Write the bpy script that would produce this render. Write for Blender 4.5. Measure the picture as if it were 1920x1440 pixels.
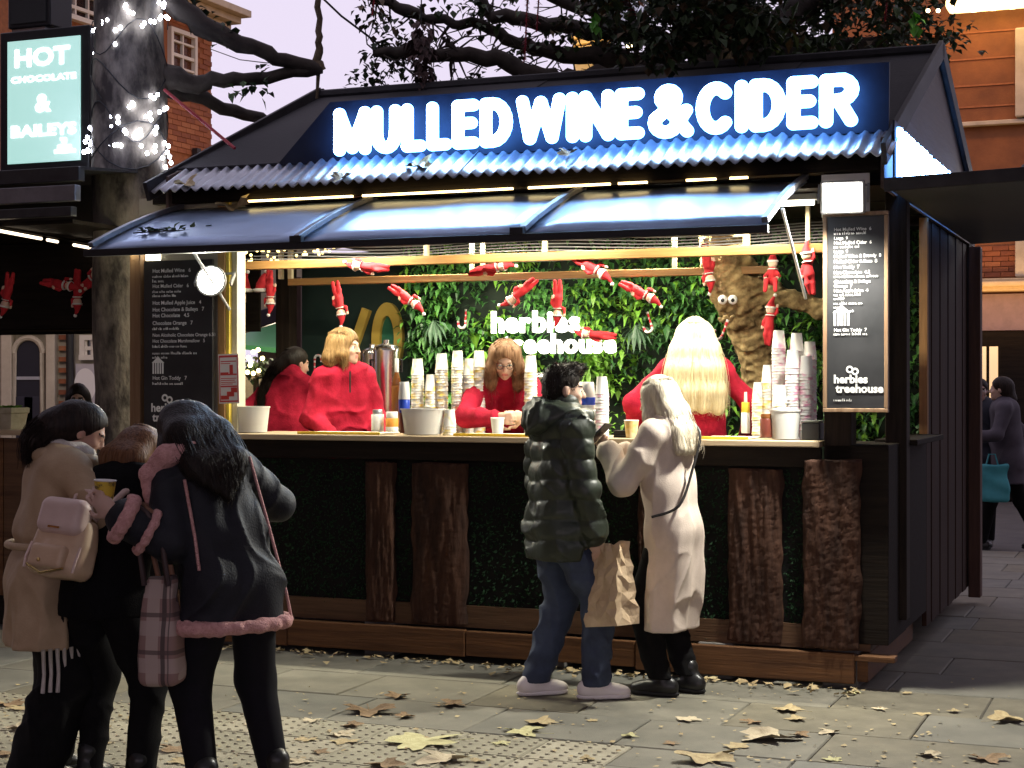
import bpy, math, random
import numpy as np
from mathutils import Vector, Matrix

for o in list(bpy.data.objects):
    bpy.data.objects.remove(o)
SC = bpy.context.scene
COL = SC.collection
R = math.radians
random.seed(7)

# ------------------------------------------------------------------ camera
FPX, EYE = 3100.0, 1.65            # focal length in photo pixels, eye height
cam_d = bpy.data.cameras.new('camera')
cam_d.sensor_width = 36.0
cam_d.lens = 36.0 * FPX / 1920.0
cam_d.clip_end = 2000
cam = bpy.data.objects.new('camera', cam_d)
COL.objects.link(cam)
cam.location = (0, 0, EYE)
cam.rotation_euler = (R(90), 0, 0)
SC.camera = cam

# ------------------------------------------------------------------ dusk sky
W = bpy.data.worlds.new('World')
SC.world = W
W.use_nodes = True
nt = W.node_tree
nt.nodes.clear()
wo = nt.nodes.new('ShaderNodeOutputWorld')
bg = nt.nodes.new('ShaderNodeBackground')
sky = nt.nodes.new('ShaderNodeTexSky')
sky.sky_type = 'NISHITA'
sky.sun_disc = False
sky.sun_elevation = R(1.0)
sky.sun_rotation = R(200)
sky.air_density = 1.0
sky.dust_density = 2.0
sky.ozone_density = 3.0
tint = nt.nodes.new('ShaderNodeMixRGB')
tint.blend_type = 'MIX'
tint.inputs[0].default_value = 0.80
tint.inputs[2].default_value = (10.6, 9.4, 11.6, 1)      # thin high cloud, lilac at dusk
nt.links.new(sky.outputs[0], tint.inputs[1])
nt.links.new(tint.outputs[0], bg.inputs[0])
bg.inputs[1].default_value = 0.10
nt.links.new(bg.outputs[0], wo.inputs[0])

sun_d = bpy.data.lights.new('sun', 'SUN')
sun_d.energy = 0.15
sun_d.angle = R(45)
sun_d.color = (1.0, .66, .56)
sun = bpy.data.objects.new('sun', sun_d)
COL.objects.link(sun)
sun.rotation_euler = (R(76), 0, R(-20))       # afterglow low behind the viewer, left

SC.view_settings.view_transform = 'Standard'
SC.view_settings.look = 'None'
SC.view_settings.exposure = 0.0
SC.view_settings.gamma = 1.0
SC.cycles.use_denoising = True
SC.cycles.max_bounces = 6
SC.cycles.sample_clamp_indirect = 6.0
SC.cycles.caustics_reflective = False
SC.cycles.caustics_refractive = False

# ------------------------------------------------------------------ frames
TH = R(22.0)
CT, ST = math.cos(TH), math.sin(TH)
FX, FY = 0.125, 9.69
MK = Matrix.Translation((FX, FY, 0)) @ Matrix.Rotation(-TH, 4, 'Z')   # stall frame: a along the front, b backwards, z up

def P(px, py, d):
    """point seen at photo pixel (px,py) standing d metres away"""
    return Vector(((px - 960) / FPX * d, d, EYE - (py - 720) / FPX * d))

def G(px, py):
    """ground point"""
    d = EYE * FPX / (py - 720)
    return Vector(((px - 960) / FPX * d, d, 0))

def ka(px, b):
    X = (px - 960) / FPX
    return (X * (FY + CT * b) - FX - ST * b) / (CT + ST * X)

def kz(py, a, b):
    return EYE - (py - 720) / FPX * (FY - ST * a + CT * b)

def kp(px, py, b):
    a = ka(px, b)
    return Vector((a, b, kz(py, a, b)))

def T(x, y=None, z=None):
    if y is None:
        return Matrix.Translation(x)
    return Matrix.Translation((x, y, z))

def RZ(d): return Matrix.Rotation(R(d), 4, 'Z')
def RX(d): return Matrix.Rotation(R(d), 4, 'X')
def RY(d): return Matrix.Rotation(R(d), 4, 'Y')

# ------------------------------------------------------------------ materials
MATS = {}
def mat(name, c, c2=None, rough=.7, scale=8.0, bump=0.0, bscale=60.0, metal=0.0, spec=.4, stretch=(1, 1, 1), detail=5.0,
        contrast=(.3, .7), emit=None, estr=0.0, trans=0.0, sub=0.0, coat=0.0):
    if name in MATS:
        return MATS[name]
    m = bpy.data.materials.new(name)
    m.use_nodes = True
    n, l = m.node_tree.nodes, m.node_tree.links
    bs = n['Principled BSDF']
    bs.inputs['Roughness'].default_value = rough
    bs.inputs['Metallic'].default_value = metal
    bs.inputs['Specular IOR Level'].default_value = spec
    bs.inputs['Base Color'].default_value = (*c, 1)
    bs.inputs['Coat Weight'].default_value = coat
    if trans:
        bs.inputs['Transmission Weight'].default_value = trans
    if sub:
        bs.inputs['Subsurface Weight'].default_value = sub
        bs.inputs['Subsurface Radius'].default_value = (.01, .004, .002)
        bs.inputs['Subsurface Scale'].default_value = 1.0
    if emit:
        bs.inputs['Emission Color'].default_value = (*emit, 1)
        bs.inputs['Emission Strength'].default_value = estr
    if c2 is not None or bump:
        tc = n.new('ShaderNodeTexCoord')
        mp = n.new('ShaderNodeMapping')
        mp.inputs['Scale'].default_value = stretch
        l.new(tc.outputs['Object'], mp.inputs[0])
    if c2 is not None:
        ns = n.new('ShaderNodeTexNoise')
        ns.inputs['Scale'].default_value = scale
        ns.inputs['Detail'].default_value = detail
        ns.inputs['Roughness'].default_value = .62
        rp = n.new('ShaderNodeValToRGB')
        rp.color_ramp.elements[0].position = contrast[0]
        rp.color_ramp.elements[1].position = contrast[1]
        rp.color_ramp.elements[0].color = (*c, 1)
        rp.color_ramp.elements[1].color = (*c2, 1)
        l.new(mp.outputs[0], ns.inputs['Vector'])
        l.new(ns.outputs['Fac'], rp.inputs[0])
        l.new(rp.outputs[0], bs.inputs['Base Color'])
        mr = n.new('ShaderNodeMapRange')
        mr.inputs[3].default_value = max(.05, rough - .12)
        mr.inputs[4].default_value = min(1, rough + .12)
        l.new(ns.outputs['Fac'], mr.inputs[0])
        l.new(mr.outputs[0], bs.inputs['Roughness'])
    if bump:
        nb = n.new('ShaderNodeTexNoise')
        nb.inputs['Scale'].default_value = bscale
        nb.inputs['Detail'].default_value = 4
        bp = n.new('ShaderNodeBump')
        bp.inputs['Strength'].default_value = bump
        bp.inputs['Distance'].default_value = .01
        l.new(mp.outputs[0], nb.inputs['Vector'])
        l.new(nb.outputs['Fac'], bp.inputs['Height'])
        l.new(bp.outputs[0], bs.inputs['Normal'])
    MATS[name] = m
    return m

def glow(name, c, s):
    """a surface that gives off light"""
    if name in MATS:
        return MATS[name]
    m = mat(name, (.8, .8, .8), rough=.4, emit=c, estr=s)
    return m

def wood(name, c, c2, rough=.65, axis=0, bump=.25):
    st = [14, 14, 14]
    st[axis] = .9
    return mat(name, c, c2, rough=rough, scale=2.2, bump=bump, bscale=6, stretch=tuple(st), spec=.1 if c2[0] < .06 else .3)

# ------------------------------------------------------------------ mesh builder
class MB:
    def __init__(s):
        s.v, s.f, s.m = [], [], []

    def add(s, vs, fs, mi=0, M=None):
        o = len(s.v)
        if M is not None:
            vs = [M @ Vector(v) for v in vs]
        s.v += [tuple(v) for v in vs]
        s.f += [tuple(i + o for i in f) for f in fs]
        s.m += [mi] * len(fs)
        return s

    def box(s, x0, x1, y0, y1, z0, z1, mi=0, M=None):
        vs = [(x, y, z) for z in (z0, z1) for y in (y0, y1) for x in (x0, x1)]
        return s.add(vs, [(0, 2, 3, 1), (4, 5, 7, 6), (0, 1, 5, 4), (2, 6, 7, 3), (0, 4, 6, 2), (1, 3, 7, 5)], mi, M)

    def bar(s, p0, p1, w, h, mi=0, up=(0, 0, 1)):
        p0, p1 = Vector(p0), Vector(p1)
        d = (p1 - p0).normalized()
        up = Vector(up)
        if abs(d.dot(up)) > .98:
            up = Vector((0, 1, 0))
        sx = d.cross(up).normalized()
        sz = sx.cross(d)
        vs = []
        for p in (p0, p1):
            for i, j in ((-1, -1), (1, -1), (1, 1), (-1, 1)):
                vs.append(p + sx * (w / 2 * i) + sz * (h / 2 * j))
        return s.add(vs, [(0, 1, 2, 3), (7, 6, 5, 4), (0, 4, 5, 1), (1, 5, 6, 2), (2, 6, 7, 3), (3, 7, 4, 0)], mi)

    def tube(s, pts, r, n=8, mi=0, cap=True):
        pts = [Vector(p) for p in pts]
        k = len(pts)
        rs = r if isinstance(r, (list, tuple)) else [r] * k
        ref = Vector((0, 0, 1))
        if abs((pts[-1] - pts[0]).normalized().dot(ref)) > .9:
            ref = Vector((1, 0, 0))
        vs, fs = [], []
        for i, p in enumerate(pts):
            d = (pts[min(i + 1, k - 1)] - pts[max(i - 1, 0)]).normalized()
            x = d.cross(ref)
            if x.length < 1e-4:
                x = d.cross(Vector((0, 1, 0)))
            x.normalize()
            y = x.cross(d)
            for j in range(n):
                t = 2 * math.pi * j / n
                vs.append(p + (x * math.cos(t) + y * math.sin(t)) * rs[i])
        for i in range(k - 1):
            for j in range(n):
                a, b = i * n + j, i * n + (j + 1) % n
                fs.append((a, b, b + n, a + n))
        if cap:
            fs.append(tuple(range(n)))
            fs.append(tuple((k - 1) * n + j for j in reversed(range(n))))
        return s.add(vs, fs, mi)

    def lathe(s, prof, n=20, mi=0, M=None, closed=False):
        vs, fs = [], []
        for r, z in prof:
            for j in range(n):
                t = 2 * math.pi * j / n
                vs.append((r * math.cos(t), r * math.sin(t), z))
        for i in range(len(prof) - 1):
            for j in range(n):
                a, b = i * n + j, i * n + (j + 1) % n
                fs.append((a, b, b + n, a + n))
        if closed:
            fs.append(tuple(reversed(range(n))))
            k = (len(prof) - 1) * n
            fs.append(tuple(k + j for j in range(n)))
        return s.add(vs, fs, mi, M)

    def prism(s, poly, y0, y1, mi=0, M=None):
        """polygon in the x,z plane, pulled from y0 to y1"""
        n = len(poly)
        vs = [(x, y0, z) for x, z in poly] + [(x, y1, z) for x, z in poly]
        fs = [tuple(range(n)), tuple(reversed(range(n, 2 * n)))]
        for i in range(n):
            j = (i + 1) % n
            fs.append((i, i + n, j + n, j))
        return s.add(vs, fs, mi, M)

    def ball(s, c, r, n=8, mi=0, M=None):
        rr = r if isinstance(r, (tuple, list)) else (r, r, r)
        vs, fs = [], []
        k = max(4, n // 2 + 1)
        for i in range(k + 1):
            ph = math.pi * i / k
            for j in range(n):
                t = 2 * math.pi * j / n
                vs.append((c[0] + rr[0] * math.sin(ph) * math.cos(t), c[1] + rr[1] * math.sin(ph) * math.sin(t), c[2] - rr[2] * math.cos(ph)))
        for i in range(k):
            for j in range(n):
                a, b = i * n + j, i * n + (j + 1) % n
                fs.append((a, b, b + n, a + n))
        return s.add(vs, fs, mi, M)

    def data(s, name, mats, smooth=False):
        me = bpy.data.meshes.new(name)
        me.from_pydata(s.v, [], s.f)
        for m in (mats if isinstance(mats, (list, tuple)) else [mats]):
            me.materials.append(m)
        if any(s.m):
            me.polygons.foreach_set('material_index', s.m)
        if smooth:
            me.polygons.foreach_set('use_smooth', [True] * len(me.polygons))
            if smooth != 'all':
                me.set_sharp_from_angle(angle=R(40))
        me.update()
        return me

    def obj(s, name, mats, parent=None, M=None, smooth=False, bevel=0.0, label=None):
        return link(name, s.data(name, mats, smooth), parent, M, bevel, label)

def link(name, me, parent=None, M=None, bevel=0.0, label=None):
    o = bpy.data.objects.new(name, me)
    COL.objects.link(o)
    if parent is not None:
        o.parent = parent
    if M is not None:
        o.matrix_local = M
    if bevel:
        b = o.modifiers.new('edge', 'BEVEL')
        b.width = bevel
        b.segments = 2
        b.limit_method = 'ANGLE'
    if label:
        o['label'] = label
    return o

def thing(name, label, cat, M=None, group=None):
    o = bpy.data.objects.new(name, None)
    COL.objects.link(o)
    o.empty_display_size = .1
    if M is not None:
        o.matrix_world = M
    return tag(o, label, cat, group)

def tag(o, label, cat, group=None):
    o['label'] = label
    o['category'] = cat
    if group:
        o['group'] = group
    return o

def struct(o, kind='structure'):
    o['kind'] = kind
    return o

def copy_tree(o, parent=None):
    c = o.copy()
    COL.objects.link(c)
    c.parent = parent
    for ch in list(o.children):
        copy_tree(ch, c)
    return c

def lamp(name, kind, M, energy, color, parent=None, size=.1, spot=None, blend=.5):
    d = bpy.data.lights.new(name, kind)
    d.energy = energy
    d.color = color
    if kind == 'AREA':
        d.shape = 'RECTANGLE'
        d.size, d.size_y = size if isinstance(size, tuple) else (size, size)
    else:
        d.shadow_soft_size = size
    if spot:
        d.spot_size = R(spot)
        d.spot_blend = blend
    o = bpy.data.objects.new(name, d)
    COL.objects.link(o)
    if parent is not None:
        o.parent = parent
    o.matrix_local = M
    return o

def aim(p, q):
    """matrix at p whose -Z looks at q"""
    d = Vector(q) - Vector(p)
    return Matrix.Translation(p) @ d.to_track_quat('-Z', 'Y').to_matrix().to_4x4()

# flat or raised lettering from the built-in font
def text_mb(s, size=.1, ext=.0, off=0.0, bev=0.0, align='LEFT', space=1.0, res=3):
    cu = bpy.data.curves.new('t', 'FONT')
    cu.body = s
    cu.size = size
    cu.extrude = ext
    cu.offset = off
    cu.bevel_depth = bev
    cu.bevel_resolution = 1 if bev else 0
    cu.align_x = align
    cu.space_character = space
    cu.resolution_u = res
    ob = bpy.data.objects.new('t', cu)
    COL.objects.link(ob)
    dg = bpy.context.evaluated_depsgraph_get()
    me = bpy.data.meshes.new_from_object(ob.evaluated_get(dg))
    vs = [tuple(v.co) for v in me.vertices]
    fs = [tuple(p.vertices) for p in me.polygons]
    bpy.data.objects.remove(ob)
    bpy.data.curves.remove(cu)
    bpy.data.meshes.remove(me)
    return vs, fs
# ------------------------------------------------------------------ soft bodies: blended distance fields meshed into one surface
def V(*a): return np.array(a, float)

def smin(a, b, k):
    if k <= 0:
        return np.minimum(a, b)
    h = np.clip(.5 + .5 * (b - a) / k, 0, 1)
    return b + (a - b) * h - k * h * (1 - h)

class SDF:
    def __init__(s): s.pr = []
    def cap(s, p0, p1, r0, r1=None, k=.03, sub=False):
        r1 = r0 if r1 is None else r1
        s.pr.append(('c', np.asarray(p0, float), np.asarray(p1, float), r0, r1, k, sub)); return s
    def chain(s, pts, rs, k=.03):
        for i in range(len(pts) - 1):
            s.cap(pts[i], pts[i + 1], rs[i], rs[i + 1], k)
        return s
    def ell(s, c, r, Rm=None, k=.03, sub=False):
        s.pr.append(('e', np.asarray(c, float), np.asarray(r, float), np.eye(3) if Rm is None else Rm, 0, k, sub)); return s
    def rbox(s, c, h, Rm=None, rd=.01, k=.02, sub=False):
        s.pr.append(('b', np.asarray(c, float), np.asarray(h, float), np.eye(3) if Rm is None else Rm, rd, k, sub)); return s

    def bounds(s):
        lo, hi = np.full(3, 9e9), np.full(3, -9e9)
        for p in s.pr:
            if p[6]:
                continue
            a, b = s.pb(p)
            lo = np.minimum(lo, a); hi = np.maximum(hi, b)
        return lo, hi

    @staticmethod
    def pb(p):
        if p[0] == 'c':
            r = max(p[3], p[4])
            return np.minimum(p[1], p[2]) - r, np.maximum(p[1], p[2]) + r
        if p[0] == 'e':
            e = np.sqrt(((p[3] * p[2][None, :]) ** 2).sum(1))
            return p[1] - e, p[1] + e
        e = (np.abs(p[3]) * p[2][None, :]).sum(1) + p[4]
        return p[1] - e, p[1] + e

    def mesh(s, h=.01, disp=None, cuts=(), pad=.02):
        lo, hi = s.bounds()
        lo = lo - pad - 2 * h; hi = hi + pad + 2 * h
        n = np.ceil((hi - lo) / h).astype(int) + 1
        ax = [lo[i] + h * np.arange(n[i]) for i in range(3)]
        D = np.full(n, 9.0)
        for p in s.pr:
            a, b = s.pb(p)
            mg = p[5] + 3 * h + pad
            i0 = np.clip(np.floor((a - mg - lo) / h).astype(int), 0, n); i1 = np.clip(np.ceil((b + mg - lo) / h).astype(int) + 1, 0, n)
            if np.any(i1 <= i0):
                continue
            sl = tuple(slice(i0[i], i1[i]) for i in range(3))
            X = ax[0][sl[0]][:, None, None]; Y = ax[1][sl[1]][None, :, None]; Z = ax[2][sl[2]][None, None, :]
            if p[0] == 'c':
                d = p[2] - p[1]; L = max((d * d).sum(), 1e-9)
                x, y, z = X - p[1][0], Y - p[1][1], Z - p[1][2]
                t = np.clip((x * d[0] + y * d[1] + z * d[2]) / L, 0, 1)
                v = np.sqrt((x - t * d[0]) ** 2 + (y - t * d[1]) ** 2 + (z - t * d[2]) ** 2) - (p[3] + (p[4] - p[3]) * t)
            else:
                x, y, z = X - p[1][0], Y - p[1][1], Z - p[1][2]
                Q = p[3]
                u = [x * Q[0][i] + y * Q[1][i] + z * Q[2][i] for i in range(3)]
                if p[0] == 'e':
                    k0 = np.sqrt((u[0] / p[2][0]) ** 2 + (u[1] / p[2][1]) ** 2 + (u[2] / p[2][2]) ** 2)
                    k1 = np.sqrt((u[0] / p[2][0] ** 2) ** 2 + (u[1] / p[2][1] ** 2) ** 2 + (u[2] / p[2][2] ** 2) ** 2) + 1e-9
                    v = k0 * (k0 - 1) / k1
                else:
                    q = [np.abs(u[i]) - p[2][i] + p[4] for i in range(3)]
                    v = np.sqrt(np.maximum(q[0], 0) ** 2 + np.maximum(q[1], 0) ** 2 + np.maximum(q[2], 0) ** 2) + np.minimum(np.maximum(q[0], np.maximum(q[1], q[2])), 0) - p[4]
            if p[6]:
                D[sl] = -smin(-D[sl], v, p[5])
            else:
                D[sl] = smin(D[sl], v, p[5])
        if disp is not None or cuts:
            X = ax[0][:, None, None]; Y = ax[1][None, :, None]; Z = ax[2][None, None, :]
            if disp is not None:
                D = D + disp(X, Y, Z)
            for c, nrm, k in cuts:                        # keep the side the normal points away from
                D = -smin(-D, -((X - c[0]) * nrm[0] + (Y - c[1]) * nrm[1] + (Z - c[2]) * nrm[2]), k)
        return nets(D, lo, h)

def nets(D, lo, h):
    s = D < 0
    c = s[:-1, :-1, :-1].astype(np.int8)
    for dx, dy, dz in ((1, 0, 0), (0, 1, 0), (1, 1, 0), (0, 0, 1), (1, 0, 1), (0, 1, 1), (1, 1, 1)):
        c = c + s[dx:dx + c.shape[0] if dx else -1, dy:dy + c.shape[1] if dy else -1, dz:dz + c.shape[2] if dz else -1]
    act = np.argwhere((c > 0) & (c < 8))
    idx = np.full(c.shape, -1, np.int64)
    idx[act[:, 0], act[:, 1], act[:, 2]] = np.arange(len(act))
    offs = np.array([(0, 0, 0), (1, 0, 0), (0, 1, 0), (1, 1, 0), (0, 0, 1), (1, 0, 1), (0, 1, 1), (1, 1, 1)])
    val = np.stack([D[act[:, 0] + o[0], act[:, 1] + o[1], act[:, 2] + o[2]] for o in offs], 1)
    acc = np.zeros((len(act), 3)); cnt = np.zeros(len(act))
    for i, j in ((0, 1), (2, 3), (4, 5), (6, 7), (0, 2), (1, 3), (4, 6), (5, 7), (0, 4), (1, 5), (2, 6), (3, 7)):
        a, b = val[:, i], val[:, j]
        m = (a < 0) != (b < 0)
        t = np.where(m, a / np.where(m, a - b, 1), 0)
        acc += m[:, None] * (offs[i][None] + t[:, None] * (offs[j] - offs[i])[None])
        cnt += m
    vs = lo + h * (act + acc / np.maximum(cnt, 1)[:, None])
    fs = []
    for axis in range(3):
        u, w = (axis + 1) % 3, (axis + 2) % 3
        sl0 = [slice(None)] * 3; sl1 = [slice(None)] * 3
        sl0[axis] = slice(0, -1); sl1[axis] = slice(1, None)
        e = s[tuple(sl0)] != s[tuple(sl1)]
        q = np.argwhere(e)
        q = q[(q[:, u] > 0) & (q[:, w] > 0) & (q[:, u] < D.shape[u] - 1) & (q[:, w] < D.shape[w] - 1)]
        if not len(q):
            continue
        def g(du, dw):
            r = q.copy(); r[:, u] += du; r[:, w] += dw
            return idx[r[:, 0], r[:, 1], r[:, 2]]
        quad = np.stack([g(-1, -1), g(0, -1), g(0, 0), g(-1, 0)], 1)
        flip = ~s[q[:, 0], q[:, 1], q[:, 2]]
        quad[flip] = quad[flip][:, ::-1]
        fs.append(quad)
    fs = np.concatenate(fs) if fs else np.zeros((0, 4), int)
    fs = fs[(fs >= 0).all(1)]
    return vs, fs

def sd_obj(name, vf, mats, parent=None, M=None, mfn=None, label=None):
    vs, fs = vf
    me = bpy.data.meshes.new(name)
    me.vertices.add(len(vs)); me.vertices.foreach_set('co', vs.astype(np.float32).ravel())
    me.loops.add(len(fs) * 4); me.loops.foreach_set('vertex_index', fs.astype(np.int32).ravel())
    me.polygons.add(len(fs))
    me.polygons.foreach_set('loop_start', np.arange(0, len(fs) * 4, 4, dtype=np.int32))
    me.polygons.foreach_set('loop_total', np.full(len(fs), 4, dtype=np.int32))
    for m in (mats if isinstance(mats, (list, tuple)) else [mats]):
        me.materials.append(m)
    if mfn is not None:
        me.polygons.foreach_set('material_index', mfn(vs[fs].mean(1)).astype(np.int32))
    me.polygons.foreach_set('use_smooth', np.ones(len(fs), bool))
    me.update(calc_edges=True)
    me.validate()
    return link(name, me, parent, M, 0, label)

def wob(seed, f, amp, st=(1, 1, 1)):
    """smooth pseudo-noise made of sine waves, for folds"""
    rg = np.random.RandomState(seed)
    ks = rg.normal(size=(7, 3)) * f * np.array(st); ph = rg.uniform(0, 6.28, 7)
    def fn(X, Y, Z):
        o = 0
        w = .4 * np.sin(ks[6][0] * X + ks[6][1] * Y + ks[6][2] * Z + ph[6])
        for i in range(6):
            o = o + np.sin(ks[i][0] * X + ks[i][1] * Y + ks[i][2] * Z + ph[i] + w * 2)
        return o * amp / 3
    return fn
# ------------------------------------------------------------------ ground
asph = mat('asphalt', (.035, .035, .038), (.075, .073, .07), rough=.85, scale=3, bump=.3, bscale=180)
gb = MB()
gb.add([(-150, -60, -.03), (150, -60, -.03), (150, 300, -.03), (-150, 300, -.03)], [(0, 1, 2, 3)])
struct(gb.obj('ground', asph))
pv = MB()
pv.box(-7, 7.5, -6.2, 8.0, -.028, -.012)
pave = struct(pv.obj('pavement', mat('joint_sand', (.055, .052, .044), (.10, .092, .075), rough=.95, scale=30), M=MK))
flagm = [mat('flag%d' % i, c, c2, rough=.72, scale=2.5 + i, bump=.22, bscale=140, contrast=(.25, .75)) for i, (c, c2) in enumerate(
    [((.095, .092, .074), (.205, .195, .158)), ((.10, .097, .076), (.215, .20, .158)), ((.09, .092, .08), (.20, .195, .162)), ((.10, .09, .062), (.205, .185, .132))])]
tacm = [mat('tac%d' % i, c, c2, rough=.8, scale=6, bump=.3, bscale=120, contrast=(.3, .7)) for i, (c, c2) in enumerate(
    [((.22, .20, .14), (.36, .34, .25)), ((.25, .225, .16), (.40, .37, .28)), ((.19, .175, .125), (.32, .30, .22))])]
slab_cache = {}
def slab(a0, a1, b0, b1, mats):
    w, h = round(a1 - a0 - .006, 3), round(b1 - b0 - .006, 3)
    mi = random.randrange(len(mats))
    key = (w, h, mats[mi].name)
    if key not in slab_cache:
        q = MB()
        e = .006
        q.add([(-w / 2, -h / 2, -.02), (w / 2, -h / 2, -.02), (w / 2, h / 2, -.02), (-w / 2, h / 2, -.02),
               (-w / 2, -h / 2, -e), (w / 2, -h / 2, -e), (w / 2, h / 2, -e), (-w / 2, h / 2, -e),
               (-w / 2 + e, -h / 2 + e, 0), (w / 2 - e, -h / 2 + e, 0), (w / 2 - e, h / 2 - e, 0), (-w / 2 + e, h / 2 - e, 0)],
              [(8, 9, 10, 11)] + [(i, (i + 1) % 4, (i + 1) % 4 + 4, i + 4) for i in range(4)] + [(i + 4, (i + 1) % 4 + 4, (i + 1) % 4 + 8, i + 8) for i in range(4)])
        slab_cache[key] = q.data('paving_slab', mats[mi])
    o = link('paving_slab', slab_cache[key], pave, T((a0 + a1) / 2, (b0 + b1) / 2, random.uniform(-.003, .001)) @ RX(random.uniform(-.25, .25)) @ RY(random.uniform(-.2, .2)))
    return o
blis = MB()
def blister(a, b):
    vs = [(a + r * math.cos(t), b + r * math.sin(t), z) for r, z in ((.0125, -.001), (.0105, .004), (.006, .0055)) for t in [k * math.pi / 3 for k in range(6)]]
    fs = [(i * 6 + j, i * 6 + (j + 1) % 6, i * 6 + 6 + (j + 1) % 6, i * 6 + 6 + j) for i in range(2) for j in range(6)] + [tuple(range(12, 18))]
    blis.add(vs, fs)
b = -1.84
row = 0
while b > -3.6:                                       # blister paving at the crossing
    a = -3.6
    while a < 1.15:
        slab(a, a + .4, b - .4, b, tacm)
        for i in range(6):
            for j in range(6):
                blister(a + .033 + i * .0667, b - .033 - j * .0667)
        a += .4
    a0 = a
    while a < 5.0:
        w = .75
        slab(a, a + w, b - .4, b, flagm)
        a += w
    b -= .4
b = -1.84
row = 0
while b < -.05:
    a = -4.6 + (row % 2) * .35
    hgt = .61
    while a < 6:
        w = random.choice((.6, .75, .9))
        slab(a, a + w, b, b + hgt, flagm)
        a += w
    b += hgt
    row += 1
b0_ = b
while b < 7.4:                                        # passage along the right side of the stall
    a = 1.5 - (row % 2) * .2
    while a < 7:
        w = random.choice((.6, .75, .9))
        slab(a, a + w, b, b + .61, flagm)
        a += w
    b += .61
    row += 1
struct(blis.obj('blister_domes', tacm[1], pave, smooth='all'), 'stuff')

# ------------------------------------------------------------------ fallen plane leaves
def leaf_mesh(seed, curl):
    rg = random.Random(seed)
    n = 30
    rim = []
    for i in range(n):
        t = 2 * math.pi * i / n
        lobe = .55 + .45 * abs(math.cos(2.5 * (t - math.pi / 2))) ** 1.3
        if abs(((t - 1.5 * math.pi + math.pi) % (2 * math.pi)) - math.pi) < .35:
            lobe *= .55
        rim.append(lobe * rg.uniform(.66, 1.16) + (.06 if i % 2 else 0))
    vs, fs = [(0, 0, .012)], []
    ph = rg.uniform(0, 6)
    for k, q in enumerate((.5, 1.0)):
        for i in range(n):
            t = 2 * math.pi * i / n
            r = rim[i] * q * (1 if k else .92)
            x, y = r * math.cos(t), r * math.sin(t)
            z = curl * (q ** 1.6) * (.45 + .55 * math.sin(2 * t + ph)) + rg.uniform(-.02, .05) * q + .02
            vs.append((x, y, max(z, .004 if k == 0 else .0)))
    for i in range(n):
        j = (i + 1) % n
        fs.append((0, 1 + i, 1 + j))
        fs.append((1 + i, 1 + n + i, 1 + n + j, 1 + j))
    q = MB()
    q.add(vs, fs)
    q.tube([(0, -.35, .02), (.03, -.8, .03), (.1, -1.25, .08)], [.018, .014, .02], 5)
    return q
leafm = [mat('dry_leaf%d' % i, c, c2, rough=.75, scale=4, bump=.4, bscale=20) for i, (c, c2) in enumerate(
    [((.30, .21, .10), (.52, .43, .24)), ((.40, .36, .16), (.60, .58, .32)), ((.17, .10, .05), (.34, .23, .12)), ((.42, .34, .22), (.62, .54, .38))])]
leaf_d = [[leaf_mesh(10 * i + j, (.15, .35, .6)[j]).data('fallen_leaf', leafm[i], 'all') for j in range(3)] for i in range(4)]
special = [(790, 1392, .27, 1, 0, 'largest fallen leaf, pale yellow-green and flat on the blister paving'),
           (690, 1335, .19, 2, 2, 'dark curled brown leaf left of the man, biggest of its cluster'),
           (1440, 1385, .20, 3, 2, 'big pale curled leaf on the flagstones below the cream coat woman'),
           (1325, 1426, .20, 0, 2, 'crumpled tan leaf at the bottom edge of the picture, right of centre'),
           (985, 1374, .16, 1, 1, 'pale leaf with a ragged edge in the middle of the foreground paving'),
           (1015, 1357, .14, 0, 1, 'brownish leaf touching the pale ragged leaf in the middle foreground'),
           (832, 1428, .17, 3, 2, 'pale curled leaf below the largest flat leaf'),
           (845, 1322, .13, 2, 1, 'lone brown leaf in the shadow behind the largest flat leaf'),
           (745, 1307, .10, 2, 2, 'small brown leaf nearest the counter, left of the man'),
           (1480, 1333, .13, 0, 1, 'tan leaf on the flagstones in front of the right bark slab'),
           (1885, 1352, .15, 0, 2, 'pale orange leaf at the right edge of the pavement'),
           (1290, 1350, .10, 3, 0, 'small pale leaf just in front of the black boots'),
           (1850, 1425, .12, 2, 2, 'dark little leaf in the bottom right corner'),
           (640, 1378, .11, 3, 1, 'small pale leaf beside the black leggings')]
for px, py, sz, ci, cu, lb in special:
    o = link('fallen_leaf', leaf_d[ci][cu], None, T(G(px, py)) @ T(0, 0, .004) @ RZ(random.uniform(0, 360)) @ Matrix.Diagonal((sz * .72, sz * .72, sz * .30, 1)))
    tag(o, lb, 'leaf', 'plane leaves fallen on the pavement')
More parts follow.
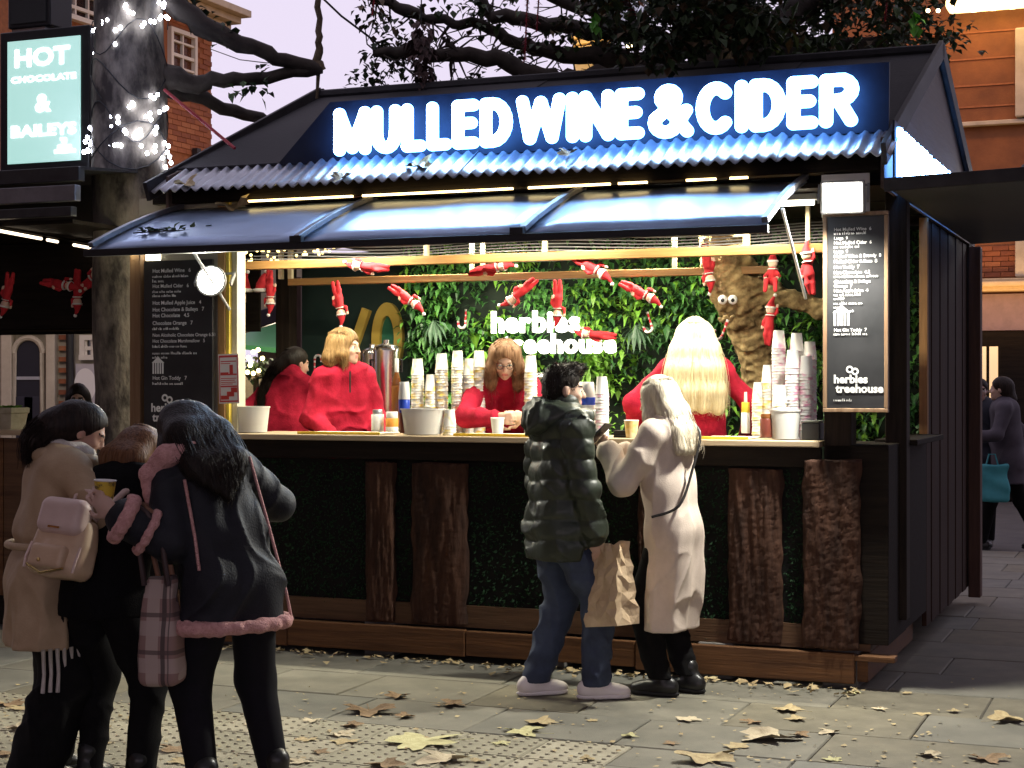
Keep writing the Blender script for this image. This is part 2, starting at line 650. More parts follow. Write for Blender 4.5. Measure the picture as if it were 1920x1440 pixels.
for px, py, sz in [(18, 1322, .13), (45, 1330, .12), (32, 1368, .10), (25, 1415, .15), (48, 1425, .12), (290, 1303, .1), (255, 1350, .09), (268, 1405, .1), (335, 1408, .13), (352, 1428, .13),
                   (585, 1352, .08), (575, 1388, .08), (648, 1392, .1), (600, 1412, .07), (660, 1362, .08), (720, 1437, .12), (760, 1345, .08), (940, 1395, .07), (1180, 1382, .06), (1110, 1352, .05),
                   (1410, 1355, .08), (1380, 1400, .1), (1500, 1380, .07), (1555, 1375, .08), (1650, 1330, .06), (1730, 1340, .07), (1790, 1335, .06), (1600, 1300, .06), (1700, 1300, .05), (1560, 1425, .07), (1745, 1418, .09), (1260, 1395, .06), (1100, 1425, .06), (895, 1428, .06), (560, 1430, .09), (480, 1360, .08), (1495, 1350, .09)]:
    o = link('fallen_leaf', random.choice(leaf_d)[random.randrange(3)], None, T(G(px, py)) @ T(0, 0, .004) @ RZ(random.uniform(0, 360)) @ Matrix.Diagonal((sz * .72, sz * .72, sz * .30, 1)))
    tag(o, 'small crumpled pale brown leaf scattered among others on the pavement', 'leaf', 'plane leaves fallen on the pavement')
cr = MB()
for i in range(480):
    p = G(random.uniform(-100, 2000), random.choice((random.uniform(1275, 1480), random.uniform(1300, 1480))))
    s_ = random.uniform(.006, .022)
    a = random.uniform(0, 6.28)
    cr.add([(p.x + s_ * math.cos(a + t) * random.uniform(.5, 1), p.y + s_ * math.sin(a + t) * random.uniform(.5, 1), .004 + random.uniform(0, .008)) for t in (0, 1.5, 3, 4.6)], [(0, 1, 2, 3)])
for i in range(260):                                  # litter swept against the plinth
    aa = random.uniform(-2.5, 1.95)
    s_ = random.uniform(.01, .04)
    a = random.uniform(0, 6.28)
    p = Vector((aa, -.1 - random.expovariate(14), 0))
    cr.add([MK @ Vector((p.x + s_ * math.cos(a + t) * random.uniform(.5, 1), p.y + s_ * math.sin(a + t) * random.uniform(.4, 1), .004 + random.uniform(0, .025))) for t in (0, 1.5, 3, 4.6)], [(0, 1, 2, 3)])
struct(cr.obj('leaf_crumbs', leafm[0]), 'stuff')
# ------------------------------------------------------------------ the stall
KI = thing('market_stall', 'timber drinks stall with corrugated roof, long counter and lit white roof lettering', 'stall', MK)
dark = wood('dark_timber', (.008, .006, .005), (.02, .015, .011), rough=.7)
darkz = wood('dark_timber_upright', (.012, .009, .007), (.034, .024, .018), rough=.6, axis=2)
brown = wood('brown_timber', (.06, .03, .015), (.13, .07, .035), rough=.6)
orange = wood('orange_timber', (.16, .08, .025), (.28, .15, .05), rough=.5)
orangez = wood('orange_timber_upright', (.28, .15, .05), (.45, .26, .10), rough=.5, axis=2)
plinthm = wood('plinth_timber', (.065, .027, .010), (.15, .068, .026), rough=.65)
countm = wood('counter_timber', (.35, .26, .16), (.5, .4, .27), rough=.35, bump=.08)
steelm = mat('galvanised', (.42, .44, .47), (.6, .62, .65), rough=.42, scale=5, metal=.85, bump=.06, bscale=30)
AL, AR, CZ, FZ, BK = -2.75, 1.96, 1.34, .33, 4.0

q = MB(); q.box(AL, AR, .0, BK, .2, FZ); q.obj('floor_deck', brown, KI)
# counter
q = MB(); q.box(-2.02, 1.70, -.09, .52, CZ - .035, CZ); q.obj('counter_top', countm, KI, bevel=.006)
q = MB(); q.box(-2.02, 1.70, -.05, -.01, CZ - .145, CZ - .037); q.obj('counter_fascia', dark, KI, bevel=.004)
q = MB(); q.box(AL, AR, .02, .05, .21, CZ - .15); q.obj('counter_front', mat('black_ply', (.005, .005, .005), (.011, .010, .009), rough=.8, scale=4, spec=.15), KI)
q = MB(); q.box(1.72, 2.06, -.02, .6, .24, CZ - .02); q.obj('corner_cabinet', dark, KI, bevel=.006)
# plinth boards
x = AL
for i, w in enumerate((1.15, 1.2, 1.05, 1.24)):
    q = MB(); q.box(x + .002, x + w - .004, -.08 - .004 * (i % 2), -.035, .032 + .006 * (i % 3), .19 + .004 * (i % 2)); q.obj('plinth_board', plinthm, KI, bevel=.005)
    x += w
q = MB(); q.box(1.87, 1.95, -.02, 1.6, .035, .185); q.obj('plinth_board', plinthm, KI, bevel=.005)
q = MB(); q.box(1.88, 2.1, -.07, .03, .155, .186); q.obj('plinth_board', plinthm, KI, bevel=.004)
for x in (-2.2, -1.1, 0, 1.0, 1.7):
    q = MB(); q.box(x, x + .2, -.02, .18, 0, .2); q.obj('footing_block', mat('footing', (.08, .075, .07), (.14, .13, .12), rough=.9), KI, bevel=.008)

# bark slabs and hedge strips on the front
barkm = mat('bark', (.014, .006, .004), (.075, .034, .02), rough=.85, scale=11, bump=.8, bscale=38, stretch=(1, 1, .22), spec=.25)
def nz(x, y, s):
    return (math.sin(x * 1.0 + s) * math.sin(y * .7 + s * 2.1) + .6 * math.sin(x * 2.3 + y * 1.1 + s * 3.7) + .5 * math.sin(x * 4.1 - y * 2.3 + s * 1.3) + .35 * math.sin(x * 7.7 + y * 3.1 + s)) / 2
def bark(a0, a1, z0, z1, seed, b=-.0, bulge=.022):
    nu, nv = 26, 90
    vs, fs = [], []
    for j in range(nv + 1):
        for i in range(nu + 1):
            u, v = i / nu, j / nv
            z = z0 + (z1 - z0) * v
            edge = .012 * nz(seed * 3.1, v * 14, seed) * (1 if i in (0, nu) else 0)
            x = a0 + (a1 - a0) * u + edge
            ridge = abs(nz(u * (a1 - a0) * 70, z * 4, seed)) + .6 * abs(nz(u * (a1 - a0) * 150 + 3, z * 11, seed + 2))
            kn = nz(u * (a1 - a0) * 16, z * 5, seed + 5)
            d = bulge * max(0, 1 - (2 * u - 1) ** 4) + .013 * ridge + .009 * kn + random.uniform(0, .007)
            if i in (0, nu):
                d = -.01
            vs.append((x, b - d, z + (.01 * nz(u * 9, seed, seed) if j in (0, nv) else 0)))
    for j in range(nv):
        for i in range(nu):
            k = j * (nu + 1) + i
            fs.append((k, k + 1, k + nu + 2, k + nu + 1))
    fs.append(tuple(range(nu, -1, -1)))
    fs.append(tuple(nv * (nu + 1) + i for i in range(nu + 1)))
    q = MB(); q.add(vs, fs)
    return q
hedgem = mat('hedge_turf', (.004, .016, .006), (.012, .04, .014), rough=.8, scale=30, spec=.2)
slabs = [(685, 740), (770, 876), (1195, 1290), (1364, 1466), (1508, 1616)]
prev = -2.6
k = 0
for p0, p1 in slabs:
    a0, a1 = ka(p0, -.02), ka(p1, -.02)
    bark(a0, a1, .215, CZ - .165 + (.06 if p0 > 1500 else 0), k + 1, b=-.012 if p0 < 1500 else -.06).obj('bark_slab', barkm, KI, smooth='all')
    h = MB()
    n = int((a0 - prev) * 2600)
    for i in range(n):
        x, z = random.uniform(prev + .01, a0 - .01), random.uniform(.22, CZ - .17)
        s_ = random.uniform(.012, .026)
        t = random.uniform(0, 6.28)
        d = Vector((math.cos(t), -random.uniform(.3, 1.2), math.sin(t))).normalized() * s_
        e = Vector((-math.sin(t), 0, math.cos(t))) * s_ * .3
        p = Vector((x, .018, z))
        h.add([p - e, p + d * .6 - e * .6, p + d * 1.3, p + d * .6 + e], [(0, 1, 2, 3)])
    o = h.obj('hedge_strip', hedgem, KI)
    struct(o, 'stuff')
    prev = a1
    k += 1
# corner and end posts
for nm, x0, x1, y0, y1, m_ in (('corner_post', 1.71, 1.86, -.02, .13, darkz), ('corner_post', 1.98, 2.10, .35, .47, darkz), ('corner_post', 1.90, 2.05, 3.75, 3.9, darkz),
                               ('corner_post', -2.14, -2.085, -.02, .14, orangez), ('corner_post', -2.75, -2.62, 3.7, 3.85, darkz)):
    q = MB(); q.box(x0, x1, y0, y1, FZ if x0 > 0 else .2, 2.9); q.obj(nm, m_, KI, bevel=.006)
q = MB(); q.box(-2.082, -2.06, -.01, .1, 1.3, 2.85); q.obj('yellow_edge_strip', mat('yellow_trim', (.65, .5, .08), rough=.5), KI)
q = MB(); q.box(-2.058, -2.02, .02, .12, 1.3, 2.85); q.obj('door_jamb', mat('pale_jamb', (.42, .4, .3), (.55, .52, .42), rough=.5), KI)
q = MB(); q.box(-2.74, -2.15, .0, .03, 1.2, 2.85); q.obj('wall_panel', mat('grey_ply', (.22, .19, .15), (.32, .28, .22), rough=.6, scale=3), KI)
q = MB(); q.box(-2.78, -2.70, -.05, .05, 0, 2.6); q.obj('corner_post', wood('post_tan', (.13, .07, .035), (.22, .13, .07), axis=2), KI, bevel=.005)
# right side: low wall, strip, dark boarding
q = MB(); q.box(1.99, 2.03, .61, 1.62, .22, 1.30); q.obj('side_wall', dark, KI)
q = MB(); q.box(1.9, 2.14, .48, 1.60, 1.302, 1.335); q.obj('side_counter', dark, KI, bevel=.005)
q = MB(); q.box(2.0, 2.05, 1.52, 1.58, 1.337, 2.69); q.obj('side_strip', wood('strip_wood', (.22, .11, .04), (.34, .18, .07), axis=2), KI)
redw = wood('red_brown_boards', (.02, .010, .007), (.05, .026, .017), axis=2)
for i in range(11):
    y = 1.63 + i * .205
    q = MB(); q.box(2.0, 2.03 + .006 * (i % 2), y, y + .197, .12, 2.69); q.obj('side_board', redw, KI, bevel=.004)
for y in (3.75,):
    q = MB(); q.box(2.04, 2.13, y, y + .13, .05, 2.68); q.obj('side_post', wood('side_post_wood', (.045, .02, .013), (.1, .048, .03), axis=2), KI, bevel=.008)
# roof : eave beam, rafters, corrugated strip, upper sheets
EZ, EB, RB, RZ_ = 2.855, -.25, 2.0, 3.80
q = MB(); q.box(-2.6, 2.02, -.06, .05, 2.80, 2.90); q.obj('eave_beam', dark, KI, bevel=.005)
rusty = mat('corrugated_iron', (.30, .32, .36), (.48, .50, .54), rough=.42, scale=2.5, metal=.6, bump=.1, bscale=14, stretch=(1, 3, 1))
def corr(x0, x1, y0, y1, z0, z1, seed):
    q = MB()
    rg = random.Random(seed)
    n = int((x1 - x0) / .0125)
    vs, fs = [], []
    for j in range(5):
        v = j / 4
        for i in range(n + 1):
            x = x0 + (x1 - x0) * i / n
            vs.append((x, y0 + (y1 - y0) * v + (rg.uniform(-.004, .004) if j == 0 else 0), z0 + (z1 - z0) * v + .013 * math.sin(x * 2 * math.pi / .0762) + .006 * math.sin(x * 2.1 + v * 3 + seed)))
    for j in range(4):
        for i in range(n):
            k = j * (n + 1) + i
            fs.append((k, k + 1, k + n + 2, k + n + 1))
    q.add(vs, fs)
    return q
def solid(o, t):
    m_ = o.modifiers.new('thick', 'SOLIDIFY'); m_.thickness = t; m_.offset = -1
    return o
xs = [-2.48, -1.45, -.42, .60, 1.45, 2.06]
for i in range(5):
    o = corr(xs[i], xs[i + 1] + .05, EB - .01 * (i % 2), .06, EZ + .007 * (i % 2), 3.035 + .007 * (i % 2), i).obj('corrugated_sheet', rusty, KI, smooth='all')
    solid(o, .004)
feltm = mat('roof_felt', (.009, .009, .011), (.026, .024, .028), rough=.75, spec=.25, scale=5, bump=.3, bscale=50)
sl = (RZ_ - 3.03) / (RB - .06)
for i in range(5):
    x0 = -2.5 + i * .914
    q = MB()
    z0, z1 = 3.02 + .006 * (i % 2), RZ_ + .006 * (i % 2)
    q.add([(x0, .05, z0), (x0 + .93, .05, z0), (x0 + .93, RB, z1), (x0, RB, z1), (x0, .05, z0 + .02), (x0 + .93, .05, z0 + .02), (x0 + .93, RB, z1 + .02), (x0, RB, z1 + .02)],
          [(0, 3, 2, 1), (4, 5, 6, 7), (0, 1, 5, 4), (2, 3, 7, 6), (0, 4, 7, 3), (1, 2, 6, 5)])
    q.obj('roof_sheet', feltm, KI)
    q = MB()
    zb = 2.83
    q.add([(x0, RB, z1), (x0 + .93, RB, z1), (x0 + .93, 4.42, zb), (x0, 4.42, zb), (x0, RB, z1 + .02), (x0 + .93, RB, z1 + .02), (x0 + .93, 4.42, zb + .02), (x0, 4.42, zb + .02)],
          [(0, 3, 2, 1), (4, 5, 6, 7), (0, 1, 5, 4), (2, 3, 7, 6), (0, 4, 7, 3), (1, 2, 6, 5)])
    q.obj('roof_sheet', feltm, KI)
q = MB(); q.tube([(-2.52, RB, RZ_ + .02), (2.09, RB, RZ_ + .02)], .05, 8); q.obj('ridge_cap', feltm, KI, smooth=True)
for xg in (2.075, -2.5):
    for (y0, z0, y1, z1) in ((EB - .02, EZ + .0, RB, RZ_ + .03), (RB, RZ_ + .03, 4.42, 2.85)):
        q = MB(); q.bar((xg, y0, z0), (xg, y1, z1), .028, .12); q.obj('barge_board', mat('barge', (.02, .018, .02), (.045, .04, .043), rough=.6, spec=.2), KI, bevel=.004)
q = MB(); q.prism([(-.1, 2.70), (4.1, 2.70), (4.1, 2.95), (2.0, 3.76), (-.1, 2.97)], 2.03, 2.05, M=Matrix(((0, 1, 0, 0), (1, 0, 0, 0), (0, 0, 1, 0), (0, 0, 0, 1))))
q.obj('gable_wall', wood('gable_board', (.09, .06, .05), (.16, .115, .10), axis=1), KI)
q = MB(); q.prism([(-.1, 2.70), (4.1, 2.70), (4.1, 2.95), (2.0, 3.76), (-.1, 2.97)], -2.47, -2.45, M=Matrix(((0, 1, 0, 0), (1, 0, 0, 0), (0, 0, 1, 0), (0, 0, 0, 1))))
q.obj('gable_wall', MATS['gable_board'], KI)
# ceiling boards
for i in range(9):
    y = .12 + i * .43
    q = MB(); q.box(-2.44, 2.0, y, y + .415, 2.74 + .006 * (i % 2), 2.765); q.obj('ceiling_board', dark, KI)
# front awning flap propped open, three sheets with struts
awm = mat('awning_sheet', (.22, .29, .42), (.30, .38, .52), rough=.36, scale=3, metal=.6, bump=.05, bscale=20)
AW = lambda t: (-.02 - .96 * t, 2.765 - .235 * t - .09 * t * t)
ax = [-2.42, ka(570, -.9), ka(990, -.9), 1.62]
for i in range(3):
    q = MB()
    vs, fs = [], []
    for j in range(7):
        t = j / 6
        y, z = AW(t)
        for k in range(9):
            u = k / 8
            vs.append((ax[i] + (ax[i + 1] - ax[i]) * u, y, z + .010 * math.sin(math.pi * u) * math.sin(t * 3.1) + .004 * math.sin(9 * u + 5 * t + i)))
    for j in range(6):
        for k in range(8):
            n = j * 9 + k
            fs.append((n, n + 9, n + 10, n + 1))
    q.add(vs, fs)
    solid(q.obj('awning_sheet', awm, KI, smooth='all'), .006)
y0, z0 = AW(0); y1, z1 = AW(1)
for x in (ax[0] + .02, ax[1], ax[2], ax[3] - .01):
    q = MB(); [q.bar((x, AW(k / 5)[0], AW(k / 5)[1] + .022), (x, AW((k + 1) / 5)[0], AW((k + 1) / 5)[1] + .022), .035, .03) for k in range(5)]; q.obj('awning_rib', mat('rib_metal', (.16, .16, .18), (.24, .24, .26), rough=.45, metal=.5), KI, bevel=.003)
q = MB(); q.box(ax[0] - .01, ax[3] + .01, y1 - .03, y1 + .004, z1 - .045, z1 - .004); q.obj('awning_edge_bar', mat('edge_black', (.012, .012, .016), rough=.5), KI, bevel=.003)
for x in (ax[1] - .03, ax[2] - .06):
    q = MB(); q.box(x, x + .075, y1 - .035, y1 - .0, z1 - .008, z1 + .03); q.obj('awning_latch', MATS['edge_black'], KI, bevel=.003)
for x in (ax[0] + .36, 1.60):
    q = MB(); q.tube([(x, -.55, 2.56), (x + .01, -.02, 2.12)], .009, 8); q.obj('prop_rod', steelm, KI, smooth=True)
# right flap, seen from below
q = MB(); q.bar((2.1, 1.65, 2.69), (3.15, 1.65, 2.73), 3.6, .035); q.obj('side_flap', mat('flap_dark', (.05, .05, .052), (.09, .09, .095), rough=.55), KI)
q = MB(); q.bar((2.06, -.17, 2.705), (3.1, -.17, 2.74), .03, .07); q.obj('flap_edge', MATS['barge'], KI, bevel=.003)
# glowing strips stand for warm light showing in the gap under the eave
q = MB()
warm = glow('gap_glow', (1.0, .72, .30), 7)
rl = thing('light_strip', 'warm golden strip made to glow for light through the gap under the roof edge', 'light strip', MK)
for x0, x1 in ((-1.88, -1.15), (-1.08, -.1), (0, .5), (.55, .72), (.95, 1.12), (1.2, 1.3)):
    q = MB(); q.box(x0, x1, -.085, -.065, 2.784, 2.797); q.obj('light_tube', warm, rl)
q = MB(); q.box(-1.9, 1.4, -.082, -.062, 2.776, 2.7835); q.obj('mounting_channel', dark, rl)
# inside beams with upright hangers
b1 = MB(); b1.box(-2.4, 1.66, .56, .62, 2.415, 2.47); b1.obj('ceiling_beam', orange, KI, bevel=.004)
b2 = MB(); b2.box(-2.5, 1.1, 1.50, 1.56, 2.365, 2.415); b2.obj('ceiling_beam', orange, KI, bevel=.004)
for px, py0, py1, b, w in ((800, 455, 482, .59, .03), (1022, 450, 474, .59, .03), (1400, 437, 465, .59, .04), (1515, 430, 468, .59, .025), (527, 511, 540, 1.53, .035), (545, 476, 540, 1.53, .035), (1586, 480, 520, 1.53, .03), (885, 500, 535, 1.53, .03), (905, 515, 540, 1.53, .025), (1265, 495, 525, 1.53, .03)):
    a = ka(px, b)
    q = MB(); q.box(a - w / 2, a + w / 2, b - .015, b + .015, 2.47 if b < 1 else 2.415, 2.74); q.obj('beam_hanger', mat('pale_batten', (.4, .33, .2), (.55, .47, .32), rough=.6), KI, bevel=.003)
for i in range(7):                                    # wires strung between the beams
    z = 2.50 + .03 * i
    bb = .75 + .11 * i
    q = MB(); q.tube([(-2.4 + 4.0 * t, bb, z - .03 * math.sin(math.pi * t * 2) ** 2) for t in [k / 16 for k in range(17)]], .004, 5); q.obj('wire', mat('grey_wire', (.25, .25, .25), rough=.5), KI)
# plant wall at the back
PW = thing('plant_wall', 'lush green artificial plant wall at the back of the stall', 'plant wall', MK @ T(0, 2.45, 0))
q = MB(); q.box(-2.0, 1.9, .02, .06, FZ + .002, 2.73); q.obj('backing_panel', mat('deep_green', (.006, .015, .008), rough=.8), PW)
greens = [mat('leaf_dark', (.02, .075, .02), (.05, .15, .04), rough=.45, scale=6), mat('leaf_mid', (.05, .17, .03), (.10, .28, .06), rough=.45, scale=6),
          mat('leaf_lime', (.11, .28, .025), (.19, .38, .05), rough=.45, scale=6), mat('leaf_grey', (.06, .12, .07), (.11, .2, .12), rough=.5, scale=6)]
def leaf(q, p, d, L, w, mi=0, droop=.3):
    d = Vector(d).normalized()
    sd = d.cross(Vector((0, 0, 1)))
    if sd.length < .05: sd = Vector((1, 0, 0))
    sd.normalize()
    up = sd.cross(d)
    m1, tip = p + d * L * .5 + up * L * .08, p + d * L - Vector((0, 0, droop * L))
    q.add([p, m1 - sd * w + up * .1 * w, tip, m1 + sd * w + up * .1 * w, m1 - up * w * .25], [(0, 1, 4), (1, 2, 4), (2, 3, 4), (3, 0, 4)], mi)
rg = random.Random(3)
for part in range(3):
    q = MB()
    cl = [(rg.uniform(-2.0, 1.9), rg.uniform(1.2, 2.72), rg.uniform(.1, .28)) for _ in range(46)]
    for cx, cz, cr_ in cl:
        lime = rg.random() < (.16 if part < 2 else .5)
        for _ in range(60):
            a, r = rg.uniform(0, 6.28), cr_ * math.sqrt(rg.random())
            x, z = cx + r * math.cos(a), cz + r * math.sin(a)
            if not (-2.0 < x < 1.95 and 1.1 < z < 2.74): continue
            pd = rg.uniform(-.16, .02)
            t = rg.uniform(0, 6.28)
            leaf(q, Vector((x, pd, z)), (math.cos(t), -rg.uniform(.4, 1.1), math.sin(t)), rg.uniform(.05, .11), rg.uniform(.012, .025), 1 if lime else 0)
    struct(q.obj('foliage', [greens[part if part < 2 else 0], greens[2 if part != 1 else 1]], PW), 'stuff')
def rosette(px, py, n, L, w, m_, nm, spread=1.0):
    c = kp(px, py, 2.3) - Vector((0, 2.45, 0))
    for i in range(n):
        q = MB()
        t = 6.28 * i / n + rg.uniform(-.2, .2)
        leaf(q, c, (math.cos(t) * spread, -rg.uniform(.3, .8), math.sin(t) * spread), L * rg.uniform(.8, 1.2), w, 0, .25)
        q.obj(nm, m_, PW)
rosette(893, 655, 12, .21, .02, greens[2], 'spiky_leaf')
rosette(1105, 690, 10, .16, .02, greens[2], 'spiky_leaf')
rosette(840, 690, 8, .13, .018, greens[2], 'spiky_leaf')
for px, py in ((812, 625), (1192, 635)):
    c = kp(px, py, 2.25) - Vector((0, 2.45, 0))
    for i in range(9):
        t = R(200 + i * 17.5)
        q = MB()
        leaf(q, c + Vector((0, 0, .1)), (math.cos(t) * .8, -.25, math.sin(t)), .2, .022, 0, .1)
        q.obj('palm_finger', greens[3], PW)
# dark panel left of the plant wall with a big yellow numeral shape
DP = thing('painted_panel', 'dark green painted panel with big yellow ring shape behind the staff', 'panel', MK @ T(0, 2.75, 0))
x0, x1 = ka(566, 2.75), ka(775, 2.75)
q = MB(); q.box(x0, x1, 0, .04, .35, 2.7); q.obj('board', mat('panel_green', (.008, .022, .018), (.016, .035, .028), rough=.6, scale=3), DP)
c0 = kp(727, 636, 2.72) - Vector((0, 2.75, 0))
q = MB()
n = 36
rx, rz, ix, iz = .135, .29, .063, .185
vs = []
for k in range(n):
    t = 6.283 * k / n
    for (a_, b_) in ((rx, rz), (ix, iz)):
        for y in (-.05, .0):
            vs.append((c0.x + a_ * math.cos(t), y, c0.z + b_ * math.sin(t)))
fs = []
for k in range(n):
    i, j = k * 4, ((k + 1) % n) * 4
    fs += [(i, j, j + 2, i + 2), (i, i + 1, j + 1, j), (i + 2, j + 2, j + 3, i + 3)]
q.add(vs, fs)
q.obj('yellow_ring', mat('ochre_paint', (.5, .34, .06), (.6, .43, .1), rough=.5, scale=4), DP)
q = MB()
vs = [(c0.x + ix * math.cos(6.283 * k / n), -.012, c0.z + iz * math.sin(6.283 * k / n)) for k in range(n)]
q.add(vs, [tuple(range(n))]); q.obj('ring_inset', mat('teal_paint', (.02, .12, .07), (.03, .16, .1), rough=.5), DP)
q = MB(); q.bar(kp(650, 690, 2.72) - Vector((0, 2.75, .0)), kp(688, 580, 2.72) - Vector((0, 2.75, 0)), .07, .05, up=(0, 1, 0)); q.obj('yellow_stroke', MATS['ochre_paint'], DP)
# pendant brand lettering on the plant wall: the stall's own name in lit letters
LT = thing('lit_wall_sign', 'glowing white lower-case two-line name sign on the plant wall', 'sign', MK @ T(0, 2.22, 0))
wl = glow('white_letter', (1.0, .97, .80), 5)
for s_, px, py, w_px in (('herbies', 922, 623, 168), ('treehouse', 940, 662, 218)):
    p0 = kp(px, py, 2.22)
    size = .235
    pen = 0
    tot = None
    widths = []
    for ch in s_:
        vs, fs = text_mb(ch, size, .012, .008, 0)
        xs_ = [v[0] for v in vs]
        widths.append((min(xs_), max(xs_), vs, fs))
    total = sum(w[1] - w[0] + .014 for w in widths)
    sc_ = (ka(px + w_px, 2.22) - p0.x) / total
    for lo_, hi_, vs, fs in widths:
        q = MB()
        q.add([((v[0] - lo_) * sc_, -v[2], v[1] * sc_) for v in vs], fs)
        q.obj('letter', wl, LT, T(p0.x + pen, 0, p0.z))
        pen += (hi_ - lo_ + .014) * sc_
# ------------------------------------------------------------------ roof lettering
lf = glow('sign_face', (.42, .68, 1.0), 40)
lb_ = glow('halo_edge', (.12, .36, 1.0), 14)  # letter sides made to glow blue, to throw a halo on the board
navy = mat('navy_sheet', (.006, .009, .018), (.016, .021, .036), rough=.6, scale=5, spec=.25)
def arc(cx, cz, rx, rz, t0, t1, n=10):
    return [(cx + rx * math.cos(R(t0 + (t1 - t0) * k / n)), cz + rz * math.sin(R(t0 + (t1 - t0) * k / n))) for k in range(n + 1)]
_r = .122
_h = 1 - _r
GLY = {'M': (.80, [[(_r, _r), (_r, _h), (.40, .16), (.80 - _r, _h), (.80 - _r, _r)]]),
       'U': (.64, [[(_r, _h)] + arc(.32, .40, .32 - _r, .40 - _r, 180, 360) + [(.64 - _r, _h)]]),
       'L': (.52, [[(_r, _h), (_r, _r), (.52 - _r, _r)]]),
       'E': (.56, [[(.56 - _r, _h), (_r, _h), (_r, _r), (.56 - _r, _r)], [(_r, .52), (.52 - _r, .52)]]),
       'D': (.66, [[(_r, _r), (_r, _h), (.26, _h)] + arc(.26, .5, .40 - _r, .5 - _r, 90, -90)[1:] + [(_r, _r)]]),
       'W': (.98, [[(_r, _h), (.27, _r + .01), (.49, _h - .04), (.71, _r + .01), (.98 - _r, _h)]]),
       'I': (.244, [[(_r, _r), (_r, _h)]]),
       'N': (.68, [[(_r, _r), (_r, _h), (.68 - _r, _r), (.68 - _r, _h)]]),
       '&': (.80, [[(.72, .10), (.30, .62)] + arc(.37, .76, .14, .14, 200, -20, 8) + [(.46, .62), (.17, .40)] + arc(.32, .29, .21, .19, 160, 330, 8) + [(.70, .50)]]),
       'C': (.70, [arc(.37, .5, .37 - _r, .5 - _r, 48, 312, 18)]),
       'R': (.68, [[(_r, _r), (_r, _h), (.34, _h)] + arc(.34, .695, .23, .695 - .5, 90, -90, 8)[1:] + [(_r, .50)], [(.34, .50), (.66 - _r * .9, _r)]])}
GMESH = {}
def glyph(ch, H, tk):
    key = (ch, H)
    if key not in GMESH:
        w, st_ = GLY[ch]
        sd = SDF()
        for ln in st_:
            for k in range(len(ln) - 1):
                sd.cap((ln[k][0] * H, 0, ln[k][1] * H), (ln[k + 1][0] * H, 0, ln[k + 1][1] * H), _r * H, _r * H, .004)
        vs, fs = sd.mesh(.0056, None, (((0, -tk, 0), (0, -1, 0), .002), ((0, tk, 0), (0, 1, 0), .002)), .0)
        o = sd_obj('letter', (vs, fs), [lf, lb_], None, None, lambda c: np.where(c[:, 1] < -tk + .003, 0, 1))
        GMESH[key] = o.data
        bpy.data.objects.remove(o)
    return GMESH[key]
def letter_run(s, parent, x0, x1, z0, h):
    gap, sp = .012, .07
    tot = sum(sp if ch == ' ' else GLY[ch][0] + gap for ch in s) - gap
    sx = (x1 - x0) / (tot * h)
    pen = x0
    for ch in s:
        if ch == ' ':
            pen += sp * h * sx; continue
        link('letter', glyph(ch, h, .024), parent, T(pen, 0, z0) @ Matrix.Diagonal((sx, 1, 1, 1)))
        pen += (GLY[ch][0] + gap) * h * sx
RS = thing('roof_sign', 'large lit white roof letters reading MULLED WINE & CIDER on a board added for their blue halo', 'sign', MK @ T(0, -.03, 0))
q = MB(); q.add([(-1.75, .075, 3.02), (2.05, .075, 3.02), (2.05, .095, 3.40), (-1.38, .095, 3.40), (-1.75, .10, 3.02), (2.05, .10, 3.02), (2.05, .12, 3.40), (-1.38, .12, 3.40)],
                [(0, 1, 2, 3), (7, 6, 5, 4), (0, 4, 5, 1), (3, 2, 6, 7), (0, 3, 7, 4), (1, 5, 6, 2)])
q.obj('backing_board', navy, RS)  # board added to catch the blue halo, in place of lens bloom
letter_run('MULLED WINE & CIDER', RS, -1.30, 1.90, 3.045, .295)
MS = MK @ T(2.085, 0, 0) @ RZ(90)                     # frame of the right gable: x runs backwards along it
SS = thing('gable_sign', 'lit white letters on the right gable end, seen almost edge-on', 'sign', MS @ T(0, -.02, 0))
letter_run('MULLED WINE & CIDER', SS, -.02, 3.0, 2.74, .295)
q = MB(); q.box(-.08, 3.1, .004, .014, 2.71, 3.06); q.obj('backing_board', navy, SS)

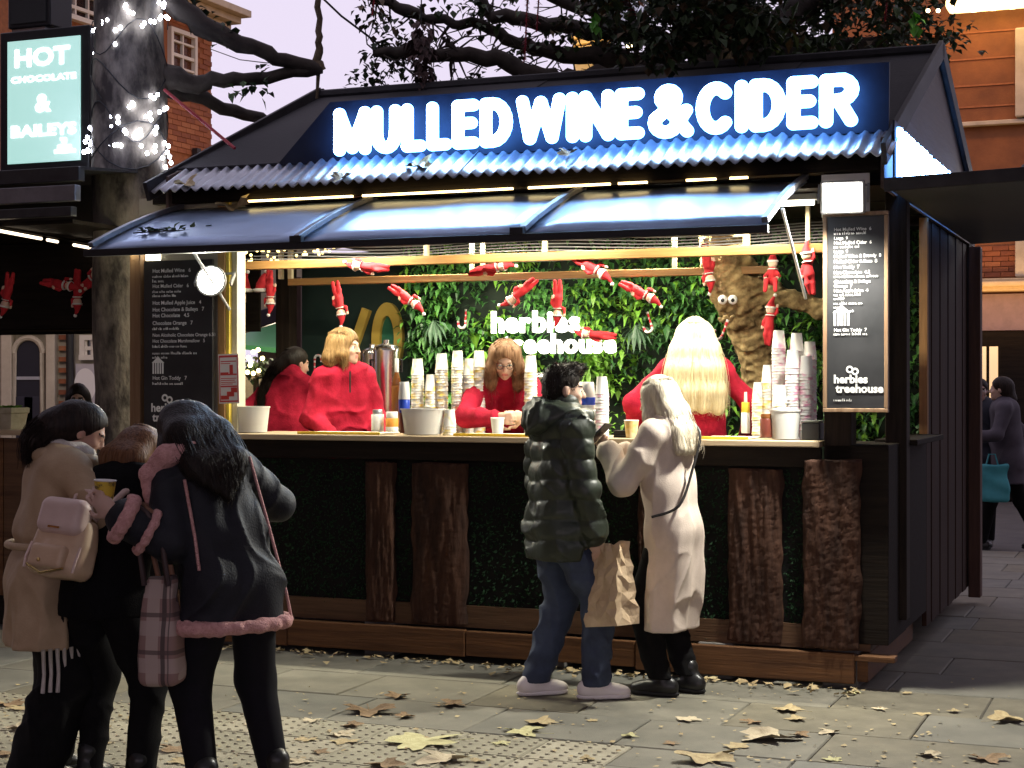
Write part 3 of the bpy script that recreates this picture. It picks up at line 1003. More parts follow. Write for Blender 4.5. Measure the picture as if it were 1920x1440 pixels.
# ------------------------------------------------------------------ menu boards
chalk = mat('chalk_white', (.75, .75, .72), rough=.8)
slate = mat('slate_board', (.016, .017, .018), (.03, .03, .032), rough=.45, scale=4)
def words(q, rg, x, z, h, n, maxx):
    """unreadable small print: strokes in word-length clumps"""
    for w in range(n):
        for c in range(rg.randint(3, 8)):
            if x > maxx: return
            hh = h * rg.choice((.62, .62, .62, 1.0))
            q.box(x, x + h * .16, -.0035, -.001, z, z + hh)
            if rg.random() < .6:
                q.box(x, x + h * .42, -.0034, -.001, z + (hh * .5 if rg.random() < .5 else 0), z + (hh * .5 if rg.random() < .5 else 0) + h * .15)
            x += h * .56
        x += h * .45
def menu(name, label, w, h, lines, M, frame, logo_z, logo_x, logo_s):
    t = thing(name, label, 'menu board', M)
    q = MB(); q.box(0, w, 0, .02, 0, h); q.obj('slate', slate, t)
    if frame:
        f = .022
        for (x0, x1, z0, z1) in ((-f, w + f, -f, -.001), (-f, w + f, h + .001, h + f), (-f, -.001, 0, h), (w + .001, w + f, 0, h)):
            q = MB(); q.box(x0, x1, -.012, .022, z0, z1); q.obj('frame_bar', frame, t, bevel=.003)
    rg = random.Random(len(lines))
    for (fx, fz, s_, sz) in lines:
        ink = MB()
        if isinstance(s_, int):
            words(ink, rg, fx * w, fz * h, sz, s_, w * .9)
        elif s_ == '#house':
            x, z = fx * w, fz * h
            for k in range(5): ink.box(x + k * .018, x + k * .018 + .010, -.003, -.001, z, z + .075)
            ink.add([(x - .006, -.0035, z + .07), (x + .09, -.0035, z + .07), (x + .042, -.0035, z + .11)], [(0, 1, 2)])
        else:
            vs, fs = text_mb(s_, sz, 0, sz * .012)
            ink.add([(v[0] + fx * w, -.003, v[1] + fz * h) for v in vs], fs)
        struct(ink.obj('print_line', chalk, t), 'stuff')
    ink = MB()
    for s_, dz, dx in (('herbies', 0, 0), ('treehouse', -.062 * logo_s, .012)):
        vs, fs = text_mb(s_, .075 * logo_s, 0, .0022)
        ink.add([(v[0] + logo_x + dx, -.003, v[1] + logo_z + dz) for v in vs], fs)
    for cx, cz in ((.105, .088), (.14, .075)):
        n = 18
        vs = [(logo_x + (cx + r * math.cos(6.283 * k / n)) * logo_s, -.003, logo_z + (cz + r * math.sin(6.283 * k / n)) * logo_s) for k in range(n) for r in (.024, .012)]
        ink.add(vs, [(2 * k, (2 * k + 2) % (2 * n), (2 * k + 3) % (2 * n), 2 * k + 1) for k in range(n)])
    words(ink, rg, logo_x, logo_z - .12 * logo_s, .014, 2, w * .45)
    struct(ink.obj('name_logo', chalk, t), 'stuff')
    return t
LINES_L = [(.13, .93, 'Hot Mulled Wine   6', .034), (.13, .90, 4, .017), (.13, .872, 2, .02), (.13, .84, 'Hot Mulled Cider   6', .032), (.13, .81, 4, .016), (.13, .785, 3, .018),
           (.13, .74, 'Hot Mulled Apple Juice   4', .034), (.13, .70, 'Hot Chocolate & Baileys   7', .034), (.13, .665, 'Hot Chocolate   4.5', .034), (.13, .62, 'Chocolate Orange   7', .034), (.13, .59, 4, .017),
           (.13, .55, 'Non Alcoholic Chocolate Orange 6.50', .030), (.13, .515, 'Hot Chocolate Marshmallow   5', .030), (.13, .485, 5, .017), (.13, .445, 5, .017), (.13, .42, 2, .017),
           (.13, .33, '#house', 0), (.13, .295, 'Hot Gin Toddy   7', .034), (.13, .265, 4, .017)]
p0, p1 = kp(270, 812, -.06), kp(398, 490, -.06)
pp = kp(270, 490, -.06)
menu('menu_board', 'tall slate menu board under the bare floodlight, left end of the counter', p1.x - p0.x, 1.08, LINES_L, MK @ T(p0.x, -.06, pp.z - 1.08), None, .115, .055, 1.0)
LINES_R = [(.12, .925, 'Hot Mulled Wine  6', .0245), (.12, .905, 3, .017), (.12, .88, 'Large  9', .023), (.12, .855, 'Hot Mulled Cider  6', .0245), (.12, .835, 3, .016), (.12, .81, 'Large  9', .023),
           (.12, .785, 'Mulled Wine & Brandy  8', .0245), (.12, .757, 'Mulled Cider & Rum  8', .0245), (.12, .728, 'Hot Toddy  7', .0245), (.12, .70, 'Hot Chocolate  4.5', .0245), (.12, .68, 4, .016),
           (.12, .652, 'Chocolate & Baileys', .024), (.12, .63, 'Orange  7', .024), (.12, .605, 'Hot Apple Juice  4', .0245), (.12, .585, 4, .015), (.12, .565, 1, .015), (.12, .54, 4, .015), (.12, .52, 1, .015), (.12, .50, 2, .015),
           (.12, .43, '#house', 0), (.12, .40, 'Hot Gin Toddy  7', .024), (.12, .38, 4, .015)]
frm = wood('board_frame', (.16, .09, .05), (.3, .2, .12), axis=2, rough=.45)
p0, p1 = kp(1551, 765, -.14), kp(1658, 403, -.14)
menu('menu_board', 'tall framed slate menu board at the right corner, glaring white at its top', p1.x - p0.x, p1.z - p0.z, LINES_R, MK @ T(p0.x, -.14, p0.z), frm, .135, .035, .82)

# ------------------------------------------------------------------ floodlights
def flood(label, M, strength, energy, tgt, spot, color, w, h, rnd):
    t = thing('floodlight', label, 'floodlight', M)
    gm = mat('lamp_grey', (.3, .3, .3), rough=.5)
    lm = glow('lens_%d' % strength, color, strength)
    if rnd:
        q = MB(); q.lathe([(0, -.06), (w * .6, -.05), (w + .012, 0), (w + .012, .025), (w, .025)], 24, M=RX(90)); q.obj('housing', gm, t, smooth=True)
        q = MB(); q.lathe([(w, .022), (w * .7, .034), (0, .04)], 24, M=RX(90)); q.obj('lens', lm, t, smooth=True)
    else:
        q = MB(); q.box(-w - .015, w + .015, -.02, .05, -h - .013, h + .013); q.obj('housing', gm, t, bevel=.008)
        q = MB(); q.box(-w, w, -.0245, -.0205, -h, h); q.obj('lens', lm, t)
    q = MB(); q.bar((-w - .03, .02, -.02), (-w - .03, .1, .06), .012, .03); q.bar((w + .03, .02, -.02), (w + .03, .1, .06), .012, .03); q.bar((-w - .03, .1, .06), (w + .03, .1, .06), .03, .012); q.obj('bracket', gm, t)
    lamp('flood_beam', 'SPOT', aim((0, -.11, -.02), (tgt[0], tgt[1] - .1, tgt[2])) if True else None, energy, color, t, size=.06, spot=spot, blend=.6)
    return t
pL = kp(397, 527, -.16)
flood('glaring round floodlight on the tall left menu board', MK @ T(pL) @ RZ(14) @ RX(-4), 60, 110, (0.2, -2, -.9), 150, (1.0, .98, .80), .085, 0, True)
pR = kp(1580, 370, -.22)
flood('floodlight above the framed right menu board, under the roof corner', MK @ T(pR) @ RZ(6) @ RX(8), 30, 420, (-.5, -1.6, -1.5), 172, (1.0, .97, .86), .10, .075, False)
q = MB(); q.box(1.70, 1.96, -.035, -.021, 2.56, 2.79); q.obj('lit_corner_panel', mat('white_panel', (.75, .75, .72), rough=.5), KI)

wl_ = thing('wall_lamp', 'bright box lamp between the tree trunk and the left menu board', 'lamp', MK @ T(kp(291, 474, .02)))
q = MB(); q.box(-.055, .055, -.03, .02, -.05, .05); q.obj('lamp_box', glow('wall_lamp_glow', (1.0, .95, .72), 12), wl_, bevel=.006)
q = MB(); q.box(-.06, .06, .021, .035, -.055, .055); q.obj('back_plate', steelm, wl_)
lamp('wall_lamp_light', 'POINT', T(-.12, -.06, .03), 9, (1.0, .93, .62), wl_, size=.05)

# ------------------------------------------------------------------ lamps inside the stall
for i, (x, y) in enumerate(((-1.55, .35), (-.15, .35), (1.1, .35), (-1.2, 1.5), (.4, 1.5))):
    t = thing('ceiling_lamp', ('white batten lamp under the stall ceiling at the %s' % ('front left', 'front centre', 'front right', 'back left', 'back right')[i]), 'lamp', MK @ T(x, y, 2.70), 'batten lamps under the stall ceiling')
    q = MB(); q.box(-.5, .5, -.03, .03, .0, .035); q.obj('housing', mat('white_metal', (.7, .7, .68), rough=.4), t, bevel=.004)
    q = MB(); q.tube([(-.48, 0, -.016), (.48, 0, -.016)], .014, 10); q.obj('tube', glow('led_tube', (1.0, .93, .72), 10), t, smooth=True)
    lamp('batten_light', 'AREA', T(0, 0, -.035), 46 if y < 1 else 60, (1.0, .92, .70), t, size=(.95, .05))
# ------------------------------------------------------------------ left tree with light strings
trunkm = mat('trunk_bark', (.03, .024, .02), (.22, .19, .15), rough=.85, scale=7, bump=1.0, bscale=24, stretch=(1, 1, .5), contrast=(.38, .64))
limbm = mat('limb_bark', (.022, .017, .014), (.06, .048, .04), rough=.9, scale=9, bump=.6, bscale=30)
LTc = P(243, 720, 11.2)
LTc.z = 0
def limb(pts, rs, jit=.02, sub=4, seed=0):
    rg = random.Random(seed)
    out, rr = [], []
    for i in range(len(pts) - 1):
        for k in range(sub):
            t = k / sub
            p = Vector(pts[i]).lerp(Vector(pts[i + 1]), t)
            out.append(p + Vector((rg.uniform(-jit, jit), rg.uniform(-jit, jit), rg.uniform(-jit, jit))) * (0 if (i == 0 and k == 0) else 1))
            rr.append((rs[i] + (rs[i + 1] - rs[i]) * t) * rg.uniform(.93, 1.07))
    out.append(Vector(pts[-1])); rr.append(rs[-1])
    return out, rr
LTREE = thing('plane_tree', 'tall plane tree trunk wrapped in white fairy lights, left of the counter', 'tree', T(LTc))
q = MB()
pts, rs = limb([(0, 0, -.05), (0, 0, .5), (.01, 0, 1.6), (0, 0, 3.0), (-.01, 0, 4.3), (0, 0, 6.2)], [.36, .27, .25, .238, .238, .22], .008, 4, 2)
q.tube(pts, rs, 22); q.obj('trunk', trunkm, LTREE, smooth='all')
def rel(px, py, d): return P(px, py, d) - LTc
for i, (pl, rl_) in enumerate((([(295, -20, 11.2), (380, 50, 11.3), (450, 80, 11.4), (520, 108, 11.5), (600, 132, 11.6)], [.085, .075, .06, .05, .045]),
                               ([(270, 130, 11.2), (350, 158, 11.3), (420, 150, 11.35), (500, 148, 11.5), (602, 128, 11.6)], [.11, .07, .05, .045, .04]),
                               ([(300, 160, 11.3), (380, 185, 11.5), (460, 215, 11.8), (560, 250, 12.1)], [.06, .05, .045, .03]),
                               ([(260, -40, 11.2), (200, -120, 11.0), (60, -220, 10.6)], [.14, .1, .06]))):
    q = MB()
    pts, rs = limb([rel(*p) for p in pl], rl_, .018, 4, i + 9)
    q.tube(pts, rs, 9); q.obj('branch', limbm, LTREE, smooth='all')
leafdk = [mat('tree_leaf_dark', (.014, .026, .012), (.03, .055, .022), rough=.6, scale=10), mat('tree_leaf', (.03, .06, .02), (.06, .10, .035), rough=.6, scale=10), mat('tree_leaf_brown', (.06, .04, .02), (.12, .08, .035), rough=.7, scale=10)]
def leafcloud(q, c, r, n, L, rg, mats=3):
    for _ in range(n):
        v = Vector((rg.gauss(0, 1), rg.gauss(0, 1), rg.gauss(0, 1)))
        v = v.normalized() * (rg.random() ** .45)
        p = Vector(c) + Vector((v.x * r[0], v.y * r[1], v.z * r[2]))
        leaf(q, p, (rg.gauss(0, 1), rg.gauss(0, 1), rg.gauss(-.5, .8)), L * rg.uniform(.6, 1.25), L * rg.uniform(.26, .42), rg.choice((0, 0, 1, 1, 2)) if mats == 3 else 0, .15)
rg = random.Random(21)
q = MB()
for px, py, r, n in ((345, 12, .09, 16), (375, 30, .10, 20), (400, 40, .08, 14), (425, 50, .05, 6), (415, 75, .06, 7), (440, 55, .03, 3), (500, 125, .07, 7), (465, 165, .09, 11), (492, 168, .06, 7), (440, 172, .06, 6), (330, -20, .2, 34)):
    leafcloud(q, rel(px, py, 11.35), (r, r, r), n, .075, rg)
struct(q.obj('crown', leafdk, LTREE), 'stuff')
# fairy lights round the trunk
FL = thing('fairy_lights', 'string of cold white fairy lights wound round the left tree trunk', 'string lights', T(LTc))
fb = glow('fairy_bulb', (.80, .84, 1.0), 26)
bulbme = MB().ball((0, 0, 0), (.013, .013, .016), 8).data('bulb', fb, 'all')
pos = [(895, 15), (920, 37), (935, 95), (900, 105), (848, 120), (812, 130), (705, 40), (748, 75), (605, 112), (560, 150), (525, 172), (678, 155), (648, 248), (552, 250), (533, 300), (537, 397),
       (868, 553), (727, 600), (925, 615), (820, 655), (627, 658), (663, 690), (567, 692), (540, 707), (700, 735), (870, 737), (783, 750), (770, 772), (545, 748), (575, 755), (555, 775), (578, 772), (517, 795), (508, 812),
       (568, 835), (495, 850), (520, 850), (565, 878), (622, 822), (645, 818), (662, 815), (680, 818), (795, 820), (828, 862), (873, 822), (872, 852), (925, 805), (948, 822), (942, 857), (915, 888), (955, 882), (962, 915), (932, 940), (755, 768)]
pos += [(x_ + random.uniform(-38, 38), y_ + random.uniform(-22, 22)) for x_, y_ in pos[16:] for _ in (0, 1)][:44] + [(x_ + random.uniform(-30, 30), y_ + random.uniform(-20, 20)) for x_, y_ in pos[:12]]
for x_, y_ in pos:
    px, py = x_ / 3, y_ / 3
    u = max(-.985, min(.985, (px - 243) / 66.5))
    d = 11.2 - .25 * math.sqrt(1 - u * u) - .012
    p = P(px, py, d) - LTc
    link('bulb', bulbme, FL, T(p) @ RX(random.uniform(-60, 60)))
for zz, ph, n in ((3.75, .4, 1.6), (3.45, 2.0, 1.2), (3.32, 1.0, 2.2), (4.05, 0, 1.3)):
    q = MB()
    q.tube([(.255 * math.cos(ph + 6.28 * n * k / 40), .255 * math.sin(ph + 6.28 * n * k / 40), zz + .13 * math.sin(k * .55 + ph) - .004 * k) for k in range(41)], .004, 5); q.obj('cable', mat('black_cable', (.01, .01, .012), rough=.6), FL)
q = MB()
for i in range(9):                                    # glow of the bulbs on the bark
    pass
for z_ in (3.25, 3.9):
    lamp('fairy_glow', 'POINT', T(-.05, -.55, z_), 3.0, (.6, .65, 1.0), FL, size=.2)
# rope and wires
RP = thing('hanging_rope', 'thick brown rope hanging vertically above the left roof edge', 'rope', T(P(598, 190, 11.6)))
o0 = P(598, 190, 11.6)
q = MB(); pts, rs = limb([P(596, -60, 11.6) - o0, P(598, 60, 11.6) - o0, P(595, 110, 11.6) - o0, P(600, 132, 11.6) - o0], [.02, .022, .03, .045], .012, 5, 4); q.tube(pts, rs, 8); q.obj('rope_length', mat('rope', (.07, .05, .03), (.14, .1, .06), rough=.9, scale=40), RP, smooth='all')
q = MB(); q.tube([P(597, 135, 11.6) - o0, P(594, 185, 11.6) - o0], [.016, .01], 6); q.obj('rope_tail', MATS['rope'], RP)
tw = MB(); tw.tube([P(598, -10, 11.6), P(640, 30, 12), P(700, 75, 12.4), P(810, 170, 12.9)], .008, 6)
tag(tw.obj('guy_wire', MATS['black_cable']), 'thin dark guy wire slanting down to the roof ridge', 'wire')
tw = MB(); tw.tube([P(395, 92, 14), P(450, 112, 13), P(500, 118, 12), P(540, 116, 11.6)], .004, 5)
tag(tw.obj('slack_cable', MATS['black_cable']), 'slack thin cable from brick building to rope knot', 'cable')
tw = MB(); tw.tube([P(308, 168, 10.9), P(380, 228, 10.8), P(440, 278, 10.6)], .011, 6)
tag(tw.obj('red_cord', mat('red_cord', (.35, .02, .03), rough=.6)), 'red cord stretched from tree trunk down to the roof', 'cord')

# ------------------------------------------------------------------ tree growing through the stall roof
TB = MK @ T(.95, 1.55, 0)
TBi = TB.inverted()
BT = thing('plane_tree', 'big tree growing up through the stall roof, dark crown over the lettering', 'tree', TB)
eyebark = mat('pale_bark', (.11, .068, .028), (.48, .36, .17), rough=.9, scale=9, bump=1.0, bscale=34, contrast=(.36, .64))
def tl(px, py, d): return TBi @ P(px, py, d)
sd = SDF()
pts3 = [(1452, 860, 11.2), (1440, 730, 11.15), (1410, 620, 11.05), (1380, 545, 10.95), (1362, 490, 10.9), (1350, 400, 10.9), (1330, 250, 11.2)]
lp = [np.array(tl(*p)) for p in pts3]
sd.chain(lp, [.15, .145, .15, .165, .165, .16, .15], .05)
sd.chain([np.array(tl(*p)) for p in ((1395, 520, 10.95), (1450, 552, 10.9), (1545, 580, 10.85), (1600, 575, 10.9))], [.1, .075, .07, .06], .06)
for i in range(26):                                   # moss lumps and burrs
    k = random.uniform(1.6, 4.2)
    a, b = lp[int(k)], lp[int(k) + 1]
    c = a + (b - a) * (k % 1)
    t = random.uniform(-1.4, 1.4)
    sd.ell(c + np.array([.15 * math.sin(t), -.15 * math.cos(t), 0]), (random.uniform(.02, .045),) * 3, None, .03)
for i in range(12):
    c = lp[2] + (lp[3] - lp[2]) * random.uniform(.1, .8)
    sd.ell(c + np.array([random.uniform(-.1, .1), -.155, random.uniform(-.03, .03)]), (random.uniform(.02, .04),) * 3, None, .02)
sd_obj('trunk', sd.mesh(.011, lambda X, Y, Z: wob(3, 30, .008)(X, Y, Z) + wob(4, 75, .007)(X, Y, Z) + .006 * np.abs(np.sin(38 * X + 9 * np.sin(7 * Z))) + .005 * np.abs(np.sin(44 * Z + 5 * np.sin(11 * X)))), eyebark, BT)
for px in (1355, 1374):
    c = TBi @ P(px, 562, 10.76)
    q = MB(); q.ball(c, (.032, .022, .032), 14); e = q.obj('eye', mat('eye_white', (.8, .8, .78), rough=.2), BT, smooth='all')
    q = MB(); q.ball(c + Vector((.004, -.019, -.004)), (.013, .006, .013), 10); q.obj('pupil', mat('eye_black', (.005, .005, .005), rough=.2), e, smooth='all')
q = MB()
for i in range(12):
    c = TBi @ P(1350 + i * 2.2, 598 + 4 * math.sin(i), 10.77)
    q.ball(c, (.016, .014, .013), 8)
q.obj('mouth_burr', eyebark, BT, smooth='all')
limbs = [([(1335, 260, 11.3), (1290, 170, 12.0), (1200, 150, 12.3), (1120, 148, 12.4), (1050, 150, 12.4), (990, 138, 12.4), (930, 106, 12.4), (860, 106, 12.4), (760, 96, 12.4), (700, 100, 12.4)], [.16, .13, .11, .09, .075, .07, .062, .055, .05, .03]),
         ([(860, 104, 12.4), (845, 85, 12.4), (832, 69, 12.4)], [.03, .026, .022]),
         ([(1290, 170, 12.0), (1220, 118, 12.5), (1130, 108, 12.6), (1040, 98, 12.6), (965, 78, 12.6), (905, 48, 12.6), (830, 40, 12.6), (765, 25, 12.6), (690, -15, 12.6)], [.09, .09, .075, .06, .05, .042, .036, .05, .03]),
         ([(1290, 170, 12.0), (1230, 65, 12.8), (1100, 56, 12.8), (1000, 42, 12.8), (930, 30, 12.8), (890, -10, 12.8)], [.09, .08, .07, .06, .05, .04]),
         ([(1230, 65, 12.8), (1140, 30, 12.9), (1030, -10, 13)], [.07, .06, .05]),
         ([(1330, 240, 11.3), (1400, 100, 12.0), (1480, 30, 12.5), (1600, -60, 12.6)], [.15, .13, .11, .09]),
         ([(1400, 100, 12.0), (1560, 90, 12.6), (1700, 70, 12.8)], [.09, .07, .05]),
         ([(1330, 250, 11.3), (1345, 50, 11.6), (1360, -200, 11.6)], [.15, .13, .12]),
         ([(1360, -200, 11.6), (1100, -420, 8.5), (900, -900, 5.5)], [.12, .09, .06]),
         ([(1360, -200, 11.6), (1700, -450, 9), (2000, -1000, 5.5)], [.12, .09, .06]),
         ([(1345, 0, 11.6), (900, -260, 9.5), (300, -700, 6.5)], [.12, .08, .05])]
for i, (pl, rl_) in enumerate(limbs):
    q = MB()
    pts, rs = limb([tl(*p) for p in pl], rl_, .02, 4, i + 40)
    q.tube(pts, rs, 9); q.obj('branch', limbm, BT, smooth='all')
rg = random.Random(5)
q = MB()
for pl, rl_ in limbs[:8]:                             # bare twigs along the boughs
    for k in range(len(pl) - 1):
        for _ in range(7):
            t = rg.random()
            p = Vector(tl(*pl[k])).lerp(Vector(tl(*pl[k + 1])), t)
            d_ = Vector((rg.gauss(0, 1), rg.gauss(0, .6), rg.gauss(-.1, .9))).normalized()
            L_ = rg.uniform(.12, .38)
            e1 = p + d_ * L_ * .5 + Vector((0, 0, rg.uniform(-.03, .03)))
            e2 = e1 + (d_ + Vector((rg.gauss(0, .4), rg.gauss(0, .4), rg.gauss(-.2, .4)))).normalized() * L_ * .5
            q.tube([p, e1, e2], [.010, .006, .003], 5)
            if rg.random() < .6:
                q.tube([e1, e1 + (d_ + Vector((rg.gauss(0, .8), 0, rg.gauss(0, .8)))).normalized() * L_ * .4], [.005, .0025], 4)
struct(q.obj('twigs', limbm, BT), 'stuff')
q = MB()
for px, py, r, n in ((690, 15, .14, 26), (720, 30, .14, 28), (735, 65, .12, 22), (720, 95, .16, 46), (760, 110, .14, 34), (705, 130, .12, 22), (690, 150, .13, 24), (720, 160, .12, 22), (755, 130, .06, 5), (780, 30, .10, 16), (790, 70, .10, 30), (800, 100, .09, 24), (800, 140, .08, 14), (840, 5, .14, 18), (880, 0, .12, 16), (900, 20, .12, 24), (890, 45, .10, 18), (930, 45, .08, 10),
                    (870, 150, .09, 14), (900, 140, .08, 8), (960, 5, .1, 10), (965, 110, .06, 10), (985, 100, .07, 16), (1000, 70, .08, 10), (1030, 70, .1, 14), (1060, 45, .12, 26), (1090, 40, .12, 22), (1050, 95, .08, 10), (1075, 70, .08, 10), (660, 160, .10, 12), (830, 150, .03, 3), (1160, 60, .25, 130)):
    leafcloud(q, tl(px, py, 12.5), (r, r, r), n, .075, rg)
for i in range(64):
    px, py = rg.uniform(1120, 1780), rg.uniform(-120, 150)
    if py > 120 and px > 1660: continue
    r = rg.uniform(.18, .34)
    leafcloud(q, tl(px, py, rg.uniform(11.6, 14)), (r, r, r * .8), 80, .10, rg)
for i in range(22):
    leafcloud(q, tl(rg.uniform(1210, 1480), rg.uniform(-30, 105), rg.uniform(10.6, 11.1)), (.2, .2, .16), 46, .09, rg)
for px, py, r, n in ((1780, 60, .10, 22), (1760, 90, .12, 22), (1800, 70, .06, 8), (1740, 20, .15, 40), (1700, 50, .18, 50), (1820, 50, .04, 4), (1835, 95, .03, 3), (1660, 90, .15, 40)):
    leafcloud(q, tl(px, py, 11.8), (r, r, r), n, .075, rg)
struct(q.obj('crown', leafdk, BT), 'stuff')
q = MB()
for i in range(1300):                                  # unseen leaves added above the picture, thickened to dim the sky light
    c = Vector((rg.uniform(-11, 11), rg.uniform(-9, 12), rg.uniform(5.2, 7.5)))
    if c.y > 9 and c.x < -.3: continue
    leafcloud(q, TBi @ c, (.7, .7, .35), 34, .26, rg)
struct(q.obj('unseen_shade_crown', leafdk, BT), 'stuff')
for px, py, d in ((1120, 38, 11.6), (1715, 38, 11.4), (1325, 12, 11.6)):
    q = MB()
    c = tl(px, py, d)
    for k in range(9):
        leaf(q, c + Vector((rg.uniform(-.03, .03), rg.uniform(-.03, .03), rg.uniform(-.04, .06))), (rg.gauss(0, .5), rg.gauss(0, .5), -1), .09, .035, 0, .1)
    o = q.obj('lit_leaf_sprig', mat('leaf_lit', (.08, .28, .03), (.12, .4, .05), rough=.5), BT)  # green light on these sprigs is put into the leaf colour
# ornaments hanging in the tree
redt = mat('red_tinsel', (.20, .012, .025), (.35, .03, .05), rough=.5, scale=30)
def tinsel(px, y0, y1, d, r, lb):
    p0, p1 = P(px, y0, d), P(px - 6, y1, d)
    t = thing('tinsel_garland', lb, 'garland', T(p1))
    q = MB(); q.tube([p0 - p1, Vector((0, 0, 0))], .006, 5); q.obj('cord', redt, t)
    q = MB()
    L = (p0 - p1).length
    for k in range(int(L * 220)):
        z = rg.uniform(0, L); a = rg.uniform(0, 6.28)
        c = Vector((p0 - p1)) * (z / L)
        dv = Vector((math.cos(a), math.sin(a), rg.uniform(-.9, .1))) * r * rg.uniform(.5, 1)
        e = Vector((-math.sin(a), math.cos(a), 0)) * .006
        q.add([c - e, c + dv, c + e], [(0, 1, 2)])
    struct(q.obj('tinsel_fringe', redt, t), 'stuff')
tinsel(1012, -30, 60, 12.3, .05, 'dark red tinsel hanging right of the forked branch, nearer the crown')
tinsel(990, -30, 112, 12.3, .05, 'long dark red tinsel hanging down to the lowest branch')
tinsel(704, -20, 28, 12.3, .04, 'short red tinsel at the far left tip of the crown')
tinsel(1665, -20, 40, 11.6, .04, 'red tinsel hanging in the crown above the right gable')
q = MB()
c = P(790, 75, 12.2)
for k in range(200):
    z = rg.uniform(-.42, .12); w = .10 if z > -.15 else .055
    a = rg.uniform(0, 6.28); p = Vector((w * math.cos(a) * rg.uniform(.3, 1), w * math.sin(a), z))
    leaf(q, p + Vector((.07 * -z, 0, 0)), (math.cos(a), math.sin(a), -1), .07, .025, 0, .2)
st = thing('dried_bunch', 'drooping dark brown bunch hanging at the left of the crown', 'foliage', T(c))
struct(q.obj('dried_leaves', mat('dried_purple', (.045, .025, .025), (.08, .045, .04), rough=.8), st), 'stuff')
q = MB(); q.tube([(0, 0, .1), (0, 0, .35)], .005, 5); q.obj('string', MATS['black_cable'], st)
bb = thing('bauble', 'clear hanging globe with red filling high in the crown', 'ornament', T(P(1178, 8, 11.9)))
q = MB(); q.ball((0, 0, 0), .12, 20); q.obj('globe', mat('clear_plastic', (.8, .85, .9), rough=.05, trans=.92, spec=.5), bb, smooth='all')
q = MB(); q.bar((-.03, 0, .05), (.04, 0, -.08), .03, .03); q.bar((.0, 0, .09), (.05, 0, .03), .02, .02); q.obj('red_filling', mat('bauble_red', (.5, .02, .04), rough=.4), bb, bevel=.005)
q = MB(); q.tube([(0, 0, .12), (0, 0, .5)], .004, 5); q.obj('string', MATS['black_cable'], bb)
# far warm bulbs in the crown
fw = glow('far_bulb', (1.0, .75, .4), 16)
BU = thing('crown_lights', 'scattered small warm bulbs glinting through the dark crown', 'string lights', T(P(1350, 100, 13.5)))
bm = MB().ball((0, 0, 0), .014, 8).data('bulb', fw, 'all')
o0 = P(1350, 100, 13.5)
for px, py in ((1178, 86), (1211, 66), (1235, 66), (1404, 118), (1412, 114), (1421, 123), (1437, 126), (1553, 120), (1740, 20), (1759, 20), (1785, 14), (1795, 18), (1806, 15), (1801, 19)):
    link('bulb', bm, BU, T(P(px, py, 11.3) - o0))

# ------------------------------------------------------------------ stall on the left
L0 = MK @ T(0, .2, 0)
LS = thing('market_stall', 'dark timber stall at the left edge behind the tree trunk', 'stall', L0)
e0, e1 = -6.4, -3.0
q = MB(); q.box(e0, e1, -.05, .5, 1.30, 1.335); q.obj('counter_top', countm, LS, bevel=.005)
for i in range(14):
    x = e0 + i * .2428
    q = MB(); q.box(x + .003, x + .24, -.02 - .004 * (i % 2), .02, .2, 1.28); q.obj('front_board', brown if i % 3 else plinthm, LS, bevel=.004)
q = MB(); q.box(e0, e1, .0, 2.4, .0, .2); q.obj('floor_deck', dark, LS)
q = MB(); q.box(e1 - .12, e1, 2.2, 2.32, .2, 2.75); q.obj('corner_post', darkz, LS)
q = MB(); q.box(e0, e1, 2.05, 2.1, .2, 1.0); q.obj('rear_boarding', dark, LS)
for k, (y0, z0, z1) in enumerate(((-.62, 2.93, 3.02), (-.66, 2.80, 2.90), (-.70, 2.70, 2.76))):
    q = MB(); q.box(e0, e1 + .1, y0, y0 + .06, z0, z1); q.obj('roof_fascia', [mat('fascia_black', (.02, .02, .022), (.04, .04, .042), rough=.5), MATS['rib_metal'], MATS['fascia_black']][k], LS, bevel=.004)
q = MB(); q.add([(e0, -.6, 3.02), (e1 + .1, -.6, 3.02), (e1 + .1, 1.0, 3.15), (e0, 1.0, 3.15), (e0, 2.6, 2.95), (e1 + .1, 2.6, 2.95)], [(0, 1, 2, 3), (3, 2, 5, 4)]); solid(q.obj('roof_sheet', feltm, LS), .02)
for i in range(6):
    q = MB(); q.box(e0, e1, -.55 + i * .5, -.07 + i * .5, 2.67 + .005 * (i % 2), 2.695); q.obj('ceiling_board', dark, LS)
q = MB(); q.bar((ka(12, 1.2), .6, 2.28), (e1 + .15, 1.3, 2.28), .05, .06); q.obj('ceiling_beam', orange, LS, bevel=.004)
for x in (-3.65, -3.45, -3.3):
    q = MB(); q.box(x, x + .03, .8, .83, 2.3, 2.67); q.obj('beam_hanger', MATS['pale_batten'], LS)
for i in range(5):
    q = MB(); q.box(e0, e1, .55 + .3 * i, .57 + .3 * i, 2.05 + .0 * i, 2.66); q.obj('hanging_slat_panel', dark, LS)
st = thing('light_strip', 'thin warm light strip under the roof of the left stall', 'light strip', T(P(90, 450, 11.2)))
o0 = P(90, 450, 11.2)
for a, b in ((0, .46), (.52, .62), (.78, 1.0)):
    q = MB(); q.tube([P(-10 + 190 * a, 431 + 36 * a, 10.6 + 1.2 * a) - o0, P(-10 + 190 * b, 431 + 36 * b, 10.6 + 1.2 * b) - o0], .011, 6); q.obj('light_tube', glow('pale_led', (1.0, .80, .58), 3.0), st)
q = MB(); q.bar(P(-10, 429, 10.62) - o0 + Vector((0, .02, .02)), P(182, 464, 11.82) - o0 + Vector((0, .02, .02)), .02, .014); q.obj('mounting_channel', dark, st)
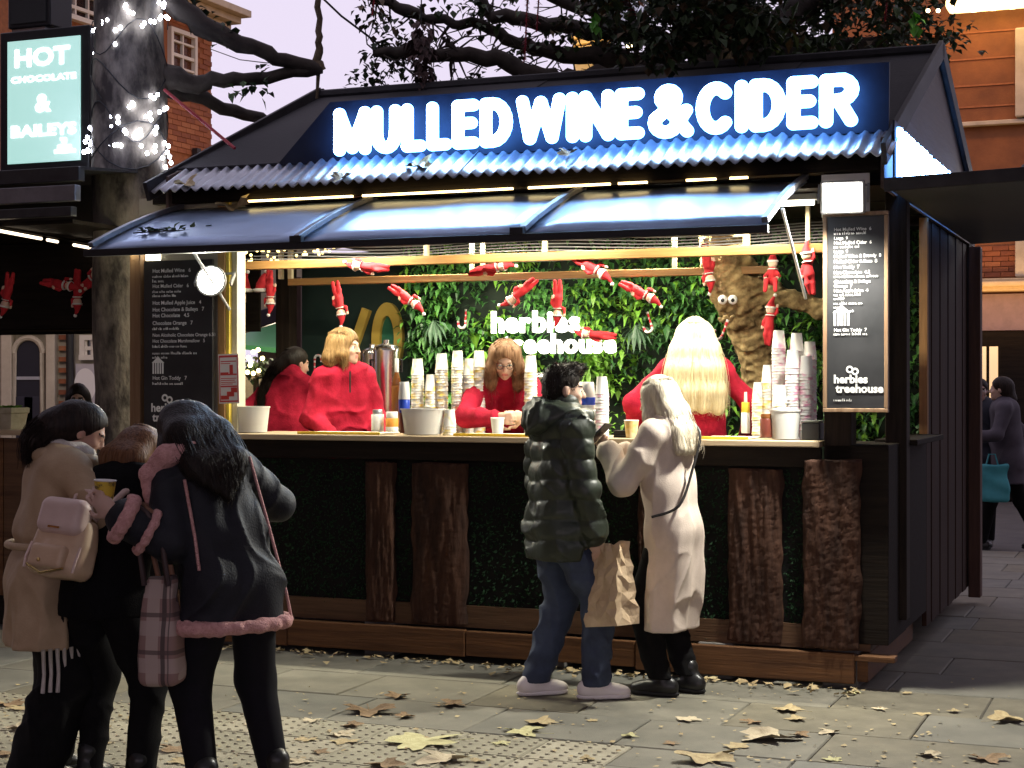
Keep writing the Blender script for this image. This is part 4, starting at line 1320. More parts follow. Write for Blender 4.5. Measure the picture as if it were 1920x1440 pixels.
lamp('left_stall_glow', 'AREA', MK @ T(-4.2, 1.2, 2.6), 5, (1, .7, .45), None, size=(1.5, .3))
# light box sign
p0, p1 = kp(-2, 325, .36), kp(165, 45, .36)
BX = thing('light_box_sign', 'mint green light box reading HOT CHOCOLATE above the left stall', 'sign', MK @ T(p0.x, .36, p0.z))
w, h = p1.x - p0.x, p1.z - p0.z
q = MB(); q.box(0, w, .01, .12, 0, h); q.obj('case', mat('case_black', (.012, .013, .015), rough=.45), BX, bevel=.008)
i0, i1 = kp(14, 308, .36) - p0, kp(150, 66, .36) - p0
q = MB(); q.box(i0.x, i1.x, .0, .0085, i0.z, i1.z); q.obj('lit_panel', glow('mint_panel', (.30, .62, .54), 1.0), BX)
wm = glow('white_print', (1, 1, 1), 2.2)
for s_, px, py, sp, b_ in (('HOT', 28, 128, 103, .02), ('CHOCOLATE', 21, 157, 122, .013), ('&', 66, 211, 30, .013), ('BAILEYS', 21, 259, 122, .02)):
    vs, fs = text_mb(s_, 1, 0, .03)
    x0_, x1_ = min(v[0] for v in vs), max(v[0] for v in vs); y0_, y1_ = min(v[1] for v in vs), max(v[1] for v in vs)
    c0 = kp(px, py, .36) - p0; c1 = kp(px + sp, py - {'HOT': 44, 'CHOCOLATE': 22, '&': 36, 'BAILEYS': 31}[s_], .36) - p0
    q = MB(); q.add([(c0.x + (v[0] - x0_) / (x1_ - x0_) * (c1.x - c0.x), -.003, c0.z + (v[1] - y0_) / (y1_ - y0_) * (c1.z - c0.z)) for v in vs], fs)
    q.obj('print_line', wm, BX)
q = MB()
for (x_, z_, ww, hh) in ((102, 288, 40, 10), (108, 279, 26, 9), (116, 268, 9, 11), (113, 263, 5, 6)):
    c = kp(x_, z_, .36) - p0; e = kp(x_ + ww, z_ - hh, .36) - p0
    q.box(c.x, e.x, -.004, -.001, c.z, e.z - .003)
q.obj('house_logo', wm, BX)
sp = thing('loudspeaker', 'black box loudspeaker on top of the mint light box', 'loudspeaker', MK @ T(kp(18, 44, .4).x, .38, p1.z + .004))
q = MB(); q.box(0, .36, 0, .25, .02, .32); q.obj('cabinet', MATS['case_black'], sp, bevel=.01)
q = MB(); q.box(.03, .33, -.008, -.001, .05, .29); q.obj('grille', mat('grille', (.02, .02, .02), rough=.8, bump=.5, bscale=300), sp)
q = MB(); q.box(.02, .30, .02, .2, 0, .018); q.obj('bracket', steelm, sp)
# planter on left counter
pl = thing('planter', 'pale stone-textured plant pot on the left stall counter', 'planter', MK @ T(ka(8, .35), .4, 1.335))
q = MB(); q.lathe([(.10, 0), (.118, .11), (.128, .112), (.13, .15), (.115, .15), (.11, .13)], 4, M=RZ(45) @ Matrix.Diagonal((1.1, 1.1, 1, 1))); q.obj('pot', mat('pot_stone', (.28, .25, .17), (.42, .38, .28), rough=.85, scale=14, bump=.4), pl, bevel=.005)
q = MB(); q.box(-.075, .075, -.075, .075, .125, .13); q.obj('soil', mat('soil', (.03, .02, .012), rough=.95), pl)
q = MB()
for k in range(40):
    a = rg.uniform(0, 6.28); leaf(q, Vector((.05 * math.cos(a), .05 * math.sin(a), .13)), (math.cos(a), math.sin(a), rg.uniform(.3, 1.2)), .07, .018, 0, .2)
struct(q.obj('greenery', greens[2], pl), 'stuff')
# ------------------------------------------------------------------ buildings
brickm = [mat('brick%d' % i, c, c2, rough=.85, scale=14, bump=.3, bscale=60) for i, (c, c2) in enumerate([((.22, .07, .03), (.33, .12, .055)), ((.17, .055, .03), (.26, .09, .045)), ((.27, .10, .045), (.38, .15, .07))])]
mortar = mat('mortar', (.14, .11, .085), (.2, .16, .13), rough=.95, scale=10)
stone = mat('cream_stone', (.42, .37, .29), (.56, .50, .41), rough=.75, scale=5, bump=.15, bscale=40)
glass = mat('dark_glass', (.02, .022, .03), rough=.08, spec=.6)
sashw = mat('sash_paint', (.62, .58, .52), rough=.5)
def sash(parent, x0, x1, z0, z1, rows=3, cols=2, deep=.08, y=0):
    w = MB(); w.box(x0, x1, y + deep - .01, y + deep, z0, z1); wo_ = w.obj('window', glass, parent)
    f = MB()
    t = .06
    f.box(x0, x1, y - .02, y + deep - .011, z1 - t, z1); f.box(x0, x1, y - .05, y + deep - .011, z0, z0 + t); f.box(x0, x0 + t, y - .02, y + deep - .011, z0 + t, z1 - t); f.box(x1 - t, x1, y - .02, y + deep - .011, z0 + t, z1 - t)
    f.obj('window_frame', sashw, wo_)
    for i in range(1, rows):
        zz = z0 + (z1 - z0) * i / rows
        g = MB(); g.box(x0 + t, x1 - t, y + .0, y + deep - .012, zz - (.03 if i * 2 == rows or i == rows // 2 else .014), zz + .014); g.obj('glazing_bar', sashw, wo_)
    for i in range(1, cols):
        xx = x0 + (x1 - x0) * i / cols
        g = MB(); g.box(xx - .014, xx + .014, y + .004, y + deep - .0125, z0 + t, z1 - t); g.obj('glazing_bar', sashw, wo_)
def bricks(parent, x0, x1, z0, z1, y, skip=(), lim=300, bw=.225, bh=.075):
    """single bricks where they can be told apart"""
    datas = [MB().box(-bw / 2 + .005, bw / 2 - .005, -.012, .02, -bh / 2 + .005, bh / 2 - .005).data('brick', m_) for m_ in brickm]
    n = 0
    r = 0
    z = z0 + bh / 2
    while z < z1 - bh / 2 + .001:
        x = x0 + bw / 2 + (bw / 2 if r % 2 else 0)
        while x < x1 - bw / 2 + .001 and n < lim:
            if not any(a < x + bw / 2 and x - bw / 2 < b and c < z + bh / 2 and z - bh / 2 < d for a, b, c, d in skip):
                link('brick', random.choice(datas), parent, T(x, y, z)); n += 1
            x += bw
        z += bh; r += 1
# upper left building; frame: x runs from the far corner towards us
FC = P(398, 720, 24.0); FC.z = 0
MB1 = Matrix.Translation(FC) @ RZ(-90 - 22)           # local x = towards the camera, local -y = facing right
MB1 = Matrix.Translation(FC) @ Matrix(((-ST, -CT, 0, 0), (-CT, ST, 0, 0), (0, 0, 1, 0), (0, 0, 0, 1)))
B1 = thing('brick_building', 'brick building with cream cornice and sash windows at upper left', 'building', MB1)
q = MB(); q.box(0, 9, .02, 6, 0, 7.0); q.obj('wall', mat('brick_wall_far', (.20, .07, .03), (.32, .12, .05), rough=.85, scale=16, bump=.3), B1)
bricks(B1, 0.0, 1.5, 4.9, 6.82, .014, [(.44, 1.14, 5.82, 6.66)], 300)
q = MB(); q.box(-.35, 9, -.45, 6, 7.0, 7.10); q.box(-.28, 9, -.32, 6, 6.9, 6.998); q.box(-.2, 9, -.2, 6, 6.82, 6.898); q.obj('cornice', mat('cornice_stone', (.4, .33, .24), (.52, .44, .33), rough=.7), B1, bevel=.01)
sash(B1, .46, 1.12, 5.90, 6.62, 4, 2, .06, -.03)
q = MB(); q.box(.42, 1.16, -.09, .0, 5.84, 5.895); q.obj('window_sill', stone, B1, bevel=.006)
sash(B1, 2.7, 3.5, 6.26, 6.8, 3, 3, .06, -.03)
q = MB(); q.box(.45, .55, -.1, -.02, 0, 5); q.obj('drainpipe', mat('pipe_black', (.02, .02, .022), rough=.5), B1)
slp = MB1 @ Vector((1.5, -4, 0))  # post and globe made up to carry the orange light on the bricks
SLP = thing('added_street_lamp', 'added unseen street lamp for the orange light on the upper left bricks', 'street lamp', T(slp))
q = MB(); q.tube([(0, 0, 0), (0, 0, 1), (0, 0, 4.0)], [.07, .05, .04], 10); q.obj('post', MATS['pipe_black'], SLP, smooth=True)
q = MB(); q.ball((0, 0, 4.12), .13, 14); q.obj('globe', glow('added_lamp_globe', (1, .6, .28), 6), SLP, smooth='all')
lamp('street_glow', 'AREA', aim(MB1 @ Vector((1.5, -4, 4.3)), MB1 @ Vector((1.2, 0, 6.4))), 55, (1.0, .55, .22), None, size=1.0)
# shopfront behind left stall
SF = thing('shopfront', 'cream shopfront with arched dark door seen under the left stall roof', 'building', T(P(90, 720, 19.5).x, 19.5, 0))
ox = P(90, 720, 19.5)
def fx(px): return P(px, 0, 19.5).x - ox.x
def fz(py): return P(0, py, 19.5).z
q = MB(); q.box(fx(-60), fx(180), .1, 1.5, 0, 4.2); q.obj('wall', mat('shop_wall', (.30, .27, .22), (.4, .36, .3), rough=.8), SF)
for a, b in ((4, 24), (88, 105)):
    q = MB(); q.box(fx(a), fx(b), -.06, .098, 0, fz(615)); q.obj('pilaster', stone, SF, bevel=.01)
q = MB(); q.box(fx(0), fx(108), -.1, .098, fz(612), fz(585)); q.box(fx(2), fx(106), -.12, -.101, fz(608), fz(601)); q.obj('entablature', stone, SF, bevel=.01)
q = MB()
cx, rw = (fx(26) + fx(80)) / 2, (fx(80) - fx(26)) / 2
arc = [(cx + rw * math.cos(t), fz(662) + rw * 1.05 * math.sin(t)) for t in [math.pi * k / 16 for k in range(17)]]
q.prism([(cx + rw, 0)] + arc + [(cx - rw, 0)], .02, .095); dr = q.obj('door', mat('door_navy', (.012, .012, .022), rough=.35), SF)
q = MB(); q.tube([(x, .0, z) for x, z in [(cx + rw, 0)] + arc + [(cx - rw, 0)]], .035, 8); q.obj('door_arch', stone, SF, smooth=True)
for s_ in (-1, 1):
    q = MB(); q.box(cx + s_ * rw * .45 - .13, cx + s_ * rw * .45 + .13, .005, .018, .6, 1.5); q.obj('door_panel', mat('door_navy2', (.02, .02, .034), rough=.3), dr, bevel=.006)
q = MB(); q.box(cx - .14, cx + .14, .002, .017, fz(712), fz(706)); q.obj('letter_plate', steelm, dr)
bricks(SF, fx(107), fx(125) + .02, 1.0, fz(590), .06, (), 120, .11, .065)
q = MB(); q.tube([(fx(131), .0, 0), (fx(131), .0, 3.2)], .045, 10); q.obj('drainpipe', MATS['pipe_black'], SF, smooth=True)
q = MB(); q.box(fx(141), fx(180), .03, .098, fz(620), fz(590)); q.obj('name_board', mat('white_paint', (.6, .57, .55), rough=.6), SF)
vs, fs = text_mb('SH', .16, 0, .004)
q = MB(); q.add([(v[0] + fx(154), .028, v[1] + fz(612)) for v in vs], fs); q.obj('name_letters', glow('shop_letters', (1, .95, .9), 1.2), SF)
sash(SF, fx(148), fx(182), fz(675), fz(628), 2, 3, .06, .035)
q = MB(); q.box(fx(141), fx(180), .02, .098, 0, fz(682)); q.obj('stall_riser', mat('lilac_board', (.42, .39, .44), (.5, .47, .5), rough=.6), SF)
q = MB(); n = 24
for (r0, r1) in ((.14, .0), ):
    vs = [(fx(159) + .13 * math.cos(6.283 * k / n), .014, fz(722) + .2 * math.sin(6.283 * k / n)) for k in range(n)]
    q.add(vs, [tuple(range(n))])
q.obj('round_emblem', mat('white_emblem', (.75, .72, .72), rough=.6), SF)
q = MB(); q.box(.2, .6, -2.3, -2.2, 3.42, 3.5); q.bar((.4, -2.25, 3.5), (.4, .1, 3.7), .03, .03); q.obj('added_shop_lamp', MATS['pipe_black'], SF)  # small lamp made up as a source for the shop glow
lamp('shop_glow', 'AREA', aim((ox.x + .4, 17.2, 3.4), (ox.x, 19.5, 1.8)), 14, (1.0, .78, .55), None, size=.8)
# brick building at right
MR = MK @ T(0, 15.5, 0)
BR = thing('brick_building', 'tall brick building washed in orange light at right', 'building', MR)
def rx(px): return ka(px, 15.5)
def rz(py, px=1850): return kz(py, ka(px, 15.5), 15.5)
q = MB(); q.box(rx(1560), rx(2050), .03, 5, 0, 12); q.obj('wall', mat('brick_wall_right', (.16, .06, .028), (.30, .12, .05), rough=.85, scale=1.6, bump=.4, bscale=30), BR)
bricks(BR, rx(1815), rx(1960), rz(520), rz(452), .02, (), 300, .225, .075)
for y_ in (60, 110, 160, 200):
    q = MB(); q.box(rx(1560), rx(2050), .015, .029, rz(y_), rz(y_ - 3)); q.obj('brick_course', brickm[2], BR)
q = MB(); q.box(rx(1560), rx(2050), -.1, .028, rz(236), rz(228)); q.obj('string_course', stone, BR, bevel=.01)
q = MB(); q.box(rx(1560), rx(2050), -.25, .028, rz(548), rz(524)); q.obj('stone_band', mat('warm_stone', (.5, .38, .22), (.62, .5, .32), rough=.7), BR, bevel=.02)
q = MB(); q.box(rx(1560), rx(2050), -.32, -.251, rz(540), rz(530)); q.obj('stone_moulding', MATS['warm_stone'], BR, bevel=.02)
q = MB(); q.box(rx(1905), rx(1960), -.15, .028, rz(225), rz(60)); q.obj('pilaster', stone, BR, bevel=.02)
q = MB(); q.box(rx(1905), rx(1960), -.15, .028, rz(522), rz(450)); q.obj('pilaster', stone, BR, bevel=.02)
q = MB(); q.box(rx(1780), rx(2050), -.06, .029, rz(620), rz(552)); q.obj('fascia_board', mat('mauve_board', (.2, .14, .17), (.28, .2, .23), rough=.6), BR)
q = MB(); q.box(rx(1780), rx(2050), -.05, .0291, 0, rz(622)); q.obj('shop_base', dark, BR)
for a, b in ((1800, 1822), (1830, 1850), (1856, 1872)):
    q = MB(); q.box(rx(a), rx(b), -.07, -.052, rz(765), rz(650)); q.obj('lit_window', glow('warm_window', (1.0, .58, .16), .8), BR)
q = MB(); q.box(rx(1770), rx(2050), -.9, -.08, rz(3), rz(-6)); q.obj('canopy', dark, BR)
for k in range(5):
    x = rx(1812 + k * 36)
    q = MB(); q.box(x - .22, x + .22, -.6, -.2, rz(28), rz(6)); q.obj('canopy_light', glow('canopy_lamp', (1.0, .70, .28), 4), BR, bevel=.05)
lamp('facade_wash', 'AREA', aim(MR @ Vector((rx(1850), -1.3, rz(8))), MR @ Vector((rx(1850), .2, rz(330)))), 42, (1.0, .48, .16), None, size=(5, .3))
lamp('facade_wash', 'AREA', aim(MR @ Vector((rx(1890), -.9, rz(590))), MR @ Vector((rx(1890), .2, rz(470)))), 25, (1.0, .55, .2), None, size=(3, .2))
# far terrace closing the view behind the stall, low and dark
FT = thing('terrace', 'low dark terrace of brick houses behind the stall', 'building', MK @ T(0, 22, 0))
q = MB(); q.box(-9, 9.3, 0, 5, 0, 4.6); q.obj('wall', MATS['brick_wall_far'], FT)
q = MB(); q.add([(-9.2, -.3, 4.6), (9.5, -.3, 4.6), (9.5, 2.5, 5.6), (-9.2, 2.5, 5.6)], [(0, 1, 2, 3)]); solid(q.obj('roof', feltm, FT), .1)
for k in range(9):
    sash(FT, -8 + k * 1.9, -7 + k * 1.9, 2.6, 3.9, 2, 2, .06, -.07)
# gold-lit monument between the branches
GM = thing('stone_monument', 'gold-lit ribbed stone cornice glimpsed between branches above the lettering', 'monument', T(P(1125, 110, 30)))
o0 = P(1125, 110, 30)
for k, (a, b) in enumerate(((70, 76), (78, 86), (88, 96), (98, 106))):
    q = MB(); q.bar(P(1070 + 4 * k, b - 1, 30) - o0, P(1172 - 10 * k, a - 14 + 6 * k, 30) - o0, .5 - .08 * k, .085); q.obj('moulding', mat('gold_stone', (.55, .42, .22), (.65, .5, .28), rough=.6), GM, bevel=.02)
q = MB(); q.box(-.45, .45, .3, .9, -9.5, .1); q.obj('shaft', stone, GM)
q = MB(); q.ball(P(1180, 86, 29.4) - o0, .06, 10); q.obj('finial_lamp', glow('gold_lamp', (1, .7, .3), 20), GM, smooth='all')
lamp('monument_glow', 'AREA', aim(P(1085, 118, 28.4), P(1125, 85, 30)), 40, (1, .62, .2), None, size=.3)
# bright lamp at the far right edge
SL = thing('street_floodlight', 'dazzling white floodlight at the right edge of the picture', 'floodlight', T(P(1918, 372, 13.5)))
q = MB(); q.lathe([(.0, -.03), (.07, -.03), (.085, .0)], 20, M=RX(90)); q.obj('lens', glow('star_lens', (1, 1, .95), 60), SL, smooth=True)
q = MB(); q.lathe([(.09, .0), (.10, -.03), (.07, -.12), (.0, -.13)], 20, M=RX(90) ); q.obj('reflector', steelm, SL, smooth=True)
q = MB(); q.tube([(0, .1, -.02), (.1, .3, .3), (.3, .6, .4)], .02, 8); q.obj('arm', MATS['pipe_black'], SL, smooth=True)
lamp('star_beam', 'POINT', T(0, -.2, -.02), 3, (1, .97, .88), SL, size=.1)
# unseen houses added at both sides to close off most of the dusk sky
for nm, M_, L_, hh in (('unseen brick houses added on the left to shut out sky', T(-17, 14, 0) @ RZ(-90), 34, 13), ('unseen brick houses added on the right to shut out sky', T(17, -12, 0) @ RZ(90), 24, 13)):
    t = thing('terrace', nm, 'building', M_)
    q = MB(); q.box(0, L_, -6, 0, 0, hh); q.obj('wall', MATS['brick_wall_far'], t)
    q = MB(); q.box(-.2, L_ + .2, -6.2, .25, hh, hh + .4); q.obj('parapet', stone, t)
    for i in range(int(L_ / 4)):
        for j in range(4):
            q = MB(); q.box(1.2 + i * 4, 2.5 + i * 4, .005, .03, 1.5 + j * 3.1, 3.4 + j * 3.1); q.obj('window', glass, t)
# market behind the left opening
HT = thing('market_hut', 'green roofed market hut seen through the left of the stall', 'stall', T(P(500, 720, 17)))
o0 = P(500, 720, 17); HT.location.z = 0; o0.z = 0
def hx(px, py, d=17): return P(px, py, d) - o0
q = MB(); q.box(hx(440, 0).x, hx(570, 0).x, 0, .1, 0, hx(0, 700).z); q.obj('wicker_wall', mat('wicker', (.25, .2, .12), (.36, .3, .19), rough=.8, scale=20), HT)
for k in range(7):
    z = .12 + k * .23
    q = MB(); q.box(hx(440, 0).x, hx(570, 0).x, -.02, -.001, z, z + .2); q.obj('wicker_band', MATS['wicker'], HT, bevel=.01)
q = MB(); q.add([hx(445, 645), hx(540, 655), hx(575, 610, 19), hx(455, 600, 19)], [(0, 1, 2, 3)]); solid(q.obj('roof', mat('green_roof', (.03, .16, .06), (.05, .22, .09), rough=.5), HT), .05)
q = MB(); q.bar(hx(448, 612, 16), hx(560, 575, 16), .12, .16); q.obj('roof_beam', mat('purple_beam', (.035, .025, .032), rough=.6), HT, bevel=.01)
q = MB(); q.bar(hx(552, 830, 15.5), hx(552, 520, 15.5), .14, .14); q.obj('corner_post', wood('hut_post', (.05, .028, .02), (.09, .05, .035), axis=2), HT, bevel=.01)
q = MB(); q.box(hx(430, 0).x, hx(545, 0).x, 1.9, 2.0, 1.2, 4.2); q.obj('rear_wall', mat('grey_brown', (.16, .13, .11), (.24, .2, .17), rough=.7, scale=2), HT)
lamp('hut_glow', 'POINT', T(.2, -.8, 2.3), 50, (1, .85, .6), HT, size=.2)
SHb = thing('lit_shrub', 'dark shrub with yellow bulbs behind the black-haired worker', 'shrub', T(P(480, 690, 16.2)))
o0 = P(480, 690, 16.2)
q = MB(); leafcloud(q, (0, 0, 0), (.22, .1, .12), 160, .07, rg); struct(q.obj('foliage', leafdk, SHb), 'stuff')
q = MB(); q.tube([(0, 0, -.1), (0, .05, -1.8)], .03, 6); q.obj('stem', limbm, SHb)
yb = MB().ball((0, 0, 0), .022, 8).data('bulb', glow('yellow_bulb', (1, .8, .3), 12), 'all')
for px, py in ((466, 671), (470, 678), (469, 685), (464, 698), (475, 700), (485, 695), (475, 660), (484, 656), (492, 672), (445, 655), (452, 652)):
    link('bulb', yb, SHb, T(P(px, py, 16.0) - o0))
# warm fairy lights under the stall ceiling at the left
CF = thing('ceiling_fairy_lights', 'cluster of golden fairy lights under the stall ceiling, left end', 'string lights', MK)
gbm = MB().ball((0, 0, 0), .011, 8).data('bulb', glow('gold_bulb', (1, .72, .25), 4), 'all')
for i in range(60):
    px, py = random.uniform(448, 640), random.uniform(458, 492)
    if py > 480 and px > 560: continue
    link('bulb', gbm, CF, T(kp(px, py, random.uniform(1.0, 1.3))))
for k in range(3):
    q = MB(); q.tube([(-2.4 + 1.0 * t, 1.1 + .1 * k, 2.62 + .03 * math.sin(t * 9 + k)) for t in [j / 20 for j in range(21)]], .003, 5); q.obj('cable', MATS['black_cable'], CF)
# ------------------------------------------------------------------ things on the counter
cupm = [mat('cup_paper%d' % i, (.80, .79, .76), c2, rough=.5, scale=16, contrast=(.52, .68), detail=1) for i, c2 in enumerate([(.85, .62, .10), (.72, .30, .45), (.80, .68, .25)])]
def cup_mb(r=.040, h=.105):
    return MB().lathe([(r, 0), (r + .002, .003), (r, .006), (r * .74, h), (r * .70, h), (0, h - .004)], 16)
cup_d = [cup_mb().data('cup', m_, True) for m_ in cupm]
def stack(px, y_top, b, ci, lb, z0=CZ):
    a = ka(px, b)
    top = kz(y_top, a, b)
    t = thing('cup_stack', lb, 'cup stack', MK @ T(a, b, z0 + .001), 'stacks of upturned paper cups')
    n = max(2, int((top - z0 - .105) / .0165))
    for i in range(n + 1):
        link('cup', cup_d[ci], t, T(random.uniform(-.0015, .0015), random.uniform(-.0015, .0015), i * .0165) @ RZ(random.uniform(0, 360)))
for px, yt, b, ci, lb in [(783, 672, .42, 0, 'leftmost tall stack of white and yellow paper cups, left of the bent worker'), (808, 700, .42, 0, 'short cup stack, second from the left behind the clear tub'), (828, 659, .44, 0, 'tall cup stack, third from the left behind the clear tub'),
                          (858, 657, .44, 2, 'tall cup stack with yellow print, fourth from the left'), (880, 668, .46, 0, 'cup stack fifth from left, beside the bent worker'), (898, 654, .48, 0, 'tallest cup stack touching the bent worker on her right-hand side'),
                          (995, 666, .48, 2, 'lone cup stack between the bent worker and the man in the green jacket'), (1129, 704, .10, 1, 'pink-tinted cup stack beside the phone, at the counter edge'),
                          (1460, 616, .34, 1, 'tallest cup stack of the right-hand group with an orange top cup'), (1494, 620, .36, 1, 'tall cup stack at the back of the right-hand group'), (1518, 636, .36, 1, 'magenta-patched cup stack nearest the right menu board'),
                          (1486, 652, .20, 1, 'front cup stack in the middle of the right-hand group'), (1512, 664, .20, 1, 'front cup stack at the right of the right-hand group'), (1441, 682, .36, 0, 'medium yellow cup stack at the left of the right-hand group'),
                          (1423, 712, .36, 0, 'shortest cup stack of the right-hand group, nearest the blonde worker'), (1462, 722, .16, 2, 'short cup stack behind the right-hand clear tub'), (843, 768, .12, 2, 'low cup stack in front, right of the clear tub')]:
    stack(px, yt, b, ci, lb)
tubm = mat('clear_tub', (.8, .8, .76), rough=.3, trans=.25, spec=.5)
def tub(px0, px1, yt, b, lb, content, cc, scoop=False, sq=False):
    a0, a1 = ka(px0, b), ka(px1, b)
    r = (a1 - a0) / 2
    h = kz(yt, (a0 + a1) / 2, b) - CZ
    t = thing('plastic_tub', lb, 'tub', MK @ T((a0 + a1) / 2, b, CZ + .001))
    n = 28
    M_ = Matrix.Diagonal((1, .8, 1, 1))
    q = MB(); q.lathe([(0, .004), (r * .84, .004), (r * .98, h - .01), (r * 1.02, h - .01), (r * 1.02, h), (r * .96, h), (r * .82, .008), (0, .008)], n, M=M_); q.obj('tub_wall', tubm, t, smooth=True)
    q = MB(); q.lathe([(0, .01), (r * .81, .01), (r * .87, h * .5), (r * .5, h * .58), (0, h * .56)], n, M=M_); q.obj('contents', mat(content, *cc, rough=.8, scale=40, bump=.5, bscale=60), t, smooth='all')
    if scoop:
        q = MB(); q.tube([(.0, -r * .3, h * .4), (.02, -r * .5, h * .8), (.03, -r * .55, h * 1.05)], [.02, .014, .012], 8); q.obj('scoop_handle', mat('scoop_white', (.75, .75, .73), rough=.4), t, smooth=True)
    return t
tub(440, 503, 762, .12, 'white plastic tub at the left end of the counter', 'marshmallow', ((.5, .38, .28), (.75, .68, .6)))
tub(752, 832, 766, .10, 'clear plastic tub of brown powder left of the bent worker', 'cocoa', ((.25, .12, .06), (.42, .26, .16)))
tub(1443, 1501, 768, .06, 'clear plastic tub with white scoop at the right end of the counter', 'spice', ((.3, .2, .14), (.6, .5, .42)), True)
tub(1068, 1116, 768, .05, 'white plastic tub half hidden behind the man in the green jacket', 'sugar', ((.65, .62, .58), (.75, .72, .68)))
def bottle(px, yt, yb, b, r, lb, bands, capm):
    a = ka(px, b); z1 = kz(yt, a, b); z0 = max(CZ + .001, kz(yb, a, b)) ; h = z1 - z0
    t = thing('bottle', lb, 'bottle', MK @ T(a, b, z0))
    for k, (f0, f1, rr0, rr1, m_) in enumerate(bands):
        q = MB(); q.lathe([(rr0 * r * .98, f0 * h), (rr0 * r, f0 * h + .002), (rr1 * r, f1 * h - .002), (rr1 * r * .96, f1 * h)], 18, closed=True); q.obj('bottle_body' if k == 0 else 'label_band' if k < len(bands) - 1 else 'cap', m_, t, smooth=True)
    return t
blue = mat('bottle_blue', (.02, .06, .42), rough=.3); whitep = mat('bottle_white', (.75, .75, .74), rough=.35); brownp = mat('bottle_brown', (.12, .03, .02), rough=.3); amber = mat('bottle_amber', (.22, .08, .02), rough=.15, trans=.3)
bottle(758, 716, 812, .06, .036, 'brown bottle with blue band and white cap beside the clear tub', [(0, .40, .8, .9, brownp), (.40, .66, .92, .98, blue), (.66, 1, 1.0, .8, whitep)], None)
bottle(1102, 716, 812, .14, .045, 'white canister with dark blue band behind the man, right one', [(0, .55, 1, 1, whitep), (.55, .70, 1.01, 1.01, blue), (.70, 1, 1, .8, whitep)], None)
bottle(1079, 716, 812, .16, .045, 'white canister with dark blue band behind the man, left one', [(0, .55, 1, 1, whitep), (.55, .70, 1.01, 1.01, blue), (.70, 1, 1, .8, whitep)], None)
bottle(744, 672, 800, .46, .036, 'slim amber glass bottle between urn and cup stacks', [(0, .6, 1, 1, amber), (.6, .8, .9, .35, amber), (.8, 1, .36, .36, whitep)], None)
bottle(1437, 776, 820, .04, .035, 'stubby dark brown bottle left of the scoop tub', [(0, .8, 1, 1, brownp), (.8, 1, .9, .9, amber)], None)
bottle(1398, 735, 812, .40, .026, 'small yellow topped bottle behind the blonde worker arm', [(0, .5, 1, 1, whitep), (.5, .75, .95, .9, mat('cap_yellow', (.7, .5, .05), rough=.4)), (.75, 1, .4, .3, whitep)], None)
bottle(708, 768, 812, .3, .04, 'squat white jar in front of the steel urn', [(0, .8, 1, 1, whitep), (.8, 1, .8, .8, steelm)], None)
bottle(735, 772, 812, .3, .04, 'squat orange labelled jar right of the steel urn', [(0, .3, 1, 1, whitep), (.3, .7, 1.01, 1.01, mat('label_orange', (.7, .3, .05), rough=.5)), (.7, 1, .95, .9, whitep)], None)
# steel urns
chrome = mat('brushed_steel', (.5, .48, .45), (.62, .6, .57), rough=.24, metal=1.0, scale=3)
def urn(px, yt, b, r, lb, table=CZ - .1):
    a = ka(px, b); h = kz(yt, a, b) - table
    t = thing('hot_water_urn', lb, 'urn', MK @ T(a, b, table))
    q = MB(); q.lathe([(r * .95, 0), (r, .02), (r, h - .07)], 28, closed=True); q.obj('body', chrome, t, smooth=True)
    q = MB(); q.lathe([(r * 1.05, h - .07), (r * 1.05, h - .05), (r * .9, h - .03), (r * .3, h - .015), (.02, h - .012), (.02, h + .01), (0, h + .012)], 28); q.obj('lid', chrome, t, smooth=True)
    q = MB(); q.tube([(0, -r, .12), (0, -r - .05, .12), (0, -r - .06, .09)], .012, 8); q.obj('tap', mat('tap_black', (.02, .02, .02), rough=.4), t, smooth=True)
    for s_ in (-1, 1):
        q = MB(); q.tube([(s_ * r, 0, h * .7), (s_ * (r + .035), 0, h * .7), (s_ * (r + .035), 0, h * .82), (s_ * r, 0, h * .82)], .009, 8); q.obj('handle', MATS['tap_black'], t, smooth=True)
urn(724, 640, 1.25, .085, 'tall steel urn beside the worker with the blonde bob')
urn(698, 648, 1.45, .075, 'steel urn half hidden behind the worker with the blonde bob')
urn(1045, 692, 1.1, .16, 'wide steel urn behind the head of the man in the green jacket')
q = MB(); q.box(-2.2, 1.2, 1.0, 1.7, CZ - .14, CZ - .102); q.obj('back_shelf', dark, KI)
for x in (-2.1, -.6, 1.05):
    q = MB(); q.box(x, x + .08, 1.05, 1.65, FZ + .001, CZ - .142); q.obj('shelf_leg', dark, KI)
